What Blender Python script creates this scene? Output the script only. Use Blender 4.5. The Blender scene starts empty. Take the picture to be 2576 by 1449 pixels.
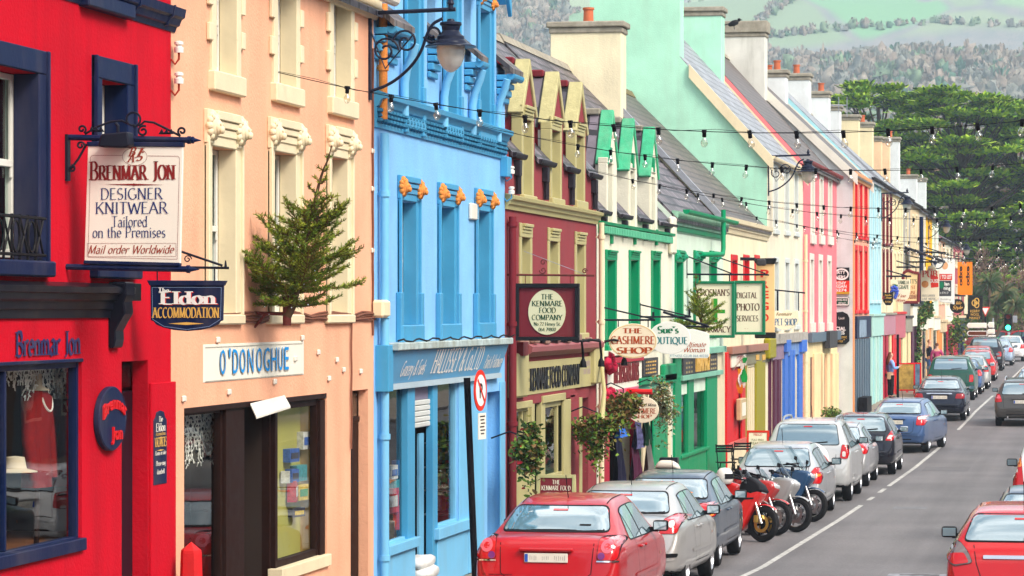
import bpy, bmesh, math, random
from mathutils import Vector, Matrix
from mathutils.bvhtree import BVHTree
R = math.radians
random.seed(7)
S = bpy.context.scene
C = S.collection
F, XV, YV, H = 7900.0, 2770.0, 780.0, 3.55      # lens and street vanishing point as measured on the photo (2576 wide)
TH = math.atan((XV - 1288) / F)
CS, SN = math.cos(TH), math.sin(TH)
KF = F / CS
cam_d = bpy.data.cameras.new('camera')
cam = bpy.data.objects.new('camera', cam_d)
C.objects.link(cam)
cam.location = (0, 0, H)
cam.rotation_euler = (R(90), 0, TH)
cam_d.sensor_width = 36
cam_d.lens = F / 2576 * 36
cam_d.shift_y = (YV - 724.5) / 2576
cam_d.clip_start, cam_d.clip_end = 0.5, 9000
cam_d.dof.use_dof = True
cam_d.dof.focus_distance = 40
cam_d.dof.aperture_fstop = 16
S.camera = cam
SUN_EL, SUN_AZ = 44, 122      # azimuth in degrees clockwise from +Y
W = bpy.data.worlds.new('World')
S.world = W
W.use_nodes = True
wn = W.node_tree.nodes
sky = wn.new('ShaderNodeTexSky')
sky.sky_type = 'NISHITA'
sky.sun_disc = False
sky.sun_elevation = R(SUN_EL)
sky.sun_rotation = R(SUN_AZ)
sky.air_density = 1.0
sky.dust_density = 4.0
sky.ozone_density = 0.6
bg = wn['Background']
bg.inputs['Strength'].default_value = 0.08
wl = W.node_tree.links.new
wt = wn.new('ShaderNodeTexCoord'); wp = wn.new('ShaderNodeMapping'); wp.inputs['Scale'].default_value = (1, 1, 2.2)
wz = wn.new('ShaderNodeTexNoise'); wz.inputs['Scale'].default_value = 2.6; wz.inputs['Detail'].default_value = 7
wr = wn.new('ShaderNodeMapRange'); wr.inputs[1].default_value, wr.inputs[2].default_value = .40, .62
wh = wn.new('ShaderNodeMapRange'); wh.inputs[1].default_value, wh.inputs[2].default_value = .35, .75; wh.inputs[3].default_value, wh.inputs[4].default_value = 5.5, 13.
wc = wn.new('ShaderNodeCombineColor'); wx = wn.new('ShaderNodeMix'); wx.data_type = 'RGBA'
wl(wt.outputs['Generated'], wp.inputs[0]); wl(wp.outputs[0], wz.inputs['Vector']); wl(wz.outputs['Fac'], wr.inputs[0]); wl(wz.outputs['Fac'], wh.inputs[0])
for i in range(3): wl(wh.outputs[0], wc.inputs[i])
wl(wr.outputs[0], wx.inputs[0]); wl(sky.outputs[0], wx.inputs[6]); wl(wc.outputs[0], wx.inputs[7]); wl(wx.outputs[2], bg.inputs[0])
sd = bpy.data.lights.new('sun', 'SUN')
sd.energy = 1.5
sd.angle = R(22)
sd.color = (1.0, 0.93, 0.84)
sun = bpy.data.objects.new('sun', sd)
C.objects.link(sun)
_d = Vector((math.sin(R(SUN_AZ)) * math.cos(R(SUN_EL)), math.cos(R(SUN_AZ)) * math.cos(R(SUN_EL)), math.sin(R(SUN_EL))))
sun.rotation_euler = (-_d).to_track_quat('-Z', 'Y').to_euler()
S.view_settings.view_transform = 'Standard'
S.view_settings.look = 'None'
S.view_settings.gamma = 1
S.view_settings.use_curve_mapping = False
S.view_settings.exposure = 1.45
S.cycles.max_bounces = 8
S.cycles.transparent_max_bounces = 24
S.cycles.volume_bounces = 3
S.cycles.use_denoising = True
LF = 8.79
def zc_f(x, L=LF): return KF * L / (XV - x)
def fy(x, L=LF): return (zc_f(x, L) - L * SN) / CS
def fz(x, y, L=LF): return H - (y - YV) * zc_f(x, L) / F
def fp(x, y, L=LF): return (-L, fy(x, L), fz(x, y, L))
def spt(s, x, y):                      # point on the plane across the street at distance s
 L = (XV - x) * s * CS / (KF - (XV - x) * SN)
 zc = s * CS + L * SN
 return (-L, s, H - (y - YV) * zc / F)
_gp = [(-50, 0), (32, 0), (40, -.11), (44, -.19), (48, -.28), (60, -.34), (80, -.34), (90, -.26), (100, -.12), (112, .08), (125, .18), (150, .38), (180, .65), (230, .95), (320, 1.2), (9999, 1.2)]
def gz(s):                             # pavement height
 for (a, u), (b, v) in zip(_gp, _gp[1:]):
  if s <= b:
   t = max(0, (s - a) / (b - a))
   return u + (v - u) * t
 return 1.2
ROAD = -0.11
def rz(s): return gz(s) + ROAD
def lin(c): return c / 12.92 if c <= .04045 else ((c + .055) / 1.055) ** 2.4
def hx(h, k=1.0): return tuple(min(1, lin(int(h[i:i + 2], 16) / 255) * k) for i in (0, 2, 4))
_M = {}
def nd(nt, t, **kw):
 n = nt.nodes.new(t)
 for k, v in kw.items():
  if k in n.inputs: n.inputs[k].default_value = v
  else: setattr(n, k, v)
 return n
def mat(key, col=None, rough=.6, var=.12, sc=1.6, bump=.0, bsc=40., metal=0., coat=0., streak=0., dirt=(.25, .2, .15), spec=.1, emit=None, trans=0.):
 if key in _M: return _M[key]
 m = bpy.data.materials.new(key)
 m.use_nodes = True
 nt = m.node_tree
 P = nt.nodes['Principled BSDF']
 if isinstance(col, str): col = hx(col, .85)
 P.inputs['Roughness'].default_value = rough
 P.inputs['Metallic'].default_value = metal
 P.inputs['Coat Weight'].default_value = coat
 P.inputs['Coat Roughness'].default_value = .04
 P.inputs['Specular IOR Level'].default_value = spec
 P.inputs['Transmission Weight'].default_value = trans
 P.inputs['Base Color'].default_value = (*col, 1)
 if emit:
  P.inputs['Emission Color'].default_value = (*col, 1)
  P.inputs['Emission Strength'].default_value = emit
 tc = nd(nt, 'ShaderNodeTexCoord')
 L = nt.links.new
 if var > 0:
  n1 = nd(nt, 'ShaderNodeTexNoise', Scale=sc, Detail=6.0, Roughness=.62)
  L(tc.outputs['Object'], n1.inputs['Vector'])
  mr = nd(nt, 'ShaderNodeMapRange')
  mr.inputs[1].default_value, mr.inputs[2].default_value = .25, .75
  mr.inputs[3].default_value, mr.inputs[4].default_value = 1 - var, 1 + var * .5
  L(n1.outputs['Fac'], mr.inputs[0])
  mx = nd(nt, 'ShaderNodeMix', data_type='RGBA', blend_type='MULTIPLY')
  mx.inputs[0].default_value = 1
  mx.inputs[6].default_value = (*col, 1)
  L(mr.outputs[0], mx.inputs[7])
  out = mx.outputs[2]
  if streak > 0:
   mp = nd(nt, 'ShaderNodeMapping')
   mp.inputs['Scale'].default_value = (1.5, 1.5, .2)
   L(tc.outputs['Object'], mp.inputs['Vector'])
   n2 = nd(nt, 'ShaderNodeTexNoise', Scale=1.3, Detail=5.0, Roughness=.7)
   L(mp.outputs[0], n2.inputs['Vector'])
   m2 = nd(nt, 'ShaderNodeMapRange')
   m2.inputs[1].default_value, m2.inputs[2].default_value = .47, .74
   m2.inputs[3].default_value, m2.inputs[4].default_value = 0, streak
   L(n2.outputs['Fac'], m2.inputs[0])
   x2 = nd(nt, 'ShaderNodeMix', data_type='RGBA')
   L(m2.outputs[0], x2.inputs[0])
   L(out, x2.inputs[6])
   x2.inputs[7].default_value = (*dirt, 1)
   out = x2.outputs[2]
  L(out, P.inputs['Base Color'])
  r2 = nd(nt, 'ShaderNodeMapRange')
  r2.inputs[3].default_value, r2.inputs[4].default_value = rough * .8, min(1, rough * 1.2)
  L(n1.outputs['Fac'], r2.inputs[0])
  L(r2.outputs[0], P.inputs['Roughness'])
 if bump > 0:
  n3 = nd(nt, 'ShaderNodeTexNoise', Scale=bsc, Detail=4.0)
  L(tc.outputs['Object'], n3.inputs['Vector'])
  b = nd(nt, 'ShaderNodeBump', Strength=bump, Distance=.02)
  L(n3.outputs['Fac'], b.inputs['Height'])
  L(b.outputs[0], P.inputs['Normal'])
 _M[key] = m
 return m
def wallp(key, col, dirt=(.3, .26, .2), streak=.25): return mat(key, col, rough=.75, var=.17, sc=1.1, bump=.35, bsc=30, streak=streak, dirt=dirt, spec=.04)
def gloss(key, col): return mat(key, col, rough=.42, var=.1, sc=2, bump=.1, bsc=15, streak=.15, spec=.07)
def glass_mat(key, tint=(.8, .88, .86), refl=.9, rough=.01):
 if key in _M: return _M[key]
 m = bpy.data.materials.new(key)
 m.use_nodes = True
 nt = m.node_tree
 nt.nodes.remove(nt.nodes['Principled BSDF'])
 o = nt.nodes['Material Output']
 t = nd(nt, 'ShaderNodeBsdfTransparent', Color=(*tint, 1))
 g = nd(nt, 'ShaderNodeBsdfGlossy', Roughness=rough)
 lw = nd(nt, 'ShaderNodeLayerWeight', Blend=.5)
 pw = nd(nt, 'ShaderNodeMath', operation='POWER')
 pw.inputs[1].default_value = 5
 fr = nd(nt, 'ShaderNodeMath', operation='MULTIPLY_ADD')
 fr.inputs[1].default_value, fr.inputs[2].default_value = .94, .05
 mu = nd(nt, 'ShaderNodeMath', operation='MULTIPLY')
 mu.inputs[1].default_value = refl
 tc = nd(nt, 'ShaderNodeTexCoord')
 nz = nd(nt, 'ShaderNodeTexNoise', Scale=1.4, Detail=1.0)
 b = nd(nt, 'ShaderNodeBump', Strength=.06, Distance=.03)
 x = nd(nt, 'ShaderNodeMixShader')
 L = nt.links.new
 L(tc.outputs['Object'], nz.inputs['Vector']); L(nz.outputs['Fac'], b.inputs['Height'])
 L(b.outputs[0], g.inputs['Normal'])
 L(lw.outputs['Facing'], pw.inputs[0]); L(pw.outputs[0], fr.inputs[0])
 L(fr.outputs[0], mu.inputs[0]); L(mu.outputs[0], x.inputs[0]); L(t.outputs[0], x.inputs[1]); L(g.outputs[0], x.inputs[2])
 L(x.outputs[0], o.inputs['Surface'])
 _M[key] = m
 return m
def slate_mat(key, c1, c2, mortar, moss=0., w=.42, h=.26):
 if key in _M: return _M[key]
 m = bpy.data.materials.new(key)
 m.use_nodes = True
 nt = m.node_tree
 P = nt.nodes['Principled BSDF']
 L = nt.links.new
 tc = nd(nt, 'ShaderNodeTexCoord')
 sx = nd(nt, 'ShaderNodeSeparateXYZ')
 L(tc.outputs['Object'], sx.inputs[0])
 k = nd(nt, 'ShaderNodeMath', operation='MULTIPLY')
 k.inputs[1].default_value = 1.45
 L(sx.outputs['X'], k.inputs[0])
 cb = nd(nt, 'ShaderNodeCombineXYZ')
 L(sx.outputs['Y'], cb.inputs['X']); L(k.outputs[0], cb.inputs['Y'])
 dn = nd(nt, 'ShaderNodeTexNoise', Scale=3.0, Detail=2.0)
 L(cb.outputs[0], dn.inputs['Vector'])
 va = nd(nt, 'ShaderNodeMix', data_type='RGBA', blend_type='LINEAR_LIGHT')
 va.inputs[0].default_value = .035
 L(cb.outputs[0], va.inputs[6]); L(dn.outputs['Color'], va.inputs[7])
 br = nd(nt, 'ShaderNodeTexBrick', Scale=1.0)
 br.inputs['Color1'].default_value = (*c1, 1)
 br.inputs['Color2'].default_value = (*c2, 1)
 br.inputs['Mortar'].default_value = (*mortar, 1)
 br.inputs['Mortar Size'].default_value = .042
 br.inputs['Mortar Smooth'].default_value = .3
 br.inputs['Brick Width'].default_value = w
 br.inputs['Row Height'].default_value = h
 L(va.outputs[2], br.inputs['Vector'])
 nz = nd(nt, 'ShaderNodeTexNoise', Scale=1.2, Detail=7.0, Roughness=.7)
 L(tc.outputs['Object'], nz.inputs['Vector'])
 mr = nd(nt, 'ShaderNodeMapRange')
 mr.inputs[1].default_value, mr.inputs[2].default_value = .3, .7
 mr.inputs[3].default_value, mr.inputs[4].default_value = .5, 1.3
 L(nz.outputs['Fac'], mr.inputs[0])
 mx = nd(nt, 'ShaderNodeMix', data_type='RGBA', blend_type='MULTIPLY')
 mx.inputs[0].default_value = 1
 L(br.outputs['Color'], mx.inputs[6]); L(mr.outputs[0], mx.inputs[7])
 n2 = nd(nt, 'ShaderNodeTexNoise', Scale=.8, Detail=8.0, Roughness=.75)
 L(tc.outputs['Object'], n2.inputs['Vector'])
 m3 = nd(nt, 'ShaderNodeMapRange')
 m3.inputs[1].default_value, m3.inputs[2].default_value = .58, .72
 m3.inputs[3].default_value, m3.inputs[4].default_value = 0, moss
 L(n2.outputs['Fac'], m3.inputs[0])
 x3 = nd(nt, 'ShaderNodeMix', data_type='RGBA')
 L(m3.outputs[0], x3.inputs[0]); L(mx.outputs[2], x3.inputs[6])
 x3.inputs[7].default_value = (.2, .19, .12, 1)
 L(x3.outputs[2], P.inputs['Base Color'])
 P.inputs['Roughness'].default_value = .5
 b = nd(nt, 'ShaderNodeBump', Strength=.6, Distance=.02)
 L(br.outputs['Fac'], b.inputs['Height'])
 b.invert = True
 L(b.outputs[0], P.inputs['Normal'])
 _M[key] = m
 return m
def V3(*a): return Vector(a)
class MB:
 def __init__(s): s.v, s.f, s.mi, s.cur = [], [], [], 0
 def add(s, vs, fs):
  b = len(s.v)
  s.v += [tuple(p) for p in vs]
  s.f += [tuple(b + i for i in f) for f in fs]
  s.mi += [s.cur] * len(fs)
  return s
 def quad(s, a, b, c, d): return s.add([a, b, c, d], [(0, 1, 2, 3)])
 def box(s, x0, x1, y0, y1, z0, z1):
  x0, x1 = min(x0, x1), max(x0, x1); y0, y1 = min(y0, y1), max(y0, y1); z0, z1 = min(z0, z1), max(z0, z1)
  return s.add([(x0, y0, z0), (x1, y0, z0), (x1, y1, z0), (x0, y1, z0), (x0, y0, z1), (x1, y0, z1), (x1, y1, z1), (x0, y1, z1)],
                     [(0, 3, 2, 1), (4, 5, 6, 7), (0, 1, 5, 4), (1, 2, 6, 5), (2, 3, 7, 6), (3, 0, 4, 7)])
 def prism(s, pts, vec):
  n = len(pts); vec = Vector(vec)
  a = [Vector(p) for p in pts]
  nrm = Vector((0, 0, 0))
  for i in range(n): nrm += a[i].cross(a[(i + 1) % n])
  if nrm.dot(vec) > 0: a = a[::-1]
  b = [p + vec for p in a]
  return s.add(a + b, [tuple(range(n)), tuple(range(2 * n - 1, n - 1, -1))] + [((i + 1) % n, i, n + i, n + (i + 1) % n) for i in range(n)])
 def tube(s, path, r, n=8, caps=True):
  P = [Vector(p) for p in path]; m = len(P)
  rs = r if isinstance(r, (list, tuple)) else [r] * m
  vs = []; up = None
  for i in range(m):
   t = (P[min(i + 1, m - 1)] - P[max(i - 1, 0)]).normalized()
   if up is None:
    up = Vector((0, 0, 1)) if abs(t.z) < .9 else Vector((0, 1, 0))
   u = (up - t * up.dot(t))
   if u.length < 1e-6: u = t.orthogonal()
   u.normalize(); w = t.cross(u); up = u
   for k in range(n):
    a = 2 * math.pi * k / n
    vs.append(P[i] + (u * math.cos(a) + w * math.sin(a)) * rs[i])
  fs = [(i * n + k, i * n + (k + 1) % n, (i + 1) * n + (k + 1) % n, (i + 1) * n + k) for i in range(m - 1) for k in range(n)]
  if caps: fs += [tuple(range(n - 1, -1, -1)), tuple(range((m - 1) * n, m * n))]
  return s.add(vs, fs)
 def lathe(s, prof, c=(0, 0, 0), n=16, M=None, arc=None):
  vs, fs, m = [], [], len(prof)
  for k in range(n):
   a = 2 * math.pi * k / n
   for r, z in prof:
    p = Vector((r * math.cos(a), r * math.sin(a), z))
    if M: p = M @ p
    vs.append(p + Vector(c))
  for k in range(n):
   q = (k + 1) % n
   for i in range(m - 1):
    fs.append((k * m + i, q * m + i, q * m + i + 1, k * m + i + 1))
  return s.add(vs, fs)
 def disc(s, c, r, ax, h, n=24, rx=None):      # solid disc, axis 'X','Y','Z', thickness h
  M = {'Z': Matrix(), 'X': Matrix.Rotation(R(90), 4, 'Y'), 'Y': Matrix.Rotation(R(-90), 4, 'X')}[ax]
  return s.lathe([(0, 0), (r, 0), (r, h), (0, h)], c, n, M)
 def xf(s, M):
  s.v = [tuple(M @ Vector(p)) for p in s.v]
  return s
 def build(s, name, mats, parent=None, smooth=None, bevel=0, seg=1, weld=False):
  me = bpy.data.meshes.new(name)
  o = bpy.data.objects.new(name, me)
  C.objects.link(o)
  org = V3(0, 0, 0)
  if parent is not None:
   o.parent = parent
   org = ORG.get(parent.name, org)
  ORG[o.name] = org
  me.from_pydata([tuple(Vector(p) - org) for p in s.v], [], s.f)
  for m in (mats if isinstance(mats, (list, tuple)) else [mats]): me.materials.append(m)
  me.polygons.foreach_set('material_index', s.mi)
  if weld:
   bm = bmesh.new(); bm.from_mesh(me); bmesh.ops.remove_doubles(bm, verts=bm.verts, dist=1e-4); bm.to_mesh(me); bm.free()
  if bevel:
   bm = bmesh.new(); bm.from_mesh(me)
   es = [e for e in bm.edges if len(e.link_faces) == 2 and e.calc_face_angle(0) > R(35)]
   bmesh.ops.bevel(bm, geom=es, offset=bevel, segments=seg, affect='EDGES', profile=.5, clamp_overlap=True)
   bm.to_mesh(me); bm.free()
  if smooth:
   me.polygons.foreach_set('use_smooth', [True] * len(me.polygons))
   me.set_sharp_from_angle(angle=R(smooth))
  me.update()
  return o
ORG = {}
def tag(o, label, cat, group=None, kind=None):
 if label: o['label'] = label
 if cat: o['category'] = cat
 if group: o['group'] = group
 if kind: o['kind'] = kind
 return o
def thing(name, label, cat, loc=(0, 0, 0), group=None, rot=0, local=False):
 o = bpy.data.objects.new(name, None)
 C.objects.link(o)
 o.location = loc
 o.rotation_euler = (0, 0, rot)
 o.empty_display_size = .2
 ORG[o.name] = V3(0, 0, 0) if local else Vector(loc)
 return tag(o, label, cat, group)
def solo(o, label, cat, group=None): return tag(o, label, cat, group)
def structure(o):
 o['kind'] = 'structure'
 return o
def _arc(cx, cy, rx, ry, a0, a1, n=10):
 return [(cx + rx * math.cos(R(a0 + (a1 - a0) * i / n)), cy + ry * math.sin(R(a0 + (a1 - a0) * i / n))) for i in range(n + 1)]
A_ = _arc
GL = {
 'A': (.74, [[(.04, 0), (.37, 1)], [(.35, 1), (.70, 0)], [(.16, .36), (.56, .36)]]),
 'B': (.64, [[(.12, 0), (.12, 1)], [(.12, 1)] + A_(.3, .76, .22, .24, 90, -90) + [(.12, .52)], [(.12, .52)] + A_(.32, .26, .26, .26, 90, -90) + [(.12, 0)]]),
 'C': (.7, [A_(.4, .5, .34, .5, 52, 308, 16)]),
 'D': (.74, [[(.12, 0), (.12, 1)], [(.12, 1)] + A_(.3, .5, .38, .5, 90, -90, 14) + [(.12, 0)]]),
 'E': (.58, [[(.12, 0), (.12, 1)], [(.12, 1), (.5, 1)], [(.12, .52), (.42, .52)], [(.12, 0), (.54, 0)]]),
 'F': (.55, [[(.12, 0), (.12, 1)], [(.12, 1), (.5, 1)], [(.12, .52), (.42, .52)]]),
 'G': (.76, [A_(.4, .5, .34, .5, 52, 340, 18), [(.68, .1), (.68, .42)], [(.5, .42), (.76, .42)]]),
 'H': (.76, [[(.12, 0), (.12, 1)], [(.64, 0), (.64, 1)], [(.12, .52), (.64, .52)]]),
 'I': (.3, [[(.15, 0), (.15, 1)]]),
 'J': (.42, [[(.3, 1), (.3, .12)] + A_(.12, .12, .18, .2, 0, -100, 6)]),
 'K': (.7, [[(.12, 0), (.12, 1)], [(.12, .42), (.6, 1)], [(.28, .58), (.66, 0)]]),
 'L': (.56, [[(.12, 0), (.12, 1)], [(.12, 0), (.52, 0)]]),
 'M': (.9, [[(.12, 0), (.14, 1)], [(.14, 1), (.45, .05)], [(.45, .05), (.76, 1)], [(.76, 1), (.78, 0)]]),
 'N': (.78, [[(.12, 0), (.12, 1)], [(.12, 1), (.66, 0)], [(.66, 0), (.66, 1)]]),
 'O': (.78, [A_(.39, .5, .34, .5, 0, 360, 24)]),
 'P': (.6, [[(.12, 0), (.12, 1)], [(.12, 1)] + A_(.3, .74, .25, .26, 90, -90) + [(.12, .48)]]),
 'Q': (.8, [A_(.39, .5, .34, .5, 0, 360, 24), [(.4, .12), (.78, -.2)]]),
 'R': (.68, [[(.12, 0), (.12, 1)], [(.12, 1)] + A_(.3, .75, .24, .25, 90, -90) + [(.12, .5)], [(.32, .5), (.66, 0)]]),
 'S': (.56, [A_(.29, .74, .2, .26, 40, 270, 12) + A_(.27, .25, .23, .25, 88, -140, 12)]),
 'T': (.64, [[(.32, 0), (.32, 1)], [(.02, 1), (.62, 1)]]),
 'U': (.74, [[(.12, 1), (.12, .3)] + A_(.37, .3, .25, .3, 180, 360, 10) + [(.62, 1)]]),
 'V': (.72, [[(.04, 1), (.36, 0)], [(.36, 0), (.68, 1)]]),
 'W': (1.0, [[(.04, 1), (.28, 0)], [(.28, 0), (.5, .9)], [(.5, .9), (.74, 0)], [(.74, 0), (.98, 1)]]),
 'X': (.7, [[(.06, 1), (.64, 0)], [(.06, 0), (.64, 1)]]),
 'Y': (.68, [[(.04, 1), (.34, .45)], [(.66, 1), (.34, .45)], [(.34, .45), (.34, 0)]]),
 'Z': (.62, [[(.06, 1), (.56, 1)], [(.56, 1), (.06, 0)], [(.06, 0), (.58, 0)]]),
 'a': (.5, [A_(.23, .48, .16, .16, 150, 0, 8) + [(.39, .1), (.48, .02)], [(.39, .36)] + A_(.22, .18, .16, .18, 80, 290, 10) + [(.39, .14)]]),
 'b': (.54, [[(.1, 0), (.1, 1)], A_(.28, .32, .2, .32, 140, -140, 14)]),
 'c': (.46, [A_(.26, .32, .2, .32, 55, 305, 14)]),
 'd': (.54, [[(.44, 0), (.44, 1)], A_(.25, .32, .2, .32, 40, 320, 14)]),
 'e': (.48, [[(.06, .36), (.43, .36)] + A_(.25, .34, .19, .3, 0, 310, 16)]),
 'f': (.34, [[(.14, 0), (.14, .8)] + A_(.3, .8, .16, .2, 180, 60, 6), [(.02, .62), (.3, .62)]]),
 'g': (.5, [A_(.24, .4, .17, .23, 0, 360, 16), [(.41, .62), (.41, -.1)] + A_(.22, -.1, .19, .18, 0, -150, 8)]),
 'h': (.54, [[(.1, 0), (.1, 1)], A_(.27, .42, .17, .2, 160, 0, 8) + [(.44, 0)]]),
 'i': (.24, [[(.12, 0), (.12, .62)], [(.12, .8), (.12, .9)]]),
 'j': (.26, [[(.14, .62), (.14, -.1)] + A_(.02, -.1, .12, .16, 0, -90, 5), [(.14, .8), (.14, .9)]]),
 'k': (.52, [[(.1, 0), (.1, 1)], [(.1, .26), (.42, .62)], [(.22, .38), (.48, 0)]]),
 'l': (.24, [[(.12, 0), (.12, 1)]]),
 'm': (.82, [[(.1, 0), (.1, .62)], A_(.25, .42, .15, .2, 160, 0, 8) + [(.4, 0)], A_(.56, .42, .15, .2, 160, 0, 8) + [(.71, 0)]]),
 'n': (.54, [[(.1, 0), (.1, .62)], A_(.27, .42, .17, .2, 160, 0, 8) + [(.44, 0)]]),
 'o': (.52, [A_(.26, .32, .2, .32, 0, 360, 20)]),
 'p': (.54, [[(.1, -.3), (.1, .62)], A_(.28, .32, .2, .32, 140, -140, 14)]),
 'q': (.54, [[(.44, -.3), (.44, .62)], A_(.25, .32, .2, .32, 40, 320, 14)]),
 'r': (.38, [[(.1, 0), (.1, .62)], A_(.27, .42, .17, .2, 160, 40, 6)]),
 's': (.4, [A_(.21, .47, .13, .15, 40, 270, 8) + A_(.19, .16, .15, .16, 88, -140, 8)]),
 't': (.34, [[(.14, .85), (.14, .14)] + A_(.26, .14, .12, .14, 180, 290, 5), [(.02, .62), (.3, .62)]]),
 'u': (.54, [[(.1, .62), (.1, .2)] + A_(.26, .2, .16, .2, 180, 340, 8), [(.44, .62), (.44, 0)]]),
 'v': (.5, [[(.04, .62), (.25, 0)], [(.25, 0), (.47, .62)]]),
 'w': (.74, [[(.04, .62), (.2, 0)], [(.2, 0), (.37, .58)], [(.37, .58), (.54, 0)], [(.54, 0), (.71, .62)]]),
 'x': (.5, [[(.05, .62), (.45, 0)], [(.05, 0), (.45, .62)]]),
 'y': (.5, [[(.04, .62), (.25, .02)], [(.47, .62), (.2, -.2), (.06, -.3)]]),
 'z': (.44, [[(.05, .62), (.4, .62)], [(.4, .62), (.05, 0)], [(.05, 0), (.42, 0)]]),
 '0': (.56, [A_(.28, .5, .22, .5, 0, 360, 20)]), '1': (.36, [[(.2, 0), (.2, 1)], [(.2, 1), (.06, .82)]]),
 '2': (.54, [A_(.27, .74, .2, .26, 160, -30, 10) + [(.06, 0), (.5, 0)]]),
 '3': (.52, [A_(.24, .75, .19, .25, 150, -90, 10), A_(.24, .26, .22, .26, 90, -150, 10)]),
 '4': (.56, [[(.4, 0), (.4, 1)], [(.4, 1), (.04, .3)], [(.04, .3), (.54, .3)]]),
 '5': (.52, [[(.46, 1), (.12, 1)], [(.12, 1), (.1, .56)], A_(.25, .3, .22, .3, 130, -150, 12)]),
 '6': (.54, [[(.42, .98)] + A_(.34, .45, .28, .5, 110, 190, 6) , A_(.28, .3, .21, .3, 0, 360, 16)]),
 '7': (.5, [[(.05, 1), (.48, 1)], [(.48, 1), (.18, 0)]]),
 '8': (.54, [A_(.27, .75, .18, .25, 0, 360, 16), A_(.27, .25, .22, .25, 0, 360, 16)]),
 '9': (.54, [A_(.26, .7, .21, .3, 0, 360, 16), [(.47, .7), (.4, .2), (.16, 0)]]),
 "'": (.2, [[(.1, .75), (.1, 1)]]), '.': (.22, [[(.1, 0), (.1, .1)]]), '-': (.36, [[(.06, .4), (.3, .4)]]), '/': (.4, [[(.04, -.05), (.36, 1.05)]]),
 '&': (.76, [[(.7, 0), (.2, .62)] + A_(.3, .8, .13, .2, 200, -60, 8) + [(.12, .4)] + A_(.28, .22, .22, .22, 150, 330, 8) + [(.66, .5)]]),
 ' ': (.32, []),
}
def serif_strokes(text, h, width=None, thick=.15, thin=.055, nib=18, slant=0, track=.04, serif=True, small=None):
 """polygons (list of 2D point lists) of a line of text, cap height h, centred on 0 along x, baseline 0"""
 polys, x = [], 0.
 for ch in text:
  sc = 1.
  if small and ch.islower():      # small capitals
   ch, sc = ch.upper(), small
  adv, strokes = GL.get(ch, GL[' '])
  for st in strokes:
   pts = [Vector((p[0] * sc, p[1] * sc)) for p in st]
   pts = [p for i, p in enumerate(pts) if i == 0 or (p - pts[i - 1]).length > 1e-4]
   if len(pts) < 2: continue
   closed = (pts[0] - pts[-1]).length < 1e-3 and len(pts) > 3
   n = len(pts); Lp, Rp = [], []
   for i in range(n):
    a, b = pts[max(i - 1, 0)], pts[min(i + 1, n - 1)]
    if closed and i in (0, n - 1): a, b = pts[n - 2], pts[1]
    t = (b - a).normalized(); nn = Vector((-t.y, t.x))
    ang = math.degrees(math.atan2(t.y, t.x))
    w = thin + (thick - thin) * abs(math.sin(R(ang - nib)))
    if abs(t.y) < .12: w = max(thin, w * .8)
    Lp.append(pts[i] + nn * w / 2); Rp.append(pts[i] - nn * w / 2)
   for i in range(n - 1):
    polys.append([(p.x + x, p.y) for p in (Rp[i], Rp[i + 1], Lp[i + 1], Lp[i])])
   if serif and not closed:
    for e, o in ((0, 1), (-1, -2)):
     p, q = pts[e], pts[o]
     t = (p - q).normalized()
     if abs(t.y) > .75 and (abs(p.y) < .02 or abs(p.y - sc) < .02 or abs(p.y - .62) < .02 or p.y < -.25):
      sw, d = thick * .95, thin * .45
      yy = p.y + (d if p.y < .02 else -d)
      polys.append([(p.x + x + u, yy + v) for u, v in ((-sw, -d), (sw, -d), (sw, d), (-sw, d))])
  x += (adv + track) * sc
 k = h
 kx = h if width is None else width / max(x, .01)
 return [[((px - x / 2 + slant * py) * kx, py * k) for px, py in p] for p in polys]
def ser(mb, text, h, U, Vv, origin, normal, **kw):
 """serif line into mb; U right, Vv up, origin = centre of the baseline"""
 U, Vv, O, N = Vector(U), Vector(Vv), Vector(origin), Vector(normal)
 for i, p in enumerate(serif_strokes(text, h, **kw)):
  off = N * (.0012 + .00035 * (i % 7))
  mb.add([O + U * a + Vv * b + off for a, b in p], [(0, 1, 2, 3)])
 return mb
_fc = {}
def sans(mb, text, h, U, Vv, origin, normal, width=None, bold=0., depth=0., slant=0., arch=0.):
 """built-in face; origin = centre of the baseline, h = capital height"""
 if (text, bold) not in _fc:
  cu = bpy.data.curves.new('type', 'FONT')
  cu.body = text; cu.size = 1; cu.align_x = 'CENTER'; cu.resolution_u = 3; cu.offset = bold
  ob = bpy.data.objects.new('type', cu)
  me = bpy.data.meshes.new_from_object(ob)
  _fc[(text, bold)] = ([v.co.to_2d() for v in me.vertices], [tuple(p.vertices) for p in me.polygons])
  bpy.data.objects.remove(ob); bpy.data.curves.remove(cu); bpy.data.meshes.remove(me)
 vs, fs = _fc[(text, bold)]
 if not vs: return mb
 x0, x1 = min(v.x for v in vs), max(v.x for v in vs)
 k = h / .72
 kx = k if width is None else width / (x1 - x0)
 U, Vv, O, N = Vector(U), Vector(Vv), Vector(origin), Vector(normal)
 mid = (x0 + x1) / 2
 pos = [O + U * ((v.x - mid + slant * v.y) * kx) + Vv * (v.y * k + arch * (1 - ((v.x - mid) / (x1 - x0) * 2) ** 2)) for v in vs]
 if depth:
  ct = {}
  for f in fs:
   for a, b in zip(f, f[1:] + f[:1]): ct[(a, b)] = 1
  n = len(pos)
  side = [(b, a, a + n, b + n) for a, b in ct if (b, a) not in ct]
  mb.add([p + N * depth for p in pos] + pos, fs + side)
 else:
  mb.add([p + N * .002 for p in pos], fs)
 return mb
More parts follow.
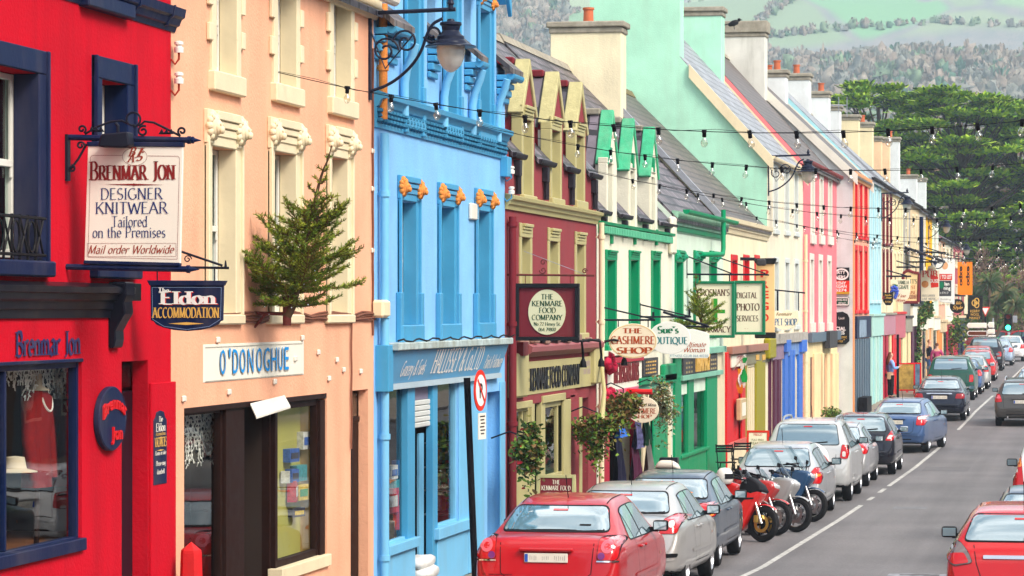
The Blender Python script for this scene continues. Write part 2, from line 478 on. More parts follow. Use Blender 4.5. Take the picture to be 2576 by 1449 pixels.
# ================================================================ palette
CREAM = wallp('cream_plaster', 'f7e9c8'); NAVY = gloss('navy_paint', (.006, .014, .055)); WHITEP = gloss('white_paint', 'efeadd')
REDW = wallp('red_plaster', (.52, .005, .018), dirt=(.27, .006, .014), streak=.5); ORANGE = wallp('peach_plaster', (.82, .425, .27), dirt=(.60, .30, .18), streak=.4)
CREAMT = gloss('cream_trim', (.74, .64, .43)); BLUEW = wallp('sky_blue_plaster', (.22, .50, .84), dirt=(.2, .36, .46), streak=.35); BLUET = gloss('blue_trim', (.06, .31, .54))
BLUES = gloss('pale_blue_shopfront', (.17, .48, .74)); MAROON = wallp('maroon_plaster', (.26, .05, .06), dirt=(.22, .1, .1)); OLIVE = gloss('olive_cream_paint', (.44, .40, .19))
OLIVER = mat('mossy_olive_coping', (.47, .43, .22), rough=.85, var=.22, sc=7, bump=.4, bsc=25, streak=.3, dirt=(.2, .18, .08)); DRED = wallp('deep_red_plaster', (.28, .012, .03))
IVORY = wallp('ivory_plaster', (.76, .74, .60), streak=.18); GREEN = gloss('green_paint', (.002, .26, .11)); GREENR = mat('weathered_green_coping', (.06, .42, .22), rough=.85, var=.35, sc=5, bump=.4, streak=.3, dirt=(.3, .45, .3))
PALEMINT = wallp('pale_mint_plaster', (.62, .74, .62), streak=.15); MINT = wallp('mint_plaster', (.40, .74, .56), dirt=(.34, .52, .40), streak=.5)
PINK = wallp('pink_plaster', (.74, .19, .22), streak=.15); PALEGREY = wallp('pale_grey_plaster', (.62, .66, .66), streak=.25); SALMON = wallp('salmon_plaster', (.78, .36, .25)); AQUA = wallp('pale_blue_plaster', (.30, .56, .64), streak=.15)
AQUAS = gloss('aqua_shopfront', (.38, .62, .56)); TAN = wallp('tan_plaster', (.62, .48, .30)); YELLOW = wallp('yellow_plaster', (.85, .45, .005)); OCHREP = wallp('ochre_plaster', (.78, .64, .36)); PEACH2 = wallp('dusty_peach_plaster', (.76, .40, .28))
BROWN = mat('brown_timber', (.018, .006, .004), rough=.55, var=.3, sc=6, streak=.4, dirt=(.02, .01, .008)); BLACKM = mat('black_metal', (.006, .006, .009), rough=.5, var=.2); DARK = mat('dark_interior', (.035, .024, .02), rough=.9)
BLACKG = mat('black_glossy_paint', (.006, .007, .014), rough=.32, var=.2, streak=.1); CURT = mat('net_curtain', (.25, .27, .26), rough=.9, var=.3, sc=4); PURPLE = gloss('plum_paint', (.085, .02, .055)); ROYAL = gloss('royal_blue_paint', (.04, .16, .60)); REDG = gloss('bright_red_paint', (.62, .012, .018))
CRIM = gloss('crimson_paint', (.42, .01, .04)); OLIVG = gloss('olive_green_paint', (.30, .27, .02)); SASH = gloss('white_sash_paint', (.70, .69, .62)); TERRA = mat('terracotta', (.48, .13, .06), rough=.8, var=.25, sc=4); ORANGL = mat('orange_painted_cast', (.72, .26, .06), rough=.7, var=.25, sc=20, bump=.4)
STONE = mat('weathered_stone', (.34, .31, .25), rough=.9, var=.4, sc=4, bump=.4, streak=.3, dirt=(.12, .12, .07)); LEAD = mat('lead_flashing', (.30, .32, .36), rough=.6, var=.3, sc=4); GUT = mat('dark_gutter', (.025, .022, .03), rough=.5, var=.35, sc=5)
SLATE1 = slate_mat('grey_slate', (.045, .042, .058), (.16, .135, .165), (.012, .011, .014), .45, .46, .3); SLATE2 = slate_mat('purple_slate', (.05, .042, .05), (.175, .145, .16), (.012, .011, .014), .45, .46, .3)
SLATE3 = slate_mat('pale_fibre_slate', (.27, .29, .33), (.33, .35, .39), (.14, .15, .15), .25, .5, .32); SLATE4 = slate_mat('brown_slate', (.11, .085, .075), (.15, .12, .105), (.05, .04, .04), .6)
PANE = glass_mat('window_glass'); PANED = glass_mat('shop_window_glass', (.9, .93, .92), .85); GOLD = mat('gold_leaf', (.70, .42, .10), rough=.4, var=.15); OFFW = mat('sign_cream', (.80, .77, .66), rough=.45, var=.05, streak=.05)
PALEB = gloss('pale_grey_trim', (.60, .64, .62)); MAROONT = gloss('maroon_trim', (.17, .02, .028)); GREYSH = gloss('slate_blue_shopfront', (.10, .15, .20)); CHAR = mat('charcoal_sign', (.05, .05, .055), rough=.5)
def prof_y(mb, prof, y0, y1, L):       # extrude an (outward, z) outline along the street
 return mb.prism([(-L + a, y0, z) for a, z in prof], (0, y1 - y0, 0))
def wall_sheet(mb, L, y0, y1, z0, z1, holes):
 ys = sorted(set([y0, y1] + [v for h in holes for v in h[:2]])); zs = sorted(set([z0, z1] + [v for h in holes for v in h[2:4]]))
 ys = [v for v in ys if y0 <= v <= y1]; zs = [v for v in zs if z0 <= v <= z1]
 for a, b in zip(ys, ys[1:]):
  for c, d in zip(zs, zs[1:]):
   my, mz = (a + b) / 2, (c + d) / 2
   if not any(h[0] < my < h[1] and h[2] < mz < h[3] for h in holes):
    mb.quad((-L, a, c), (-L, b, c), (-L, b, d), (-L, a, d))
 for h in holes:
  a, b, c, d, dp = h[:5]
  cut_b, cut_t = c < z0, d > z1
  c = max(c, z0); d = min(d, z1)
  mb.quad((-L, a, c), (-L, a, d), (-L - dp, a, d), (-L - dp, a, c)); mb.quad((-L, b, d), (-L, b, c), (-L - dp, b, c), (-L - dp, b, d))
  if not cut_t: mb.quad((-L, a, d), (-L, b, d), (-L - dp, b, d), (-L - dp, a, d))
  if not cut_b: mb.quad((-L, b, c), (-L, a, c), (-L - dp, a, c), (-L - dp, b, c))
def OO(o): return o * .55 if o > 0 else o
class House:
 def __init__(s, label, xa, xb, L=LF, name='terrace_house', y0=None, y1=None, group='terraced houses along the street'):
  s.L = L
  s.y0 = fy(xa, L) if y0 is None else y0
  s.y1 = fy(xb, L) if y1 is None else y1
  s.g = gz((s.y0 + s.y1) / 2)
  s.root = thing(name, label, 'building', (-L, (s.y0 + s.y1) / 2, s.g), group)
  s.holes = []
 def rect(s, xl, xr, yt, yb):
  xc = (xl + xr) / 2
  return [fy(xl, s.L), fy(xr, s.L), fz(xc, yb, s.L), fz(xc, yt, s.L)]
 def hole(s, xl, xr, yt, yb, dp=.13):
  h = s.rect(xl, xr, yt, yb) + [dp]
  h[0] = max(h[0], s.y0 + .02); h[1] = min(h[1], s.y1 - .02)
  s.holes.append(h)
  return h
 def wall(s, m, zt, run=3.7, rise=4., side=None):
  L, y0, y1, g = s.L, s.y0 + .004, s.y1 - .004, s.g - .6
  s.zt, s.run, s.rise = zt, run, rise
  mb = MB()
  wall_sheet(mb, L, y0, y1, g, zt, s.holes)
  s.sidemb = MB() if side else mb
  for y, fl in ((y0, 1), (y1, 0)):
   p = [(-L, y, g), (-L, y, zt), (-L - run, y, zt + rise), (-L - 2 * run, y, zt), (-L - 2 * run, y, g)]
   s.sidemb.add(p, [tuple(range(5))] if fl else [tuple(range(4, -1, -1))])
  s.sidemb.quad((-L - 2 * run, y1, g), (-L - 2 * run, y0, g), (-L - 2 * run, y0, zt), (-L - 2 * run, y1, zt))
  o = mb.build('wall', m, s.root, weld=True)
  if side: s.sidemb.build('gable_wall', side, s.root, weld=True)
  return o
 def roof(s, m, ov=.12, up=.06, ridge=TERRA, y0=None, y1=None, verge=None, vend=None):
  L, y0, y1 = s.L, (s.y0 + .006 if y0 is None else y0), (s.y1 - .006 if y1 is None else y1)
  ze, zr, k = s.zt + up, s.zt + up + s.rise, s.rise / s.run
  p = [(ov, ze - ov * k), (-s.run, zr), (-2 * s.run - ov, ze - ov * k), (-2 * s.run - ov, ze - ov * k - .07), (-s.run, zr - .07), (ov, ze - ov * k - .07)]
  r = prof_y(MB(), p, y0, y1, L).build('roof', m, s.root)
  if ridge:
   a = MB(); n = max(3, int((y1 - y0) / .45))
   for i in range(n):
    ya, yb = y0 + (y1 - y0) * i / n, y0 + (y1 - y0) * (i + 1) / n - .012
    prof_y(a, [(-s.run + .16, zr - .13), (-s.run + .05, zr + .05), (-s.run - .05, zr + .05), (-s.run - .16, zr - .13)], ya, yb, L)
   a.build('ridge_tiles', ridge, r)
  if verge:
   for y in (y0, y1):
    e = s.run if vend is None or y != y0 else vend
    q = [(ov + .04, ze - ov * k + .03), (-e, ze + e * k + .06), (-e, ze + e * k - .3), (ov + .04, ze - ov * k - .33)]
    prof_y(MB(), q, y - .12, y + .06, L).build('bargeboard', verge, s.root)
  return r
 def gutter(s, z, m=GUT, r=.07, out=.1, y0=None, y1=None):
  pr = [(out - r, z), (out - r, z - .02)] + [(out + r * math.cos(R(a)), z - .02 + r * math.sin(R(a)) * 1.1) for a in range(180, 361, 30)] + [(out + r, z), (out + r - .015, z), (out + r - .02, z - .05), (out - r + .02, z - .05)]
  return prof_y(MB(), [(out - r, z)] + [(out + r * math.cos(R(a)), z - .02 + r * 1.1 * math.sin(R(a))) for a in range(180, 361, 30)] + [(out + r, z)], s.y0 + .02 if y0 is None else y0, s.y1 - .02 if y1 is None else y1, s.L).build('gutter', m, s.root)
 def band(s, name, prof, m, xl=None, xr=None, parent=None):     # moulding along the front
  return prof_y(MB(), [(OO(a), z) for a, z in prof], s.y0 + .012 if xl is None else fy(xl, s.L), s.y1 - .012 if xr is None else fy(xr, s.L), s.L).build(name, m, parent or s.root)
 def P(s, name, xl, xr, yt, yb, o0, o1, m, parent=None, bevel=.006, ground=False):     # block standing o0..o1 metres out from the wall
  a, b, c, d = s.rect(xl, xr, yt, yb); o0, o1 = OO(o0), OO(o1)
  if ground: c = s.g - .02
  return MB().box(-s.L + o0, -s.L + o1, a, b, c, d).build(name, m, parent or s.root, bevel=bevel)
 def chimney(s, yc, dy, xa, xb, z0, z1, m, cap=STONE, pots=0, capt=.14, capo=.09, potc=TERRA, bev=.015):
  o = MB().box(-xb, -xa, yc - dy / 2, yc + dy / 2, z0, z1).build('chimney', m, s.root, bevel=bev)
  b = MB().box(-xb - capo, -xa + capo, yc - dy / 2 - capo, yc + dy / 2 + capo, z1, z1 + capt)
  b.box(-xb - capo * .4, -xa + capo * .4, yc - dy / 2 - capo * .4, yc + dy / 2 + capo * .4, z1 - .14, z1 - .004)
  b.build('chimney_cap', cap, o, bevel=.03, seg=2)
  for i in range(pots):
   px = -xa - (xb - xa) * (i + .5) / pots
   MB().lathe([(.0, z1 + capt - .05), (.13, z1 + capt - .05), (.115, z1 + capt + .3), (.14, z1 + capt + .31), (.14, z1 + capt + .36), (.1, z1 + capt + .36), (.09, z1 + capt)], (px, yc, 0), 14).build('chimney_pot', potc, o, smooth=40)
  return o
 def window(s, h, sm=None, sw=.14, proud=.028, sill=True, head=None, fm=SASH, bars=0, meet=True, curt=CURT, quoin=False, line=None, silld=.05, sillh=.13, lining=True):
  L = s.L; a, b, c, d, dp = h
  x = -L - dp
  f = MB(); t = .055
  ym, zm = (a + b) / 2, c + (d - c) * .52
  f.box(x - .06, x, a + .005, a + t, c + .03, d - .005).box(x - .06, x, b - t, b - .005, c + .03, d - .005)
  f.box(x - .06, x - .002, a + t, b - t, d - t, d - .006).box(x - .06, x - .002, a + t, b - t, c + .03, c + .1)
  if meet:
   f.box(x - .05, x + .012, a + t, b - t, zm - .03, zm + .03)
   f.box(x - .02, x + .006, a + t, a + t + .035, zm + .03, d - t).box(x - .02, x + .006, b - t - .035, b - t, zm + .03, d - t)
   for yy in (a + t + .02, b - t - .02): f.box(x - .01, x + .01, yy - .018, yy + .018, zm - .12, zm - .03)
  for i in range(bars):
   yy = a + (b - a) * (i + 1) / (bars + 1)
   f.box(x - .04, x - .01, yy - .013, yy + .013, c + .1, d - t)
  w = f.build('window', fm, s.root, bevel=.004)
  MB().quad((x - .03, a + t, c + .09), (x - .03, b - t, c + .09), (x - .03, b - t, d - t), (x - .03, a + t, d - t)).build('pane', PANE, w)
  cu = MB(); n = 14
  for i in range(n):
   y_a, y_b = a + (b - a) * i / n, a + (b - a) * (i + 1) / n
   o_a, o_b = x - .16 + .03 * math.sin(i * 2.1), x - .16 + .03 * math.sin((i + 1) * 2.1)
   cu.quad((o_a, y_a, c), (o_b, y_b, c), (o_b, y_b, d), (o_a, y_a, d))
  cu.build('curtain', curt, w, smooth=60)
  if sm:
   q = MB(); ox = -L + proud
   il = .022 if lining else 0
   q.box(x + .004, ox, a - sw, a + il, c, d + .002).box(x + .004, ox, b - il, b + sw, c, d + .002)
   q.box(x + .004, ox + .004, a - sw, b + sw, d + .002, d + sw)
   if line:      # moulded outer fillet
    q.box(-L, ox + .03, a - sw, a - sw + .045, c, d + sw).box(-L, ox + .03, b + sw - .045, b + sw, c, d + sw)
   if quoin:
    n = 6; hh = (d - c) / n
    for i in range(n):
     if i % 2: continue
     for ya, yb in ((a - sw - .13, a - sw + .002), (b + sw - .002, b + sw + .13)):
      q.box(-L, ox + .012, ya, yb, c + i * hh + .3, min(c + (i + 1) * hh + .3, d))
   q.build('surround', sm, w, bevel=.008)
  if sill:
   MB().box(x + .002, -L + proud + silld, a - sw - .05, b + sw + .05, c - sillh, c + .004).build('sill', sm or fm, w, bevel=.015)
  return w
 def headpiece(s, w, h, m, sw, lion=None, hh=.32, out=.05):
  a, b, c, d, dp = h; L = s.L
  z = d + .02
  p = MB()
  p.box(-L, -L + out, a - sw - .01, a + .03, z, z + hh).box(-L, -L + out, b - .03, b + sw + .01, z, z + hh)
  for i, (o, u, v) in enumerate(((.01, 0, .24), (.03, .24, .5), (.05, .5, .72), (.07, .72, 1.0))):
   p.box(-L, -L + out * .4 + o, a + .032, b - .032, z + hh * u, z + hh * v - .006)
  p.build('head_moulding', m, w, bevel=.008)
  if lion:
   for yy in (a - sw * .35, b + sw * .35): lion_head(w, (-L + out, yy, z + hh * .5), lion, hh * .36)
 def down(s, x, yt, yb, m, r=.045, out=.07, ground=False):
  y, z1 = fy(x, s.L), fz(x, yt, s.L)
  z0 = s.g if ground else fz(x, yb, s.L)
  p = MB().tube([(-s.L + out, y, z0), (-s.L + out, y, z1)], r, 10)
  z = z0 + .6
  while z < z1:
   p.tube([(-s.L + out, y, z), (-s.L + out, y, z + .07)], r * 1.3, 10); p.box(-s.L, -s.L + out, y - .012, y + .012, z + .02, z + .05)
   z += 1.5
  return p.build('downpipe', m, s.root, smooth=40)
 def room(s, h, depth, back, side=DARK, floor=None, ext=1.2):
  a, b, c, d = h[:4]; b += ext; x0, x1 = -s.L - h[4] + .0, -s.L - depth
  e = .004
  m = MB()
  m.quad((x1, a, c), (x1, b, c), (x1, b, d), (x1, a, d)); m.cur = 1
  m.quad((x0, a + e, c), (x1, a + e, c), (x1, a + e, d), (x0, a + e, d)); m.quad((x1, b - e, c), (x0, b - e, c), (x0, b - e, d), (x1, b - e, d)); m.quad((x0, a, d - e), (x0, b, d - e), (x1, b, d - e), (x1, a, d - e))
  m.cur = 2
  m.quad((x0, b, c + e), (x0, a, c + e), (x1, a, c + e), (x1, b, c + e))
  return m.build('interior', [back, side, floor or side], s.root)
 def shopwin(s, xl, xr, yt, yb, o, m, bars=(), t=.07, sill=True, hbars=(), name='shop_window', glass=None, z=None):   # framed display window, glass plane o metres out (minus = recessed)
  a, b, c, d = s.rect(xl, xr, yt, yb)
  if z: c, d = z
  x = -s.L + o
  f = MB()
  f.box(x - .05, x + .03, a, a + t, c, d).box(x - .05, x + .03, b - t, b, c, d).box(x - .05, x + .026, a + t, b - t, d - t, d).box(x - .05, x + .026, a + t, b - t, c, c + t)
  for u in bars: f.box(x - .04, x + .022, a + (b - a) * u - t * .35, a + (b - a) * u + t * .35, c + t, d - t)
  for u in hbars: f.box(x - .04, x + .018, a + t, b - t, c + (d - c) * u - t * .35, c + (d - c) * u + t * .35)
  w = f.build(name, m, s.root, bevel=.006)
  MB().quad((x - .01, a + t, c + t), (x - .01, b - t, c + t), (x - .01, b - t, d - t), (x - .01, a + t, d - t)).build('pane', glass or PANED, w)
  return w
def lion_head(parent, p, m, r):
 b = MB(); x, y, z = p
 prof = [(0, -1), (.55, -.85), (.9, -.4), (1, .1), (.85, .6), (.5, .9), (0, 1)]
 b.lathe([(q * r * .95, w * r) for q, w in prof], (x + r * .2, y, z), 14)
 b.lathe([(q * r * .62, w * r * .62) for q, w in prof], (x + r * .85, y, z - r * .1), 12)
 b.lathe([(q * r * .42, w * r * .34) for q, w in prof], (x + r * 1.35, y, z - r * .32), 10)
 for sg in (-1, 1):
  b.lathe([(q * r * .26, w * r * .26) for q, w in prof], (x + r * .55, y + sg * r * .66, z + r * .72), 8)
  b.lathe([(q * r * .13, w * r * .13) for q, w in prof], (x + r * 1.36, y + sg * r * .3, z + r * .12), 6)
 b.v = [(x + (q[0] - x) * .62, q[1], q[2]) for q in b.v]
 for k in range(11):
  a = R(-60 + k * 30)
  b.lathe([(q * r * .34, w * r * .34) for q, w in prof], (x + r * .05, y + math.cos(a) * r * .95, z + math.sin(a) * r * .95), 7)
 return b.build('lion_mask', m, parent, smooth=50)
def wall_dormer(h, xc, half, zb, za, front, cheek, cop, win, zlow, copd=.22, copt=.11, out=.04, barge=None, slate=SLATE1, back=1.6):
 """gabled dormer rising out of the front wall: front wall from zlow, gable base zb, apex za"""
 L = h.L; yc = fy(xc, L); y0, y1 = yc - half + .12, yc + half - .12
 d = MB()
 a, b, c, e, dp = win
 wall_sheet(d, L - .004, y0, y1, zlow, zb, [win])
 d.add([(-L + .004, y0, zb), (-L + .004, y1, zb), (-L + .004, yc, za - .08)], [(0, 1, 2)])
 d.cur = 1
 for y in (y0, y1): d.quad((-L + .004, y, zlow), (-L - back, y, zlow), (-L - back, y, zb), (-L + .004, y, zb))
 o = d.build('dormer', [front, cheek], h.root)
 k = (za - zb) / half
 r = MB()
 for sg in (-1, 1):
  r.prism([(-L - copd, yc, za - .05), (-L - copd, yc + sg * (half - .03), zb - .02), (-L - copd, yc + sg * (half - .03), zb - .08), (-L - copd, yc, za - .12)], (-back + copd, 0, 0))
 r.build('dormer_roof', slate, o)
 t = MB()
 for sg in (-1, 1):
  t.prism([(-L + out, yc, za), (-L + out, yc + sg * half, zb), (-L + out, yc + sg * (half - copt), zb - .03), (-L + out, yc, za - copt * 1.9)], (-copd - out, 0, 0))
 t.build('gable_coping', cop, o, bevel=.012)
 if barge:
  t = MB()
  for sg in (-1, 1):
   t.prism([(-L + out + .05, yc, za + .05), (-L + out + .05, yc + sg * (half + .05), zb + .02), (-L + out + .05, yc + sg * (half + .05), zb - .2), (-L + out + .05, yc, za - .2)], (-.06, 0, 0))
  t.build('bargeboard', barge, o, bevel=.008)
 MB().box(-L - back, -L - copd - .01, yc - .09, yc + .09, za - .1, za + .02).build('dormer_ridge', MAROONT if cop is OLIVER else STONE, o, bevel=.02)
 return o
def eave_bits(h, spans, z, slate, gm, rise=.75, run=.75, pl=1.05):      # the short slopes with their gutters between wall dormers
 for ya, yb in spans:
  prof_y(MB(), [(.06, z), (-run, z + rise + .1), (-run, z + rise), (.06, z - .07)], ya, yb, h.L).build('eave_slope', slate, h.root)
  o = h.gutter(z, gm, .055, .065, ya + .02, yb - .02)
  MB().box(-h.L, -h.L + .1, (ya + yb) / 2 - .09, (ya + yb) / 2 + .09, z - .34, z - .1).build('rainwater_head', gm, h.root, bevel=.01)
  MB().tube([(-h.L + .06, (ya + yb) / 2, z - .3), (-h.L + .06, (ya + yb) / 2, z - pl)], .045, 8).build('downpipe', gm, h.root, smooth=40)
# ================================================================ the near houses, one by one
U_, Z_ = (0, 1, 0), (0, 0, 1)
def fin(h, name, txt, xl, xr, y, hgt, m, parent=None, out=.01, kind='ser', **kw):     # painted line of lettering on the front, fitted between two pixels
 a, b = fy(xl, h.L), fy(xr, h.L)
 z = fz((xl + xr) / 2, y, h.L)
 mb = MB()
 (ser if kind == 'ser' else sans)(mb, txt, hgt, U_, Z_, (-h.L + out, (a + b) / 2, z), (1, 0, 0), width=b - a, **kw)
 return mb.build(name, m, parent or h.root)
h = House('red plastered shop house with navy window surrounds and blackletter fascia', -620, 430)
w1 = h.hole(-30, 92, 172, 655, .2); w2 = h.hole(248, 316, 206, 665, .2)
w0 = h.hole(-420, -260, 150, 655, .2)
up1 = h.hole(215, 300, -180, -4, .25)
shop = h.hole(-330, 206, 922, 1425, .12)
door = h.hole(306, 372, 908, 1640, .15)
h.wall(REDW, fz(430, -330), side=REDW)
h.roof(SLATE1)
for w in (w0, w1, w2):
 h.window(w, NAVY, .2, .03, line=True, silld=.06)
h.window(up1, NAVY, .14, .05)
zg = fz(440, 78)
o = prof_y(MB(), [(0, zg), (.01, zg - .02), (.03, zg + .03), (.055, zg + .04), (.08, zg + .1), (.11, zg + .12), (.125, zg + .2), (.1, zg + .2), (.09, zg + .16), (0, zg + .16)], h.y0, h.y1 + .1, h.L).build('gutter', NAVY, h.root)
for k in range(9):
 y = h.y1 - .3 - k * 1.05
 prof_y(MB(), [(.0, zg - .012), (.03, zg + .015), (.06, zg + .02), (.085, zg + .08), (.115, zg + .1), (.135, zg + .21), (.0, zg + .17)], y, y + .035, h.L).build('gutter_bracket', NAVY, o)
zc = fz(150, 800)
h.band('shop_cornice', [(0, zc), (.04, zc), (.05, zc + .07), (.09, zc + .08), (.1, zc + .14), (.16, zc + .16), (.18, zc + .21), (.24, zc + .22), (.25, zc + .27), (0, zc + .31)], BLACKG, xr=306)
zk = fz(285, 875); zt = fz(285, 715); yk = fy(283)
MB().prism([(-LF + a * .55, yk - .13, z) for a, z in ((0, zt + .02), (.3, zt + .02), (.31, zt - .1), (.27, zt - .16), (.29, zt - .26), (.2, zt - .34), (.12, zt - .42), (.13, zt - .5), (.1, zk), (0, zk))], (0, .26, 0)).build('corbel', BLACKG, h.root, bevel=.012)
h.P('lamp_box', 305, 327, 713, 757, .0, .2, BLACKM)
fin(h, 'fascia_lettering', 'Brenmar Jon', 37, 200, 893, .2, gloss('dark_navy_lettering', (.02, .025, .10)), thick=.21, thin=.05, nib=40)
h.P('fascia_fillet', -330, 206, 914, 924, 0, .03, NAVY)
win = h.shopwin(-330, 206, 922, 1425, -.06, NAVY, bars=(.62,), t=.055)
h.P('sill', -330, 207, 1412, 1446, -.04, .08, NAVY)
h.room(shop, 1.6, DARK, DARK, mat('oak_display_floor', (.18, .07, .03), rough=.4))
h.P('door', 306, 372, 985, 1640, -.2, -.15, BLACKG); h.P('fanlight', 308, 371, 920, 978, -.2, -.16, PANE); h.P('door_strip', 318, 323, 995, 1640, -.15, -.14, GOLD)
h.P('plinth', 374, 436, 962, 1640, 0, .05, REDW)
yc, zc2 = fy(269), fz(269, 1053)
d = MB().disc((0, 0, 0), 1, 'Z', .06, 40)
d.xf(Matrix.Translation((-LF, yc, zc2)) @ Matrix(((0, 0, 1, 0), (.40, 0, 0, 0), (0, .29, 0, 0), (0, 0, 0, 1))))
os_ = d.build('oval_sign', NAVY, h.root, smooth=40, bevel=.01)
t = MB()
sans(t, 'Brenmar', .12, U_, Z_, (-LF + .06, yc + .02, zc2 + .0), (1, 0, 0), width=.66, bold=.015, depth=.018, arch=.09)
sans(t, 'Jon', .12, U_, Z_, (-LF + .06, yc + .08, zc2 - .19), (1, 0, 0), width=.3, bold=.015, depth=.018)
t.build('raised_lettering', REDG, os_)
g_ = thing('vacancies_plaque', 'small tall navy plaque with arched top reading The Eldon Vacancies by the doorway', 'sign', fp(395, 1128))
yp, zp = fy(395), fz(395, 1128)
pl = [(-LF + .004, yp + u, zp + v) for u, v in [(-.21, -.34), (.21, -.34), (.21, .27), (.15, .3), (.12, .345), (.0, .36), (-.12, .345), (-.15, .3), (-.21, .27)]]
MB().prism(pl, (.03, 0, 0)).build('board', NAVY, g_, bevel=.004)
t = MB()
for tx, dz, hh, wd in (('The', .255, .05, .13), ('Eldon', .165, .075, .3), ('Rooms en suite', -.06, .04, .34), ('Please ring', -.16, .045, .3), ('doorbell', -.24, .045, .24)):
 ser(t, tx, hh, U_, Z_, (-LF + .036, yp, zp + dz), (1, 0, 0), width=wd, thick=.2)
t.build('white_lettering', WHITEP, g_)
t = MB(); ser(t, 'VACANCIES', .085, U_, Z_, (-LF + .036, yp, zp + .02), (1, 0, 0), width=.37, thick=.2); ser(t, 'Accommodation', .035, U_, Z_, (-LF + .036, yp, zp + .125), (1, 0, 0), width=.3)
for dz in (.108, -.01): t.add([(-LF + .037, yp - .12, zp + dz - .006), (-LF + .037, yp, zp + dz - .014), (-LF + .037, yp + .12, zp + dz - .006), (-LF + .037, yp, zp + dz + .002)], [(0, 1, 2, 3)])
t.build('gold_lettering', GOLD, g_)
rl = MB(); a, b, c, d_, dp = w1
for z in (c + .05, c + .36): rl.tube([(-LF + .06, a - .05, z), (-LF + .06, b + .05, z)], .014, 6)
n = 6
for i in range(n):
 y0, y1 = a + (b - a) * i / n, a + (b - a) * (i + 1) / n
 rl.tube([(-LF + .06, y0, c), (-LF + .06, y0, c + .38)], .012, 6)
 if i % 2: rl.tube([(-LF + .06, y0, c + .05), (-LF + .06, y1, c + .36)], .01, 6); rl.tube([(-LF + .06, y1, c + .05), (-LF + .06, y0, c + .36)], .01, 6)
 else: rl.tube([(-LF + .06, (y0 + y1) / 2 + .09 * math.cos(R(k * 30)), c + .2 + .13 * math.sin(R(k * 30))) for k in range(13)], .01, 6)
rl.build('window_railing', BLACKM, h.root)
red_house = h
h = House('tall peach house with cream lion headed windows and brown shopfront', 430, 940)
L1 = [h.hole(*q, .17) for q in ((526, 589, 372, 792), (684, 741, 385, 792), (829, 871, 398, 792))]
L2 = [h.hole(*q, .17) for q in ((537, 592, -75, 187), (692, 742, -55, 217), (833, 880, -35, 251))]
so = h.hole(463, 822, 1008, 1640, .14)
sd_ = h.hole(882, 926, 981, 1640, .12)
h.wall(ORANGE, fz(900, 2), rise=3.9)
h.roof(SLATE1)
h.band('eaves_fascia', [(0, h.zt - .16), (.08, h.zt - .16), (.2, h.zt - .03), (.2, h.zt + .07), (0, h.zt + .07)], CREAMT)
h.gutter(h.zt + .1, WHITEP, .07, .27)
for w in L1:
 o = h.window(w, CREAMT, .19, .03, line=True, silld=.03, sillh=.1)
 h.headpiece(o, w, CREAMT, .19, CREAMT, .34)
for w in L2: h.window(w, CREAMT, .13, .03, quoin=True, sillh=.2, silld=.045)
b_ = h.P('painted_sign', 510, 763, 862, 953, 0, .012, OFFW)
t = MB(); yy, zz = (fy(510) + fy(763)) / 2, (fz(636, 953) + fz(636, 862)) / 2
for dz in (-.18, .16): t.box(-LF + .012, -LF + .014, fy(514), fy(759), zz + dz, zz + dz + .006)
t.build('sign_rule', mat('sign_grey_line', (.45, .44, .38)), b_)
def odon(off, m, dy=0, dz=0):
 t = MB()
 for ch, x in zip("O'DONOGHUE", (556, 573, 588, 606, 626, 648, 667, 685, 701.5, 716.5)):
  ya = fy(x); w_ = (fy(x + 7.4) - fy(x - 7.4)) * (.3 if ch == "'" else .72 if ch in 'EU' else .95)
  sans(t, ch, .262 if ch != "'" else .262, U_, Z_, (-LF + off, ya + dy, zz - .118 + dz), (1, 0, 0), width=w_, bold=.0)
 t.build('sign_lettering', m, b_)
odon(.0165, mat('letter_shadow', (.55, .52, .45)), .03, -.01); odon(.02, mat('letter_blue', (.006, .28, .72), rough=.5))
ya, yb, z0, z1 = so[:4]
h.P('shopfront_head', 463, 822, 1008, 1022, -.13, .0, BROWN)
h.shopwin(463, 578, 1020, 1600, -.1, BROWN, t=.09); h.P('door_post', 576, 622, 1006, 1640, -.16, -.03, BROWN, ground=True)
h.shopwin(704, 812, 1003, 1418, -.08, BROWN, t=.1, name='display_window')
h.P('post', 810, 823, 1006, 1420, -.12, -.02, BROWN)
h.P('window_sill', 700, 824, 1412, 1442, -.12, .09, CREAMT); h.P('stall_riser', 704, 822, 1440, 1640, -.14, .01, ORANGE, ground=True)
lo = h.P('entrance_leaf', 622, 704, 1022, 1640, -.62, -.57, BROWN, ground=True)
h.P('door_glass', 634, 664, 1046, 1290, -.575, -.56, PANED, lo); h.P('door_panel', 634, 664, 1320, 1640, -.575, -.55, BROWN, lo)
MB().tube([(-LF - .5, fy(632), fz(632, 1250)), (-LF - .44, fy(632), fz(632, 1262)), (-LF - .44, fy(632), fz(632, 1300)), (-LF - .5, fy(632), fz(632, 1312))], .014, 8).build('handle', GOLD, lo, smooth=40)
h.P('porch_side', 700.5, 704, 1022, 1640, -.62, -.1, BROWN, ground=True); h.P('porch_side', 622, 625, 1022, 1640, -.62, -.15, BROWN, ground=True)
PEG = mat('pegboard', (.44, .41, .10), rough=.7, var=.08)
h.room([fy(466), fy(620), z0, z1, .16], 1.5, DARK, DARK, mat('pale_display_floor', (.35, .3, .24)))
h.room([fy(706), fy(811), fz(758, 1420), fz(758, 1003), .12], .26, PEG, ext=0, side=mat('ochre_partition', (.50, .33, .12)), floor=mat('display_base', (.45, .42, .12)))
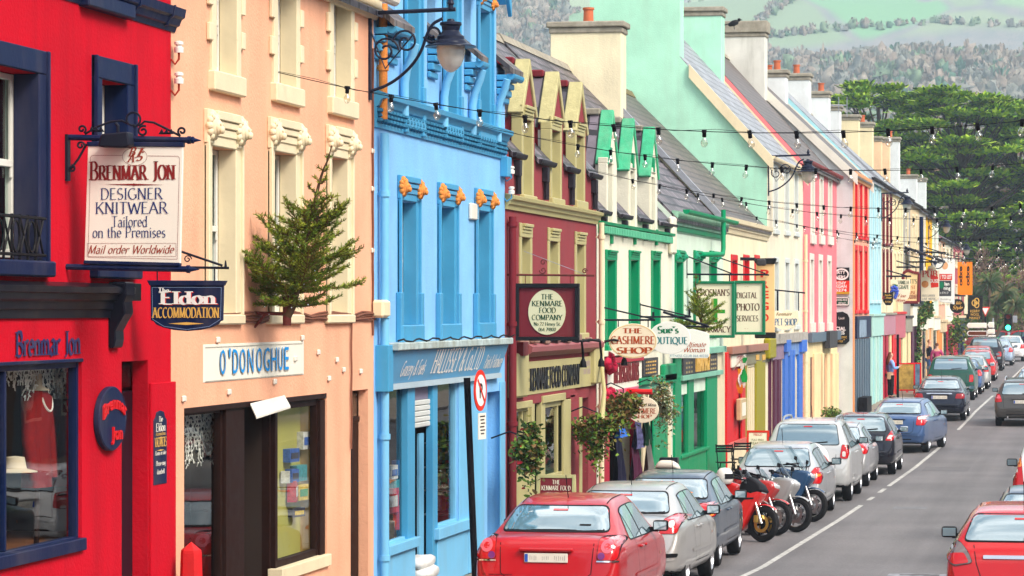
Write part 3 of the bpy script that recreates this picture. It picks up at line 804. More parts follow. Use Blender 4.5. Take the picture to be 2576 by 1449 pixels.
h.P('side_door', 884, 925, 1060, 1640, -.17, -.12, BROWN); h.P('side_fanlight', 884, 925, 990, 1050, -.17, -.13, PANE); h.P('door_transom', 884, 925, 1050, 1064, -.17, -.1, BROWN)
h.down(948, 10, 300, ORANGL, .055, .08)
for q in ((700, 1004), (936, 2)): pass
cb = MB()
for k in range(5):
 z = fz(690, 806) + .02 * k
 cb.tube([(-LF + .02 + .012 * (k % 2), h.y0 + (h.y1 - h.y0) * i / 24, z + .012 * math.sin(i * 1.3 + k) - (.02 if i % 6 == 3 else 0)) for i in range(25)], .012, 6)
cb.tube([(-LF + .025, fy(879) + .01 * math.sin(i), z - i * .09) for i in range(19)], .013, 6)
cb.tube([(-LF + .02, h.y1 - .12 + .01 * math.sin(i * 2), fz(930, 120) - i * .22) for i in range(17)], .014, 6)
cb.build('cables', mat('cable_brown', (.2, .08, .05), rough=.6), h.root)
for x, y in ((545, 855), (758, 850), (862, 930), (845, 905), (798, 886), (740, 902), (688, 960), (573, 986), (459, 1003), (905, 934), (935, 380), (935, 475), (935, 630), (825, 952)):
 p_ = fp(x, y); MB().box(p_[0], p_[0] + .03, p_[1] - .05, p_[1] + .05, p_[2] - .03, p_[2] + .03).build('cable_clip', WHITEP, h.root, bevel=.01)
p_ = fp(945, 777); MB().box(p_[0], p_[0] + .16, p_[1] - .25, p_[1] + .14, p_[2] - .11, p_[2] + .11).build('meter_box', CREAMT, h.root, bevel=.03)
ya, yb = fy(625), fy(723); zq = fz(670, 1010)
solo(MB().prism([(-LF + .02, ya, zq), (-LF + .02, yb - .2, zq + .05), (-LF + .1, yb - .25, zq - .07), (-LF + .1, ya - .05, zq - .14)], (.0, 0, -.02)).build('canopy_board', WHITEP), 'bent white board jutting out over the brown shop door', 'awning board')
peach = h
h = House('sky blue house with lion mask windows, three dormers and blue shopfront', 940, 1270)
B1 = [h.hole(*q, .16) for q in ((1006, 1044, 507, 818), (1105, 1140, 521, 815), (1198, 1228, 532, 812))]
zt = fz(1105, 112)
fr = h.hole(968, 1152, 968, 1640, .1)
dr = h.hole(1226, 1258, 985, 1640, .25)
bdw = []
for xc, xl, xr, yb in ((1034, 1020, 1050, 300), (1131, 1117, 1146, 318), (1216, 1203, 1229, 335)):
 bdw.append((xc, [fy(xl), fy(xr), fz(xc, yb), zt + .75, .16])); h.holes.append(bdw[-1][1])
h.wall(BLUEW, zt, rise=4.1, side=BLUEW)
h.roof(SLATE1, ov=-.3, up=.05, ridge=STONE)
for w in B1:
 o = h.window(w, BLUET, .15, .03, line=True, curt=mat('blue_blind', (.05, .22, .36)), fm=SASH, silld=.06, sillh=.26)
 h.headpiece(o, w, BLUET, .15, ORANGL, .3)
 a, b, c, d, dp = w
 for ya, yb in ((a - .24, a - .09), (b + .09, b + .24)): MB().box(-LF, -LF + .075, ya, yb, c - .3, c + .42).build('surround_foot', BLUET, o, bevel=.01)
for xc, wn in bdw:
 yl, yr, zz0 = wn[:3]
 wall_dormer(h, xc, 1.08, zt + .95, zt + 2.25, BLUEW, BLUEW, BLUET, wn, zt, copd=.25, out=.16, barge=BLUET, slate=SLATE1)
 o = h.window([yl, yr, zz0, zt + .75, .14], BLUET, .16, .03, line=True, curt=mat('blue_blind', (.05, .22, .36)), silld=.05)
 h.headpiece(o, [yl, yr, zz0, zt + .75, .14], BLUET, .16, ORANGL, .24)
 for ya, yb_ in ((yl - .25, yl - .09), (yr + .09, yr + .25)): MB().box(-LF, -LF + .07, ya, yb_, zz0 - .2, zz0 + .45).build('surround_foot', BLUET, o, bevel=.01)
ds = [fy(1034), fy(1131), fy(1216)]
gaps = [(h.y0 + .03, ds[0] - .98), (ds[0] + .98, ds[1] - .98), (ds[1] + .98, ds[2] - .98), (ds[2] + .98, h.y1 + .1)]
for ya, yb in gaps:
 for o_, z_, hh in ((.05, zt - .5, .09), (.09, zt - .4, .1), (.13, zt - .29, .09), (.17, zt - .19, .09)):
  MB().box(-LF, -LF + o_, ya, yb, z_, z_ + hh - .006).build('eave_cornice', BLUET, h.root, bevel=.012)
 prof_y(MB(), [(.26, zt - .02), (-.7, zt + .78), (-.7, zt + .7), (.26, zt - .1)], ya - .03, yb + .03, LF).build('eave_slope', SLATE4, h.root)
 h.gutter(zt - .1, BLUET, .06, .22, ya, yb)
for x in (1003, 1104, 1176, 1240):
 y = fy(x); zz1 = fz(1100, 318)
 MB().tube([(-LF + .22, y - .02, zt - .2), (-LF + .18, y, zt - .34), (-LF + .1, y + .03, zt - .52), (-LF + .07, y + .03, zt - .7), (-LF + .07, y + .03, zz1)], .055, 10).build('downpipe', BLUES, h.root, smooth=50)
zc = fz(1110, 362)
o = h.band('cornice', [(0, zc), (.05, zc), (.06, zc + .04), (.05, zc + .05), (.05, zc + .25), (.1, zc + .27), (.16, zc + .34), (.24, zc + .36), (.26, zc + .42), (0, zc + .47)], BLUET)
b_ = MB(); n = 46
for i in range(n):
 y = h.y0 + .1 + (h.y1 - h.y0 - .2) * i / n
 for dz in (.08, .14, .2): b_.lathe([(0, -.03), (.05, 0), (.04, .035), (0, .045)], (-LF + .05, y + (.04 if dz == .14 else 0), zc + dz), 6)
b_.build('leaf_frieze', mat('dark_blue_frieze', (.03, .16, .28), rough=.8, var=.4, sc=8), o)
h.P('corner_bracket', 1258, 1269, 395, 445, 0, .2, BLUET); h.P('alarm_box', 1178, 1197, 512, 553, 0, .09, WHITEP, bevel=.015)
h.down(950, 335, 1640, BLUES, .055, .09, ground=True)
zb, ztp = fz(1115, 952), fz(1115, 874)
yl, yr = fy(958), fy(1248)
fa = MB().prism([(-LF, yl, zb), (-LF + .05, yl, zb), (-LF + .19, yl, ztp), (-LF, yl, ztp)], (0, yr - yl, 0)).build('fascia', gloss('fascia_blue', (.10, .34, .58)), h.root, bevel=.01)
MB().prism([(-LF, yl - .02, zb - .07), (-LF + .085, yl - .02, zb - .07), (-LF + .075, yl - .02, zb + .004), (-LF, yl - .02, zb + .004)], (0, yr - yl + .04, 0)).build('fascia_rail', mat('grey_blue_rail', (.34, .44, .5), rough=.6), h.root)
sl = Vector((.14, 0, ztp - zb)).normalized(); nn = Vector((ztp - zb, 0, -.14)).normalized()
t = MB(); zm = Vector((-LF + .05, 0, zb)) + sl * .1 + nn * .004
for tx, xa, xb_, hh, kw in (('Grocery & Fuels', 988, 1048, .2, dict(slant=.25, thick=.15, serif=False)), ('HALLISSEY & Co.LTD', 1066, 1190, .33, dict(thick=.16)), ('Paints & Hardware', 1200, 1244, .2, dict(slant=.25, thick=.15, serif=False))):
 a, b = fy(xa), fy(xb_)
 ser(t, tx, hh, U_, sl, (zm.x, (a + b) / 2, zm.z), nn, width=b - a, **kw)
t.build('fascia_lettering', mat('lettering_white', (.86, .84, .78), rough=.5, var=0), fa)
ld = MB(); n = 7
for i in range(n):
 a, b = yl - .06 + (yr - yl + .12) * i / n, yl - .06 + (yr - yl + .12) * (i + 1) / n - .012
 ld.box(-LF, -LF + .25, a, b, ztp + .004, ztp + .1)
ld.build('fascia_ledge', mat('flaking_ledge', (.42, .52, .52), rough=.8, var=.45, sc=7, streak=.6, dirt=(.2, .18, .1)), h.root, bevel=.012)
h.P('fascia_bracket', 944, 957, 868, 985, 0, .3, BLUET)
h.P('pilaster', 950, 967, 985, 1640, 0, .07, BLUES, ground=True)
h.shopwin(966, 1026, 960, 1368, -.05, BLUES, t=.05, name='display_window'); h.P('window_sill', 965, 1043, 1362, 1386, -.06, .15, BLUES); h.P('stall_riser', 966, 1040, 1384, 1640, -.1, .05, BLUES, ground=True)
h.P('door_post', 1023, 1041, 960, 1640, -.08, .03, BLUET, ground=True); h.P('door_post', 1086, 1098, 960, 1640, -.08, .03, BLUET, ground=True)
h.shopwin(1097, 1152, 952, 1322, -.05, BLUES, t=.05, name='display_window'); h.P('window_sill', 1090, 1178, 1316, 1343, -.06, .15, BLUES); h.P('stall_riser', 1096, 1164, 1341, 1640, -.1, .05, BLUES, ground=True)
rs = MB(); a, b = fy(1041), fy(1086); c, d = fz(1063, 1075), fz(1063, 1005)
for i in range(5): rs.box(-LF - .09, -LF - .02, a, b, c + (d - c) * i / 5, c + (d - c) * (i + 1) / 5 - .008)
rs.build('roller_shutter', PALEB, h.root, bevel=.01)
h.P('transom', 1041, 1086, 955, 1006, -.1, -.05, mat('grey_violet_panel', (.22, .21, .3)))
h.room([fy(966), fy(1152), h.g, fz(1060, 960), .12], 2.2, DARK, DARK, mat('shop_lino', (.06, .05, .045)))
dl = h.P('door', 1074, 1085, 1090, 1640, -.14, -.1, BLUES)
h.P('pier_panel', 1153, 1176, 955, 1640, 0, .03, BLUES, ground=True); h.P('pilaster', 1176, 1214, 955, 1640, 0, .05, BLUES, ground=True)
h.P('doorway_leaf', 1226, 1258, 1000, 1640, -.24, -.2, BLUES, ground=True); h.P('pilaster', 1256, 1268, 960, 1640, 0, .04, BLUES, ground=True)
cb = MB(); cb.tube([(-LF + .22 + .02 * math.sin(i * 2.3), yl + (yr - yl + .3) * i / 30, ztp + .125 + .02 * math.sin(i * 1.7)) for i in range(31)], .012, 6)
cb.build('cable', BLACKM, h.root)
blue = h
h = House('maroon house with olive trim and three olive coped gable dormers', 1270, 1500)
K1 = [h.hole(*q, .15) for q in ((1309, 1332, 598, 838), (1380, 1402, 608, 838), (1448, 1468, 616, 838))]
zt = fz(1390, 412)
so = h.hole(1278, 1442, 1015, 1640, .1); dd = h.hole(1452, 1480, 1002, 1640, .35)
dws = []
for xc, xl, xr, yt, yb in ((1330, 1313, 1336, 302, 492), (1403, 1385, 1407, 329, 500), (1462, 1447, 1466, 342, 506)):
 wn = h.hole(xl, xr, yt, yb, .15); dws.append((xc, wn))
h.wall(MAROON, zt, rise=3.9)
h.roof(SLATE2, ov=-.3, ridge=STONE)
for xc, wn in dws:
 wall_dormer(h, xc - 2, .69, 6.6, 7.48, MAROON, DRED, OLIVER, wn, zt, copd=.2, slate=SLATE1, back=1.9)
 o = h.window(wn, OLIVE, .12, .025, line=False, sillh=.14); h.headpiece(o, wn, OLIVE, .1, None, .2, .03)
ds = [fy(xc - 2) for xc, _ in dws]
eave_bits(h, [(h.y0 + .3, ds[0] - .62), (ds[0] + .62, ds[1] - .62), (ds[1] + .62, ds[2] - .62), (ds[2] + .62, h.y1 + .1)], zt, SLATE1, GUT, pl=.62)
for w in K1:
 o = h.window(w, OLIVE, .13, .025, curt=mat('olive_blind', (.25, .23, .12))); h.headpiece(o, w, OLIVE, .13, None, .2, .03)
zc = fz(1385, 545)
h.band('cornice', [(0, zc), (.06, zc), (.08, zc + .06), (.14, zc + .08), (.16, zc + .13), (.24, zc + .15), (.26, zc + .2), (0, zc + .24)], OLIVE)
h.down(1275, 545, 1640, MAROONT, .06, .09, ground=True)
h.P('pilaster', 1277, 1283, 1000, 1640, 0, .05, MAROONT, ground=True)
fa = h.P('fascia', 1277, 1490, 905, 985, 0, .08, OLIVE); h.P('console', 1277, 1310, 888, 1000, .0, .24, OLIVE, bevel=.03); h.P('console', 1480, 1499, 870, 965, .0, .24, OLIVE, bevel=.03)
t = MB()
sans(t, 'THE KENMARE FOOD COMPANY', .36, U_, Z_, (-LF + OO(.08), (fy(1302) + fy(1451)) / 2, fz(1376, 976)), (1, 0, 0), width=fy(1451) - fy(1302), bold=.008, depth=.02)
t.build('raised_lettering', BLACKG, fa)
t = MB(); ser(t, 'Country', .13, U_, Z_, (-LF + OO(.08), fy(1470), fz(1470, 920)), (1, 0, 0), width=.7); ser(t, 'Fine Foods', .13, U_, Z_, (-LF + OO(.08), fy(1470), fz(1470, 940)), (1, 0, 0), width=.8)
t.build('faint_lettering', mat('faded_violet', (.4, .3, .33)), fa)
h.band('shop_cornice', [(0, fz(1390, 893)), (.1, fz(1390, 893)), (.3, fz(1390, 880)), (.32, fz(1390, 868)), (.2, fz(1390, 862)), (0, fz(1390, 860))], gloss('faded_maroon', (.30, .09, .10)), 1312, 1496)
h.P('gutter_end', 1287, 1300, 860, 895, .0, .33, MAROONT)
wb = MB()
for k in range(7):
 y = fy(1302 + k * 27.); z = fz(1390, 860)
 wb.box(-LF + .05, -LF + .17, y - .12 - .06 * (k % 3), y + .1, z - .02 + .02 * (k % 2), z + .05 + .03 * (k % 3))
wb.build('rotten_board', mat('rotten_wood', (.33, .2, .16), rough=.9, var=.5, sc=6), h.root, bevel=.015)
h.P('shopfront_head', 1278, 1442, 985, 1012, 0, .06, MAROON)
h.P('shop_cornice', 1283, 1330, 1010, 1027, 0, .12, OLIVE); h.P('shop_cornice', 1357, 1414, 992, 1010, 0, .12, OLIVE)
h.shopwin(1278, 1336, 1022, 1640, -.05, OLIVE, bars=(.36, .7), t=.09, name='display_window', z=(h.g + .45, fz(1306, 1022))); h.P('door_post', 1334, 1341, 1010, 1640, -.05, .05, OLIVE, ground=True)
h.P('shop_door', 1341, 1357, 1020, 1640, -.3, -.25, gloss('dark_green_door', (.03, .045, .02)), ground=True)
h.P('door_post', 1356, 1366, 1010, 1640, -.05, .07, OLIVE, ground=True)
h.shopwin(1364, 1420, 1008, 1640, -.03, OLIVE, t=.1, bars=(.72,), name='display_window', z=(h.g + .45, fz(1390, 1008))); h.P('pilaster', 1412, 1430, 1005, 1640, 0, .08, OLIVE, ground=True)
h.P('stall_riser', 1278, 1340, 1190, 1640, -.08, .03, OLIVE, ground=True); h.P('stall_riser', 1364, 1430, 1190, 1640, -.08, .03, OLIVE, ground=True)
h.P('pier', 1430, 1452, 992, 1640, 0, .06, MAROON, ground=True); h.P('pilaster', 1452, 1458, 1000, 1640, .0, .09, OLIVE, ground=True)
h.P('doorway_leaf', 1453, 1480, 1030, 1640, -.34, -.3, MAROONT, ground=True)
h.room([fy(1279), fy(1441), h.g, fz(1350, 1015), .12], 2., DARK, DARK, mat('shop_lino', (.06, .05, .045)))
bl = MB()       # awning arm left on the front
bl.tube([(-LF + .1, fy(1497), fz(1497, 890)), (-LF + .35, fy(1470), fz(1470, 985)), (-LF + .45, fy(1440), fz(1440, 1125))], [.03, .035, .07], 8)
bl.build('awning_arm', OLIVE, h.root, smooth=40)
h.down(1499, 560, 1640, CREAMT, .05, .1, ground=True)
kenmare = h
h = House('ivory house with green windows and three green coped gable dormers', 1500, 1690)
G1 = [h.hole(*q, .15) for q in ((1525, 1546, 655, 868), (1584, 1604, 655, 862), (1640, 1657, 655, 858))]
zt = fz(1600, 548)
dws = []
for xc, xl, xr, yt, yb in ((1540, 1525, 1538, 412, 562), (1592, 1582, 1595, 425, 572), (1644, 1635, 1646, 435, 580)):
 dws.append((xc, h.hole(xl, xr, yt, yb, .14)))
s1 = h.hole(1528, 1592, 1005, 1640, .3); s2 = h.hole(1604, 1660, 985, 1640, .12)
h.wall(IVORY, zt, rise=3.9)
h.roof(SLATE2, ov=-.3, ridge=STONE)
for xc, wn in dws:
 wall_dormer(h, xc - 1, .70, 6.2, 7.22, IVORY, IVORY, GREENR, wn, zt, copd=.2, slate=SLATE1, back=2.2, copt=.09)
 h.window(wn, IVORY, .1, .03)
 a, b, c, d, dp = wn
 MB().prism([(-LF, (a + b) / 2 - .13, d + .3), (-LF, (a + b) / 2 + .13, d + .3), (-LF, (a + b) / 2 + .08, d + .02), (-LF, (a + b) / 2 - .08, d + .02)], (.05, 0, 0)).build('keystone', GREEN, h.root, bevel=.01)
ds = [fy(xc - 1) for xc, _ in dws]
eave_bits(h, [(h.y0 + .02, ds[0] - .62), (ds[0] + .62, ds[1] - .62), (ds[1] + .62, ds[2] - .62), (ds[2] + .62, h.y1 + .1)], zt, SLATE1, GUT, .6, .6, pl=.42)
for w in G1:
 o = h.window(w, GREEN, .15, .025, curt=mat('green_blind', (.01, .15, .08)), fm=GREEN); h.headpiece(o, w, GREEN, .15, None, .17, .03)
 a, b, c, d, dp = w
 MB().prism([(-LF, (a + b) / 2 - .12, d + .62), (-LF, (a + b) / 2 + .12, d + .62), (-LF, (a + b) / 2 + .07, d + .3), (-LF, (a + b) / 2 - .07, d + .3)], (.05, 0, 0)).build('keystone', GREEN, o, bevel=.01)
zc = fz(1595, 603)
o = h.band('cornice', [(0, zc + .03), (.05, zc + .03), (.06, zc + .16), (.22, zc + .18), (.24, zc + .23), (0, zc + .25)], GREEN, 1504, 1684)
d_ = MB(); n = 44
for i in range(n):
 y = fy(1506) + (fy(1680) - fy(1506)) * i / n
 d_.box(-LF + .05, -LF + .13, y, y + .085, zc + .02, zc + .155)
d_.build('dentils', mat('pale_green_dentil', (.1, .42, .25)), o, bevel=.01)
h.P('corner_finial', 1680, 1690, 545, 640, 0, .2, IVORY, bevel=.04); h.P('cornice_ledge', 1500, 1600, 880, 893, 0, .25, IVORY)
PLAST = mat('crimson_plaster_ornament', (.50, .015, .055), rough=.6, var=.3, sc=14, bump=1., bsc=18)
h.P('pilaster', 1509, 1526, 893, 1640, 0, .1, CRIM, ground=True)
orn = MB(); rnd = random.Random(3)
for (ya_, yb_, n) in ((895, 935, 14), (985, 1062, 24)):
 for i in range(n):
  y = fy(1509 + 17 * rnd.random()); z = fz(1517, ya_ + (yb_ - ya_) * i / n)
  orn.lathe([(0, -.09), (.09, -.03), (.08, .05), (0, .09)], (-LF + .12, y, z), 7)
orn.build('fruit_ornament', PLAST, h.root, smooth=60)
fa = h.P('fascia', 1520, 1606, 912, 978, .02, .12, OFFW); h.P('fascia_cornice', 1520, 1606, 897, 911, 0, .2, CRIM); h.P('fascia_rail', 1520, 1597, 977, 993, 0, .14, gloss('rose_rail', (.55, .12, .2)))
t = MB(); sans(t, 'THE DESIGNER KNITS', .36, U_, Z_, (-LF + OO(.12), (fy(1533) + fy(1597)) / 2, fz(1565, 960)), (1, 0, 0), width=fy(1597) - fy(1533), bold=.01, depth=.02); t.build('raised_lettering', MAROONT, fa)
pq = h.P('plaque', 1608, 1645, 900, 945, .1, .16, CHAR)
t = MB()
for k in range(4):
 for j in range(5): t.box(-LF + OO(.16), -LF + OO(.16) + .004, fy(1613 + j * 5.6), fy(1617 + j * 5.6 - (j * k) % 3), fz(1626, 912 + k * 9), fz(1626, 908 + k * 9))
t.build('plaque_lettering', GOLD, pq)
h.P('shop_transom', 1526, 1592, 990, 1008, -.05, .06, CRIM); h.P('pilaster', 1590, 1598, 990, 1640, -.05, .08, CRIM, ground=True)
h.P('fascia_cornice', 1598, 1690, 945, 962, 0, .2, GREEN); h.P('frieze', 1598, 1690, 962, 985, 0, .06, mat('green_frieze', (.08, .36, .24), var=.2))
h.P('pilaster', 1596, 1608, 985, 1640, 0, .08, GREEN, ground=True); h.P('jamb', 1617, 1622, 990, 1640, -.1, .02, CREAMT, ground=True); h.P('jamb', 1628, 1634, 990, 1640, -.1, .02, CREAMT, ground=True)
h.P('green_panel', 1640, 1676, 975, 1640, 0, .06, GREEN, ground=True); h.P('pilaster', 1676, 1682, 960, 1640, .0, .08, CREAMT, ground=True); h.P('console', 1660, 1690, 915, 965, 0, .2, GREEN, bevel=.03)
h.room([s1[0], s1[1], h.g, s1[3], .3], 1.6, DARK); h.room([s2[0], s2[1], h.g, s2[3], .12], 1.6, mat('dim_green_room', (.03, .12, .08)))
h.shopwin(1606, 1641, 985, 1640, -.06, GREEN, t=.08, name='display_window', z=(h.g + .4, s2[3]))
cashmere = h
h = House('pale mint house with green pedimented windows and green chemist shopfront', 1690, 1820)
PH = [h.hole(*q, .15) for q in ((1699, 1715, 660, 838), (1746, 1759, 660, 834), (1786, 1800, 660, 832))]
zt = fz(1756, 556)
s1 = h.hole(1712, 1800, 985, 1640, .2)
h.wall(PALEMINT, zt, rise=3.75)
h.roof(SLATE2, ridge=STONE)
for w in PH:
 o = h.window(w, GREEN, .14, .025, curt=mat('green_blind', (.01, .15, .08)), fm=GREEN); h.headpiece(o, w, GREEN, .14, mat('green_mask', (.02, .3, .17), rough=.6), .24, .05)
zc = fz(1757, 594)
h.band('cornice', [(0, zc), (.05, zc), (.06, zc + .12), (.14, zc + .14), (.14, zc + .22), (.24, zc + .3), (.26, zc + .42), (0, zc + .44)], mat('mint_cornice', (.28, .52, .38), rough=.7, var=.3, sc=6, streak=.3))
h.P('frieze', 1692, 1818, 580, 591, .0, .09, GREEN)
h.gutter(h.zt + .12, GREEN, .07, .3)
MB().tube([fp(1757, 640)] + [(-LF + .25, fy(1760), fz(1760, 640)), (-LF + .3, fy(1785), fz(1785, 640)), (-LF + .3, fy(1787), fz(1787, 625)), (-LF + .3, fy(1787), fz(1787, 528))], .055, 8).build('vent_pipe', GREEN, h.root, smooth=50)
h.P('pilaster', 1692, 1708, 890, 1640, 0, .1, GREEN, ground=True); h.P('pier', 1800, 1820, 880, 1640, 0, .06, CREAMT, ground=True); h.P('pier_foot', 1800, 1820, 1122, 1640, .0, .1, GREEN, ground=True)
fa = h.P('fascia', 1712, 1798, 895, 938, .06, .12, CHAR); h.P('fascia_rail', 1706, 1808, 938, 950, 0, .2, mat('mint_rail', (.2, .45, .34), var=.2)); h.P('fascia_cornice', 1690, 1815, 876, 892, 0, .22, mat('mint_rail', (.2, .45, .34), var=.2))
t = MB(); sans(t, 'PHARMACY', .42, U_, Z_, (-LF + OO(.12), (fy(1742) + fy(1776)) / 2, fz(1760, 930)), (1, 0, 0), width=fy(1776) - fy(1742), bold=.04, depth=.04); t.build('gold_lettering', GOLD, fa)
t = MB()
for x0, x1 in ((1716, 1738), (1779, 1796)):
 for k in range(3):
  for j in range(3): t.box(-LF + OO(.12), -LF + OO(.12) + .004, fy(x0 + 2 + j * (x1 - x0) / 3.4), fy(x0 + 5.5 + j * (x1 - x0) / 3.4), fz(1760, 911 + k * 11), fz(1760, 906 + k * 11))
t.build('small_lettering', mat('tarnished_gold', (.35, .28, .14)), fa)
h.shopwin(1708, 1730, 955, 1640, -.02, GREEN, t=.1, name='display_window', z=(h.g + .55, fz(1719, 955))); h.P('window_post', 1728, 1742, 950, 1640, -.06, .06, GREEN, ground=True)
h.shopwin(1740, 1776, 950, 1640, -.06, GREEN, t=.12, name='display_window', z=(h.g + .62, fz(1758, 950))); h.P('pilaster', 1774, 1800, 945, 1640, -.04, .08, GREEN, ground=True)
h.P('stall_riser', 1706, 1776, 1140, 1640, -.1, .05, GREEN, ground=True); h.P('sill', 1706, 1778, 1134, 1142, -.06, .14, GREEN)
h.room([s1[0], s1[1], h.g, s1[3], .2], 1.2, mat('pale_display', (.5, .5, .45), var=.4, sc=3), mat('pale_display', (.5, .5, .45)))
for k in range(13):
 pass
pharmacy = h
h = House('cream house with red upper windows over red and olive cafe front', 1820, 1930)
PR = [h.hole(*q, .15) for q in ((1840, 1852, 655, 822), (1871, 1882, 655, 820), (1899, 1908, 655, 818))]
s1 = h.hole(1832, 1866, 915, 1640, .1); s2 = h.hole(1874, 1898, 925, 1640, .2)
zt = fz(1876, 566)
h.wall(wallp('cream_cafe_plaster', (.80, .74, .52)), zt, rise=3.65)
h.roof(SLATE4, ridge=mat('mossy_ridge', (.2, .17, .09), rough=.9, var=.5, sc=6, bump=.6))
for w in PR: h.window(w, REDG, .14, .025, head=True)
zc = fz(1878, 596)
h.band('cornice', [(0, zc), (.06, zc), (.1, zc + .1), (.16, zc + .12), (.18, zc + .22), (.3, zc + .26), (.32, zc + .36), (0, zc + .38)], CREAMT)
h.P('shop_cornice', 1828, 1920, 868, 886, 0, .26, gloss('faded_red_olive', (.33, .16, .12))); h.P('console', 1921, 1937, 850, 902, 0, .32, OLIVG, bevel=.04)
fa = h.P('fascia', 1858, 1932, 888, 915, 0, .08, gloss('grey_olive', (.22, .21, .13))); h.P('fascia_plate', 1836, 1872, 893, 922, .02, .1, OFFW)
t = MB(); ser(t, 'Prego', .3, U_, Z_, (-LF + OO(.1), fy(1856), fz(1856, 914)), (1, 0, 0), width=1.4); t.build('plate_lettering', CRIM, fa)
for x in (1897, 1913): h.P('gilt_ornament', x, x + 7, 892, 906, .08, .12, GOLD)
h.P('pilaster', 1823, 1832, 886, 1640, 0, .1, REDG, ground=True); h.P('red_leaf', 1832, 1848, 922, 1640, -.08, -.02, REDG, ground=True); h.P('red_leaf', 1850, 1866, 920, 1640, -.08, -.04, REDG, ground=True)
h.P('pilaster', 1862, 1871, 915, 1640, .0, .08, REDG, ground=True); h.P('pilaster', 1870, 1876, 915, 1640, .0, .07, OLIVG, ground=True); h.P('folding_door', 1876, 1898, 922, 1640, -.1, .0, CREAMT, ground=True)
for k in range(4): h.P('door_slat', 1877.5 + k * 5.2, 1880.5 + k * 5.2, 925, 1640, .0, .03, CREAMT, ground=True)
h.P('pilaster', 1898, 1912, 908, 1640, 0, .1, OLIVG, ground=True); h.P('pilaster', 1913, 1922, 905, 1640, .0, .07, OLIVG, ground=True); h.P('plinth', 1824, 1872, 1118, 1640, 0, .14, CREAMT, ground=True); h.P('plinth_rail', 1824, 1872, 1108, 1120, 0, .17, gloss('worn_red', (.55, .12, .1)))
cafe = h
yc = fy(1819) - .1
kenmare_ch = pharmacy.chimney(yc, .8, 11.15, 12.85, 8.0, 10.25, wallp('cream_chimney_plaster', (.80, .72, .50), streak=.3), STONE, 1)
prof_y(MB(), [(.1, 5.7), (-3.2, 9.25), (-3.2, 9.05), (.1, 5.5)], yc - .1, yc + .14, LF).build('parapet', LEAD, pharmacy.root)
# ================================================================ the houses farther down
h = House('cream fronted house with tall mint green gable wall and huge mint chimneys', 1930, 2020)
zt = fz(1935, 390)
Wn = [h.hole(*q, .07) for q in ((1946, 1955, 425, 578), (1974, 1983, 430, 582), (1998, 2006, 436, 585))] + [h.hole(*q, .07) for q in ((1948, 1957, 660, 822), (1975, 1984, 662, 820), (1999, 2008, 664, 818))]
h.wall(wallp('ivory_front', (.78, .70, .54), streak=.15), zt, run=3.75, rise=4.2, side=MINT)
h.roof(SLATE3, up=.02, verge=CREAMT, ridge=STONE, vend=2.1)
h.gutter(zt - .05, CREAMT, .08, .12)
for i, w in enumerate(Wn): h.window(w, PALEB, .14, .02)
h.chimney(h.y0 + .412, .82, 11.15, 13.6, 8.6, 13.4, MINT, STONE, 0, bev=0)
h.chimney(h.y1 - .4, .8, 11.15, 13.4, 8.6, fz(2020, 780) + 0 * 1 + (780 - 34) * (zc_f(2020) + .4) / F, MINT, STONE, 0)
h.P('fascia_ledge', 1932, 2020, 838, 862, 0, .28, mat('flaking_ledge2', (.42, .40, .36), rough=.8, var=.5, sc=7, streak=.5))
h.P('fascia', 1932, 1966, 864, 905, 0, .14, mat('faded_plum', (.28, .20, .28), var=.35, sc=3)); h.P('fascia', 1968, 2018, 862, 893, 0, .14, mat('faded_blue', (.16, .28, .55), var=.4, sc=3))
for x0, x1, m in ((1924, 1933, PURPLE), (1941, 1947, PURPLE), (1951, 1958, PURPLE), (1967, 1975, ROYAL), (1981, 1987, ROYAL), (1989, 1993, ROYAL), (2003, 2012, ROYAL)):
 h.P('pilaster', max(x0, 1932), x1, 903 if m is PURPLE else 880, 1640, .0, .16, m, ground=True)
for x0, x1 in ((1934, 1941), (1947, 1951), (1959, 1966), (1975, 1981), (1993, 2003)): h.P('shop_panel', x0, x1, 905, 1640, .0, .03, CREAMT, ground=True)
for x0, x1 in ((1965, 1976), (2004, 2017)): h.P('console', x0, x1, 855, 885, .0, .3, ROYAL)
mint = h
h = House('pink house with white window surrounds over cream shopfront', 2020, 2105)
zt = fz(2060, 426)
Wn = [h.hole(*q, .07) for q in ((2040, 2047, 448, 590), (2062, 2069, 452, 592), (2084, 2091, 456, 594), (2038, 2045, 654, 812), (2060, 2067, 656, 812), (2082, 2089, 658, 812))]
h.wall(PINK, zt, run=3.7, rise=4.1)
h.roof(SLATE4, up=.02, ridge=STONE)
h.gutter(zt + .05, mat('maroon_gutter', (.25, .05, .05)), .08, .16)
for w in Wn: h.window(w, WHITEP, .2, .025, sillh=.3)
h.chimney(h.y1 - .3, .85, 11.15, 13.4, 9., H + (780 - 86) * (zc_f(2105) + .4) / F, wallp('old_white_chimney', (.66, .66, .60), streak=.5, dirt=(.3, .3, .25)), STONE, 0, capt=.4)
h.P('shop_cornice', 2030, 2104, 835, 858, 0, .3, GREYSH); h.P('fascia', 2024, 2104, 858, 895, 0, .06, OCHREP)
h.P('wall_lamp_box', 2066, 2086, 832, 875, .2, .5, CHAR)
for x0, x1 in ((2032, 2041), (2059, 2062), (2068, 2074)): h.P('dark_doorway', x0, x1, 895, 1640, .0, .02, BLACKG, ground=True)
for x0, x1 in ((2021, 2031), (2042, 2058), (2063, 2067), (2075, 2082), (2088, 2096), (2097, 2104)): h.P('pilaster', x0, x1, 888, 1640, 0, .16, OCHREP, ground=True)
h.down(2019, 590, 1640, CREAMT, .05, .1, ground=True)
pink = h
L2F = 8.25
GX = 2145
y_g = fy(GX, L2F)
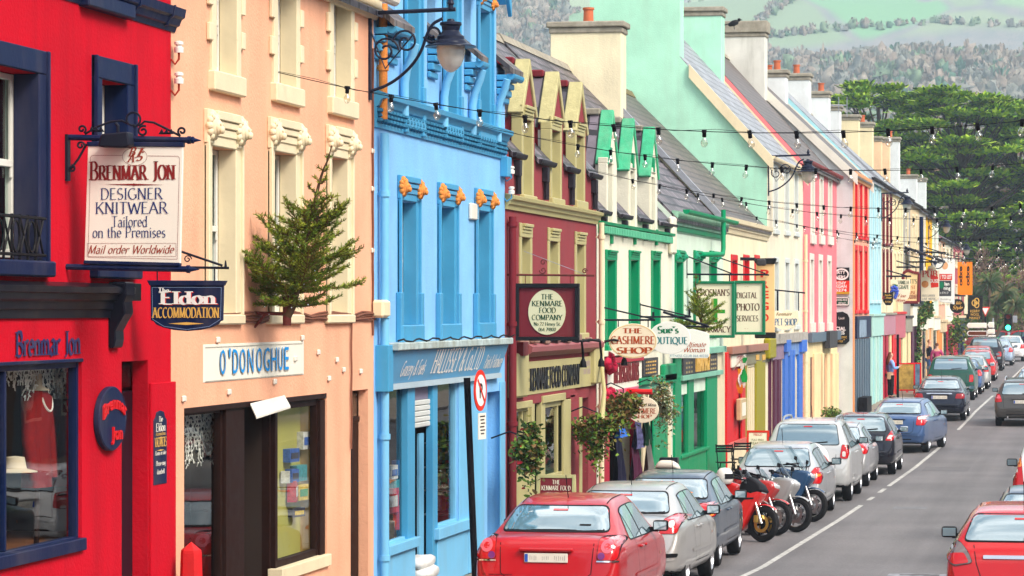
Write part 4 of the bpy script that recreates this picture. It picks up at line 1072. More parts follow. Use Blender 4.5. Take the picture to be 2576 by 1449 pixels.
h = House('salmon house with scarlet window surrounds and bare pale grey gable', GX, 2187, L2F)
zt = fz(2150, 436, L2F)
Wn = [h.hole(*q, .07) for q in ((2150.5, 2156, 462, 592), (2161, 2168, 464, 594), (2175, 2181, 466, 596), (2150.5, 2156, 630, 780), (2161, 2168, 632, 780), (2175, 2181, 633, 780))]
h.wall(SALMON, zt, run=3.9, rise=3.7, side=PALEGREY)
h.roof(SLATE4, up=.02, verge=WHITEP, ridge=STONE)
for w in Wn: h.window(w, REDG, .2, .015, curt=OFFW)
h.band('eaves_fascia', [(0, zt - .25), (.1, zt - .25), (.2, zt - .05), (.2, zt + .04), (0, zt + .04)], gloss('orange_fascia', (.7, .3, .12)))
h.P('corner_strip', GX + .3, GX + 3.5, 440, 1640, 0, .05, gloss('orange_fascia', (.7, .3, .12)), ground=True)
h.P('fascia', 2150, 2186, 795, 850, 0, .16, NAVY); h.P('fascia_panel', 2155, 2172, 805, 848, .16, .2, mat('shop_photo_panel', (.25, .33, .42), var=.5, sc=4)); h.P('shopfront', 2150, 2186, 852, 1640, 0, .1, GREYSH, ground=True)
for k in range(6): h.P('mullion', 2152 + 6 * k, 2153.6 + 6 * k, 852, 1640, .1, .16, GREYSH, ground=True)
h.P('bin', 2151, 2163, 998, 1640, .2, .75, BLACKM, ground=True)
def chim(h, xr, ytop, m, pots=0, w=.85, xa=11.15, xb=13.3, zlo=9.):
 zc = KF * xa / (XV - xr)
 y = (zc - xa * SN) / CS
 zt_ = H + (YV - ytop) * zc / F
 return h.chimney(y + w / 2, w, xa, xb, zlo, zt_ - .15, m, STONE, pots)
WCH = wallp('white_chimney', (.70, .74, .74), streak=.2); CCH = wallp('buff_chimney', (.76, .66, .42), streak=.2); PCH = wallp('peach_chimney', (.80, .55, .34), streak=.15)
salmon = h
chim(h, 1977, 174, WCH, 3); chim(h, 2036, 183, WCH, 2)
def simple(label, xa, xb, yt, m, sm, cols, rows, roofm=SLATE1, side=None, ch=(), shop=None, L=L2F, rise=3.7, bars=False, gut=GUT, sw=.12):
 h = House(label, xa, xb, L)
 z = fz((xa + xb) / 2, yt, L)
 ws = []
 for (a, b) in cols:
  for (t, d) in rows: ws.append(h.hole(xa + (xb - xa) * a, xa + (xb - xa) * b, t, d, .06))
 h.wall(m, z, rise=rise, side=side)
 h.roof(roofm, up=.02, ridge=STONE)
 h.gutter(z + .03, gut, .07, .14)
 for w in ws: h.window(w, sm, sw, .015)
 for c in ch: chim(h, *c)
 if shop:
  fm, fy_, pm, panels = shop
  h.P('fascia', xa + .4, xb - .4, fy_[0], fy_[1], 0, .2, fm); h.P('shop_cornice', xa + .2, xb - .2, fy_[0] - 6, fy_[0], 0, .3, pm)
  n = len(panels)
  for i, q in enumerate(panels): h.P('shop_panel' if i % 2 else 'pilaster', xa + .5 + (xb - xa - 1) * i / n, xa + .5 + (xb - xa - 1) * (i + 1) / n, fy_[1] + 1, 1640, 0, .05 + .08 * (i % 2 == 0), q, ground=True)
 return h
T3 = ((.1, .26), (.42, .58), (.72, .88))
DG = mat('dark_shop_glass', (.02, .025, .035), rough=.12)
lb = simple('light blue house with pale blue frames and aqua shopfront', 2187, 2217, 456, AQUA, gloss('pale_blue_frame', (.50, .72, .78)), T3, ((478, 602), (622, 755)), SLATE3, ch=((2085, 228, WCH, 3), (2113, 262, WCH, 0)), shop=(AQUAS, (795, 845), AQUAS, (AQUAS, AQUA, AQUAS, PALEB, AQUAS, AQUA, AQUAS)))
cd = simple('cream house with dark red window frames and crimson shopfront', 2217, 2247, 474, wallp('warm_cream_plaster', (.80, .70, .48)), MAROONT, T3, ((495, 612), (634, 745)), SLATE1, ch=((2160, 287, CCH, 0), (2195, 306, CCH, 2)), shop=(gloss('dusty_rose', (.45, .2, .26)), (792, 842), STONE, (CRIM, DG, CRIM, MAROONT, OCHREP, CRIM, REDG)), rise=3.5)
c2 = simple('buff house with cream bands beside the cream and dark red one', 2247, 2272, 488, OCHREP, CREAMT, T3, ((506, 606), (640, 740)), SLATE3, ch=((2217, 342, PCH, 0), (2237, 345, PCH, 0)), shop=(gloss('rose_sign', (.5, .12, .16)), (790, 850), REDG, (REDG, CRIM, REDG, DG, OCHREP)), rise=3.4)
c3 = simple('narrow stone grey house with dark barge hood', 2272, 2290, 500, mat('grey_render', (.36, .34, .31), var=.35, sc=2, streak=.4), CREAMT, ((.3, .7),), ((530, 620), (650, 740)), SLATE1, ch=((2262, 344, WCH, 2),), shop=(mat('grey_fascia', (.3, .28, .22), var=.3), (800, 835), GUT, (OCHREP, DG, OCHREP, OCHREP)), rise=3.2)
c4 = simple('tan house with slim dark blue downpipe beyond the grey one', 2290, 2312, 516, TAN, CREAMT, ((.2, .4), (.6, .8)), ((545, 630), (660, 750)), SLATE4, ch=(), shop=(OFFW, (770, 820), GUT, (PURPLE, DG, PURPLE, OFFW)), rise=3.)
c5 = simple('pale stone house behind the pub signs', 2312, 2329, 530, mat('pale_render', (.60, .56, .48), var=.2, streak=.2), CREAMT, ((.25, .7),), ((555, 635), (670, 750)), SLATE1, ch=((2306, 438, WCH, 2), (2329, 447, WCH, 0)), shop=(OFFW, (790, 830), GUT, (TAN, PURPLE, DG, TAN)), rise=3.)
c6 = simple('bright yellow house front', 2329, 2345, 546, YELLOW, gloss('amber_frame', (.8, .4, .02)), ((.3, .7),), ((570, 640), (670, 750)), SLATE4, shop=(OFFW, (790, 825), TAN, (TAN, ORANGL, TAN)), rise=2.6)
c7 = simple('white painted house just past the yellow one', 2345, 2361, 556, PALEMINT, OFFW, ((.3, .7),), ((580, 650), (680, 750)), SLATE1, shop=(OFFW, (800, 830), TAN, (DG, TAN, ORANGL)), rise=2.4)
c8 = simple('low dusty peach house with cream frames', 2361, 2378, 603, PEACH2, CREAMT, ((.15, .4), (.6, .85)), ((618, 660), (700, 760)), SLATE4, shop=(TAN, (810, 835), TAN, (ORANGL, OCHREP, DG)), rise=2.2)
c9 = simple('low white house beside the peach one', 2378, 2398, 612, IVORY, CREAMT, ((.15, .4), (.6, .85)), ((628, 665), (700, 760)), SLATE1, shop=(CRIM, (815, 840), TAN, (CRIM, DG, CRIM)), rise=2.2)
c10 = simple('last low house of the row with crimson end and blue shopfront', 2398, 2424, 618, mat('brick_red_render', (.40, .08, .10), var=.2), CREAMT, ((.2, .4), (.6, .8)), ((640, 670), (720, 770)), SLATE1, shop=(NAVY, (800, 835), TAN, (CRIM, CRIM, NAVY, DG, NAVY)), rise=2.)
MB().tube([(-L2F + .1, fy(2312.5, L2F), fz(2312, 545, L2F)), (-L2F + .1, fy(2312.5, L2F), fz(2312, 790, L2F))], .09, 8).build('downpipe', NAVY, c4.root)
yy = fy(2281, L2F)
MB().prism([(-L2F, yy - 1.6, fz(2281, 620, L2F)), (-L2F + 1.6, yy - 1.2, fz(2281, 655, L2F)), (-L2F + 1.6, yy + 1.2, fz(2281, 655, L2F)), (-L2F, yy + 1.6, fz(2281, 620, L2F))], (0, 0, -.12)).build('hood', GUT, c3.root, bevel=.02)
a_ = thing('tv_aerial', 'thin rooftop tv aerial standing above the far chimneys', 'aerial', (-11.4, 138, fz(2300, 480, 11.4)))
m_ = MB(); x_, y_ = -11.3, 133; zt_ = H + (780 - 268) * 133.5 / F
m_.tube([(x_, y_, 8.), (x_, y_, zt_)], .035, 6); m_.tube([(x_ - 1.0, y_, zt_), (x_ + .75, y_, zt_)], .025, 6)
m_.build('mast', LEAD, a_)
m_ = MB()
for k in range(6): m_.tube([(x_ - 1. + k * .35, y_, zt_ - .3 - .2 * (k in (0, 5))), (x_ - 1. + k * .35, y_, zt_ + .35)], .018, 5)
m_.build('rods', LEAD, a_)
# ================================================================ ground, road, pavement, kerb, hills, air
ASPH = None
def asphalt():
 m = bpy.data.materials.new('asphalt'); m.use_nodes = True
 nt = m.node_tree; P = nt.nodes['Principled BSDF']; L = nt.links.new
 tc = nd(nt, 'ShaderNodeTexCoord')
 n1 = nd(nt, 'ShaderNodeTexNoise', Scale=.35, Detail=5.0); n2 = nd(nt, 'ShaderNodeTexNoise', Scale=22.0, Detail=5.0, Roughness=.8)
 mp = nd(nt, 'ShaderNodeMapping'); mp.inputs['Scale'].default_value = (1.6, .05, 1)
 L(tc.outputs['Object'], mp.inputs['Vector'])
 n3 = nd(nt, 'ShaderNodeTexNoise', Scale=1.0, Detail=4.0)
 L(mp.outputs[0], n3.inputs['Vector']); L(tc.outputs['Object'], n1.inputs['Vector']); L(tc.outputs['Object'], n2.inputs['Vector'])
 r = nd(nt, 'ShaderNodeValToRGB'); r.color_ramp.elements[0].position = .3; r.color_ramp.elements[1].position = .72
 r.color_ramp.elements[0].color = (.08,.075,.078,1); r.color_ramp.elements[1].color = (.18, .168, .17, 1)
 a = nd(nt, 'ShaderNodeMix', data_type='FLOAT'); a.inputs[0].default_value = .5
 L(n1.outputs['Fac'], a.inputs[2]); L(n3.outputs['Fac'], a.inputs[3]); L(a.outputs[0], r.inputs[0])
 mr = nd(nt, 'ShaderNodeMapRange'); mr.inputs[1].default_value, mr.inputs[2].default_value = .3, .7; mr.inputs[3].default_value, mr.inputs[4].default_value = .72, 1.28
 L(n2.outputs['Fac'], mr.inputs[0])
 x = nd(nt, 'ShaderNodeMix', data_type='RGBA', blend_type='MULTIPLY'); x.inputs[0].default_value = 1
 L(r.outputs[0], x.inputs[6]); L(mr.outputs[0], x.inputs[7]); L(x.outputs[2], P.inputs['Base Color'])
 P.inputs['Roughness'].default_value = .8
 b = nd(nt, 'ShaderNodeBump', Strength=.35, Distance=.01); L(n2.outputs['Fac'], b.inputs['Height']); L(b.outputs[0], P.inputs['Normal'])
 return m
ASPH = asphalt()
PAVE = mat('paving_concrete', (.27, .235, .19), rough=.85, var=.3, sc=1.2, bump=.3, bsc=25, streak=.2)
KERB = mat('kerb_stone', (.30, .28, .25), rough=.85, var=.3, sc=3, bump=.3)
SS = [-40, -10, 10, 25] + list(range(30, 236)) + [260, 300, 340]
def strip(xf0, xf1, zf, name, m, s0=-40, s1=340):
 b = MB(); ss = [s for s in SS if s0 <= s <= s1]
 for p, q in zip(ss, ss[1:]): b.quad((xf0(p), p, zf(p)), (xf1(p), p, zf(p)), (xf1(q), q, zf(q)), (xf0(q), q, zf(q)))
 return structure(b.build(name, m, smooth=60))
_lp = [(-40, 5.25), (43, 5.18), (65, 4.82), (92, 4.5), (106, 4.38), (125, 4.3), (150, 4.2), (200, 4.0), (340, 3.8)]
def linex(s):
 for (a, u), (b, v) in zip(_lp, _lp[1:]):
  if s <= b: return -(u + (v - u) * (s - a) / (b - a))
 return -3.8
def kerbx(s): return linex(s) - 2.32
strip(lambda s: kerbx(s) - .005, lambda s: 5.5, rz, 'road', ASPH)
strip(lambda s: -9.2, lambda s: kerbx(s) - .14, gz, 'pavement', PAVE)
kb = MB()
for p, q in zip(SS, SS[1:]):
 a, b = kerbx(p), kerbx(q)
 kb.quad((a - .142, p, gz(p) + .004), (a, p, gz(p) + .004), (b, q, gz(q) + .004), (b - .142, q, gz(q) + .004)); kb.quad((a, p, gz(p) + .004), (a, p, gz(p) - .3), (b, q, gz(q) - .3), (b, q, gz(q) + .004))
structure(kb.build('kerb', KERB))
strip(lambda s: 5.64, lambda s: 9.4, gz, 'pavement', PAVE)
kb = MB()
for p, q in zip(SS, SS[1:]): kb.quad((5.5, p, gz(p) + .004), (5.642, p, gz(p) + .004), (5.642, q, gz(q) + .004), (5.5, q, gz(q) + .004)); kb.quad((5.5, p, gz(p) - .3), (5.5, p, gz(p) + .004), (5.5, q, gz(q) + .004), (5.5, q, gz(q) - .3))
structure(kb.build('kerb', KERB))
LINEM = mat('worn_road_paint', (.50, .49, .46), rough=.7, var=.6, sc=5, streak=.0)
def line_seg(s0, s1, w=.1):
 b = MB(); n = max(1, int((s1 - s0) * 2))
 for i in range(n):
  p, q = s0 + (s1 - s0) * i / n, s0 + (s1 - s0) * (i + 1) / n
  b.quad((linex(p) - w / 2, p, rz(p) + .005), (linex(p) + w / 2, p, rz(p) + .005), (linex(q) + w / 2, q, rz(q) + .005), (linex(q) - w / 2, q, rz(q) + .005))
 return b
lb_ = MB()
for s0, s1 in ((30, 64.5), (66.2, 67.4), (69, 70.6), (71.6, 91), (100, 128), (132, 180)):
 q = line_seg(s0, s1); lb_.add(q.v, q.f)
structure(lb_.build('road_marking', LINEM))
def patch(x0, y0_, x1, y1_, s0, s1, name, m, lift=.004):
 a = spt(s0, x0, 0)[0]; b = spt(s0, x1, 0)[0]
 r = random.Random(int(s0 * 7)); n = 9
 lo = [(a + (b - a) * i / n, s0 + r.uniform(-.08, .08)) for i in range(n + 1)]; hi = [(a + (b - a) * i / n, s1 + r.uniform(-.08, .08)) for i in range(n, -1, -1)]
 p = MB(); v = [(x, y, rz(y) + lift) for x, y in lo + hi]
 p.add(v, [(i, i + 1, 2 * n - i, 2 * n + 1 - i) for i in range(n)])
 return structure(p.build(name, m))
patch(2318, 0, 2434, 0, 78.6, 80.6, 'road_patch', mat('patched_tarmac', (.15, .145, .15), rough=.8, var=.25, sc=6))
patch(2243, 0, 2330, 0, 63.5, 64.2, 'road_patch', mat('pale_patch', (.2, .2, .21), rough=.8, var=.4, sc=5)); patch(2230, 0, 2400, 0, 46.2, 46.9, 'road_patch', mat('worn_white_patch', (.32, .33, .36), rough=.8, var=.6, sc=6), .005)
patch(2262, 0, 2362, 0, 46.4, 46.7, 'road_patch', mat('patched_tarmac2', (.13, .125, .13), rough=.8, var=.3, sc=6), .009)
g = MB(); g.quad((-1500, -60, -.75), (1500, -60, -.75), (1500, 5000, -.75), (-1500, 5000, -.75))
structure(g.build('ground', mat('rough_grass_ground', (.07, .10, .03), var=.4, sc=.5)))
g = MB()
for p, q in zip(range(205, 420, 15), range(220, 435, 15)): g.quad((-60, p, gz(min(p, 320)) + .03), (kerbx(200) - 2.2 if p < 205 else 60, p, gz(min(p, 320)) + .03), (60, q, gz(min(q, 320)) + .03), (-60, q, gz(min(q, 320)) + .03))
structure(g.build('green', mat('park_grass', (.12, .22, .035), var=.4, sc=.8, bump=.5, bsc=8)))
def hill_mat():
 m = bpy.data.materials.new('hillside'); m.use_nodes = True
 nt = m.node_tree; P = nt.nodes['Principled BSDF']; L = nt.links.new
 tc = nd(nt, 'ShaderNodeTexCoord')
 mp = nd(nt, 'ShaderNodeMapping'); mp.inputs['Scale'].default_value = (1, .28, .28)
 L(tc.outputs['Object'], mp.inputs[0])
 vo = nd(nt, 'ShaderNodeTexVoronoi', Scale=.014); L(mp.outputs[0], vo.inputs['Vector'])
 sc = nd(nt, 'ShaderNodeSeparateColor'); L(vo.outputs['Color'], sc.inputs[0])
 fr = nd(nt, 'ShaderNodeValToRGB'); e = fr.color_ramp.elements
 e[0].color = (.18, .26, .16, 1); e[1].color = (.25, .31, .19, 1); e[1].position = .9
 x = e.new(.5); x.color = (.145, .31, .16, 1); x = e.new(.28); x.color = (.22, .27, .18, 1)
 L(sc.outputs[0], fr.inputs[0])
 ve = nd(nt, 'ShaderNodeTexVoronoi', Scale=.014, feature='DISTANCE_TO_EDGE'); L(mp.outputs[0], ve.inputs['Vector'])
 nz = nd(nt, 'ShaderNodeTexNoise', Scale=.03, Detail=6.0); L(mp.outputs[0], nz.inputs['Vector'])
 ad = nd(nt, 'ShaderNodeMath', operation='MULTIPLY_ADD'); L(nz.outputs['Fac'], ad.inputs[0]); ad.inputs[1].default_value = .1; L(ve.outputs['Distance'], ad.inputs[2])
 ed = nd(nt, 'ShaderNodeMapRange'); ed.inputs[1].default_value, ed.inputs[2].default_value = .05, .085; ed.inputs[3].default_value, ed.inputs[4].default_value = 1, 0
 L(ad.outputs[0], ed.inputs[0])
 n4 = nd(nt, 'ShaderNodeTexNoise', Scale=.1, Detail=8.0, Roughness=.75); L(mp.outputs[0], n4.inputs['Vector'])
 wd = nd(nt, 'ShaderNodeValToRGB'); w = wd.color_ramp.elements
 w[0].position, w[1].position = .40, .60; w[0].color = (.165, .185, .185, 1); w[1].color = (.225, .215, .21, 1)
 L(n4.outputs['Fac'], wd.inputs[0])
 sp = nd(nt, 'ShaderNodeSeparateXYZ'); L(tc.outputs['Object'], sp.inputs[0])
 n5 = nd(nt, 'ShaderNodeTexNoise', Scale=.008, Detail=4.0); L(mp.outputs[0], n5.inputs['Vector'])
 hh = nd(nt, 'ShaderNodeMath', operation='MULTIPLY_ADD'); L(n5.outputs['Fac'], hh.inputs[0]); hh.inputs[1].default_value = 44; L(sp.outputs['Z'], hh.inputs[2])
 up = nd(nt, 'ShaderNodeMapRange'); up.inputs[1].default_value, up.inputs[2].default_value = 126, 131; L(hh.outputs[0], up.inputs[0])
 inv = nd(nt, 'ShaderNodeMath', operation='SUBTRACT'); inv.inputs[0].default_value = 1; L(up.outputs[0], inv.inputs[1])
 mx = nd(nt, 'ShaderNodeMath', operation='MAXIMUM'); L(inv.outputs[0], mx.inputs[0]); L(ed.outputs[0], mx.inputs[1])
 mi = nd(nt, 'ShaderNodeMix', data_type='RGBA'); L(mx.outputs[0], mi.inputs[0]); L(fr.outputs[0], mi.inputs[6]); L(wd.outputs[0], mi.inputs[7])
 L(mi.outputs[2], P.inputs['Base Color']); P.inputs['Roughness'].default_value = .95; P.inputs['Specular IOR Level'].default_value = .1
 return m
from mathutils import noise as mn
def hill_h(x, y):
 t = max(0, (y - 520) / 2200)
 b = 40 * mn.noise(Vector((x * .0022, y * .0022, 3.1))) + 14 * mn.noise(Vector((x * .009, y * .009, 1.7)))
 t = min(t, .78)
 return -.7 + 430 * t ** 1.15 * (1 + .12 * mn.noise(Vector((x * .001, 2.2, 0)))) + b * min(1, t * 3)
hm = MB(); NX, NY = 90, 90
for j in range(NY + 1):
 y = 520 + 2700 * (j / NY) ** 1.2
 for i in range(NX + 1):
  x = -1300 + 1700 * i / NX
  hm.v.append((x, y, hill_h(x, y)))
for j in range(NY):
 for i in range(NX):
  a = j * (NX + 1) + i
  hm.f.append((a, a + 1, a + NX + 2, a + NX + 1)); hm.mi.append(0)
structure(hm.build('hills', hill_mat(), smooth=80))
h_op = (('dull ochre house on the opposite pavement, outside the frame', -22, -2, 7.4, OCHREP), ('grey house on the opposite pavement, outside the frame', -2, 14, 8.2, mat('grey_render', (.36, .34, .31))), ('brick red house on the opposite pavement, outside the frame', 14, 29, 7.6, mat('brick_red_render', (.4, .08, .1))), ('dark green house on the opposite pavement, outside the frame', 29, 43, 8.0, mat('green_render', (.06, .12, .07), streak=.3)), ('cream house on the opposite pavement, outside the frame', 43, 58, 7.4, TAN), ('brown house on the opposite pavement, outside the frame', 58, 76, 8.2, mat('brown_render', (.16, .10, .07), streak=.3)), ('blue grey house on the opposite pavement, outside the frame', 76, 96, 7.7, GREYSH))
for lab, a, b, z, m in h_op:
 g = thing('opposite_house', lab, 'building', (9.4, (a + b) / 2, 0)); w = MB(); k = gz((a + b) / 2)
 w.box(9.4, 16, a + .01, b - .01, -.6, k + z); w.build('wall', m, g)
 w = MB().prism([(9.2, a, k + z), (12.7, a, k + z + 3.4), (16.2, a, k + z)], (0, b - a, 0)); w.build('roof', SLATE1, g)
 for i in range(int((b - a) / 2.6)):
  y = a + 1.5 + 2.6 * i
  for z0, z1 in ((1., 2.4), (3.6, 5.2), (5.8, 7.0)):
   w = MB().box(9.36, 9.44, y - .5, y + .5, k + z0, k + z1).build('window', WHITEP, g); MB().box(9.34, 9.355, y - .42, y + .42, k + z0 + .08, k + z1 - .08).build('pane', DG, w)
# ================================================================ cars
def carpaint(key, col, rough=.32, metal=.0): return mat('car_' + key, col, rough=rough, var=.06, sc=3, coat=.65, metal=metal, spec=.3, streak=.05)
TYRE = mat('tyre_rubber', (.018, .018, .02), rough=.85, var=.3, sc=12); RIMM = mat('alloy', (.52, .53, .55), rough=.3, metal=.85, var=.1); TRIMB = mat('black_trim', (.007, .007, .008), rough=.5, var=.2); CHROME = mat('chrome', (.75, .76, .78), rough=.12, metal=1, var=0)
CGLASS = mat('car_glass', (.10, .19, .23), rough=.04, var=.0, spec=1., coat=1.); CGLASS.node_tree.nodes['Principled BSDF'].inputs['IOR'].default_value = 2.1
LRED = mat('tail_lamp_red', (.50, .008, .012), rough=.12, var=.05, coat=1); LAMB = mat('lamp_amber', (.75, .22, .04), rough=.15, var=.05, coat=1); LCLR = mat('lamp_clear', (.70, .62, .60), rough=.12, var=.05, coat=1); PLATE = mat('number_plate', (.72, .70, .62), rough=.4, var=.08, sc=14)
GAP = mat('panel_gap', (.01, .01, .012), rough=.8, var=0); HEADL = mat('headlamp', (.6, .62, .64), rough=.1, var=.1, coat=1); PBLUE = mat('plate_blue', (.03, .1, .45), rough=.4, var=0)
def pchip(xs, ys, x):
 n = len(xs)
 if x <= xs[0]: return ys[0]
 if x >= xs[-1]: return ys[-1]
 h = [xs[i + 1] - xs[i] for i in range(n - 1)]; d = [(ys[i + 1] - ys[i]) / h[i] for i in range(n - 1)]
 m = [d[0]] + [0 if d[i - 1] * d[i] <= 0 else 2 * d[i - 1] * d[i] / (d[i - 1] + d[i]) for i in range(1, n - 1)] + [d[-1]]
 i = max(k for k in range(n - 1) if xs[k] <= x)
 t = (x - xs[i]) / h[i]
 return (2 * t**3 - 3 * t**2 + 1) * ys[i] + (t**3 - 2 * t**2 + t) * h[i] * m[i] + (-2 * t**3 + 3 * t**2) * ys[i + 1] + (t**3 - t**2) * h[i] * m[i + 1]
REAR = {
 'sedan': [(0, .36, .52, .585, .80, .76), (.03, .31, .60, .71, .89, .84), (.08, .28, .74, .91, .935, .87), (.14, .27, .86, 1.0, .96, .875), (.22, .26, .915, 1.04, .972, .86), (.45, .25, .93, 1.06, .99, .83), (.6, .24, .935, 1.075, 1, .80), (.95, .23, .945, 1.26, 1, .70), (1.35, .22, .95, 1.41, 1, .655), (1.75, .21, .95, 1.46, 1, .65)],
 'hatch': [(0, .36, .52, .585, .80, .76), (.03, .31, .60, .70, .90, .86), (.07, .28, .73, .86, .945, .89), (.12, .27, .84, .97, .965, .88), (.18, .26, .90, 1.05, .98, .85), (.32, .25, .93, 1.22, .99, .76), (.52, .25, .95, 1.38, 1, .69), (.75, .24, .955, 1.435, 1, .665), (1.2, .22, .955, 1.47, 1, .655)],
 'estate': [(0, .36, .52, .585, .82, .78), (.03, .31, .62, .72, .92, .88), (.07, .28, .76, .92, .955, .89), (.12, .27, .88, 1.04, .97, .87), (.18, .26, .92, 1.15, .98, .80), (.28, .25, .94, 1.32, .99, .73), (.38, .25, .95, 1.41, 1, .70), (.55, .24, .95, 1.45, 1, .68), (1.2, .22, .95, 1.475, 1, .665)],
 'suv': [(0, .40, .56, .63, .84, .80), (.03, .36, .66, .78, .93, .90), (.06, .34, .80, .96, .965, .91), (.1, .32, .90, 1.07, .98, .89), (.15, .31, .93, 1.18, .985, .83), (.23, .3, .94, 1.34, .99, .77), (.32, .3, .95, 1.42, 1, .74), (.5, .29, .95, 1.45, 1, .72), (1.2, .28, .95, 1.475, 1, .70)]}
FRONT = [(-2.23, .21, .94, 1.475, 1, .66), (-1.68, .21, .925, 1.40, 1, .665), (-1.23, .21, .915, 1.16, 1, .72), (-.98, .21, .90, 1.01, .99, .78), (-.53, .22, .84, .92, .97, .78), (-.23, .23, .72, .80, .92, .74), (-.08, .26, .60, .68, .84, .70), (0, .33, .50, .55, .72, .6)]
def car_surface(Lc, Wc, Hc, rear):
 k = Hc / 1.475
 st = [(y, a, b * k, c * k, d, e) for y, a, b, c, d, e in REAR[rear]]
 f0 = Lc - 2.23
 st = [q for q in st if q[0] < f0 - .25] + [(Lc + y, a, b * k, c * k, d, e) for y, a, b, c, d, e in FRONT]
 ys = [q[0] for q in st]
 smp = []
 for a, b in zip(ys, ys[1:]):
  n = max(3, int((b - a) / .085))
  smp += [a + (b - a) * i / n for i in range(n)]
 smp.append(ys[-1])
 rings = []
 w = Wc / 2
 for y in smp:
  zb, zs, zt, fs, ft = [pchip(ys, [q[j] for q in st], y) for j in range(1, 6)]
  ws, wt = w * fs, w * ft
  g = zt - zs
  pts = [(0, zb), (ws * .78, zb), (ws * .93, zb + .05), (ws * .985, zb + .16), (ws, zb + .5 * (zs - zb)), (ws * .99, zs - .14 * (zs - zb)), (ws * .955, zs), (wt + (ws * .955 - wt) * .42, zs + g * .58), (wt, zt - min(.06, .36 * g)), (wt * .82, zt - min(.014, .1 * g)), (wt * .4, zt - .002), (0, zt)]
  r = []
  n = len(pts)
  for i in range(n - 1):
   p0, p1, p2, p3 = pts[max(i - 1, 0)], pts[i], pts[i + 1], pts[min(i + 2, n - 1)]
   if i == 0: p0 = (-p2[0], p2[1])
   if i == n - 2: p3 = (-p1[0], p1[1])
   for t in (0, 1 / 3, 2 / 3):
    c = [.5 * (2 * p1[j] + (p2[j] - p0[j]) * t + (2 * p0[j] - 5 * p1[j] + 4 * p2[j] - p3[j]) * t * t + (3 * p1[j] - p0[j] - 3 * p2[j] + p3[j]) * t**3) for j in (0, 1)]
    r.append((max(0, c[0]) if i else max(0, p1[0] + (p2[0] - p1[0]) * t), c[1] if i else zb))
  r.append(pts[-1])
  rings.append([(x, y, z) for x, z in r] + [(-x, y, z) for x, z in r[-2:0:-1]])
 b = MB(); n = len(rings[0])
 for r in rings: b.v += r
 for i in range(len(rings) - 1):
  for j in range(n):
   q = (j + 1) % n
   b.f.append((i * n + j, i * n + q, (i + 1) * n + q, (i + 1) * n + j)); b.mi.append(0)
 b.f.append(tuple(range(n - 1, -1, -1))); b.mi.append(0)
 m = (len(rings) - 1) * n
 b.f.append(tuple(range(m, m + n))); b.mi.append(0)
 return b
def rounded(pts, r, n=4):
 out = []; m = len(pts)
 for i in range(m):
  p, a, b = Vector(pts[i]), Vector(pts[i - 1]), Vector(pts[(i + 1) % m])
  ra = min(r, (a - p).length * .45); rb = min(r, (b - p).length * .45)
  s, e = p + (a - p).normalized() * ra, p + (b - p).normalized() * rb
  for k in range(n + 1):
   t = k / n
   out.append(tuple(s * (1 - t)**2 + p * 2 * t * (1 - t) + e * t * t))
 return out
class Proj:
 """lays flat outlines onto a body from behind ('R': x,z), the sides ('S+','S-': y,z), the front ('F') or above ('T': x,y)"""
 def __init__(s, mb): s.t = BVHTree.FromPolygons([Vector(v) for v in mb.v], mb.f)
 def point(s, view, u, v, off):
  o, d = {'R': ((u, -3, v), (0, 1, 0)), 'F': ((u, 9, v), (0, -1, 0)), 'S+': ((3, u, v), (-1, 0, 0)), 'S-': ((-3, u, v), (1, 0, 0)), 'T': ((u, v, 4), (0, 0, -1))}[view]
  hit, nrm, i, dist = s.t.ray_cast(Vector(o), Vector(d))
  if hit is None:
   q = Vector({'R': (u, .1, v), 'F': (u, 4.3, v), 'S+': (1, u, v), 'S-': (-1, u, v), 'T': (u, v, 1.5)}[view])
   hit, nrm, i, dist = s.t.find_nearest(q)
  if nrm.dot(Vector(d)) > 0: nrm = -nrm
  return hit + nrm * off
 def patch(s, mb, view, poly, off=.006, grid=.07):
  bm = bmesh.new()
  f = bm.faces.new([bm.verts.new((a, b, 0)) for a, b in poly])
  for ax in (0, 1):
   lo, hi = min(p[ax] for p in poly), max(p[ax] for p in poly)
   n = int((hi - lo) / grid)
   for i in range(1, n + 1):
    c = lo + (hi - lo) * i / (n + 1)
    co, no = [0, 0, 0], [0, 0, 0]; co[ax] = c; no[ax] = 1
    bmesh.ops.bisect_plane(bm, geom=bm.verts[:] + bm.edges[:] + bm.faces[:], plane_co=co, plane_no=no)
  bm.verts.index_update()
  vs = [s.point(view, v.co.x, v.co.y, off) for v in bm.verts]
  fs = [tuple(v.index for v in f.verts) for f in bm.faces]
  bm.free()
  base = {'R': V3(0, -1, 0), 'F': V3(0, 1, 0), 'S+': V3(1, 0, 0), 'S-': V3(-1, 0, 0), 'T': V3(0, 0, 1)}[view]
  fx = []
  for f in fs:
   nn = (vs[f[1]] - vs[f[0]]).cross(vs[f[2]] - vs[f[1]])
   fx.append(f if nn.dot(base) >= 0 else f[::-1])
  return mb.add(vs, fx)
 def seam(s, mb, view, pts, w=.007, off=.004, closed=False):
  if closed: pts = list(pts) + [pts[0]]
  for a, b in zip(pts, pts[1:]):
   a, b = Vector(a), Vector(b)
   n = max(1, int((b - a).length / .08)); t = (b - a).normalized(); q = Vector((-t.y, t.x)) * w / 2
   for i in range(n):
    c, d = a + (b - a) * i / n, a + (b - a) * (i + 1) / n
    mb.add([s.point(view, p.x, p.y, off) for p in (c - q, d - q, d + q, c + q)], [(0, 1, 2, 3)])
  return mb
_rims = {}
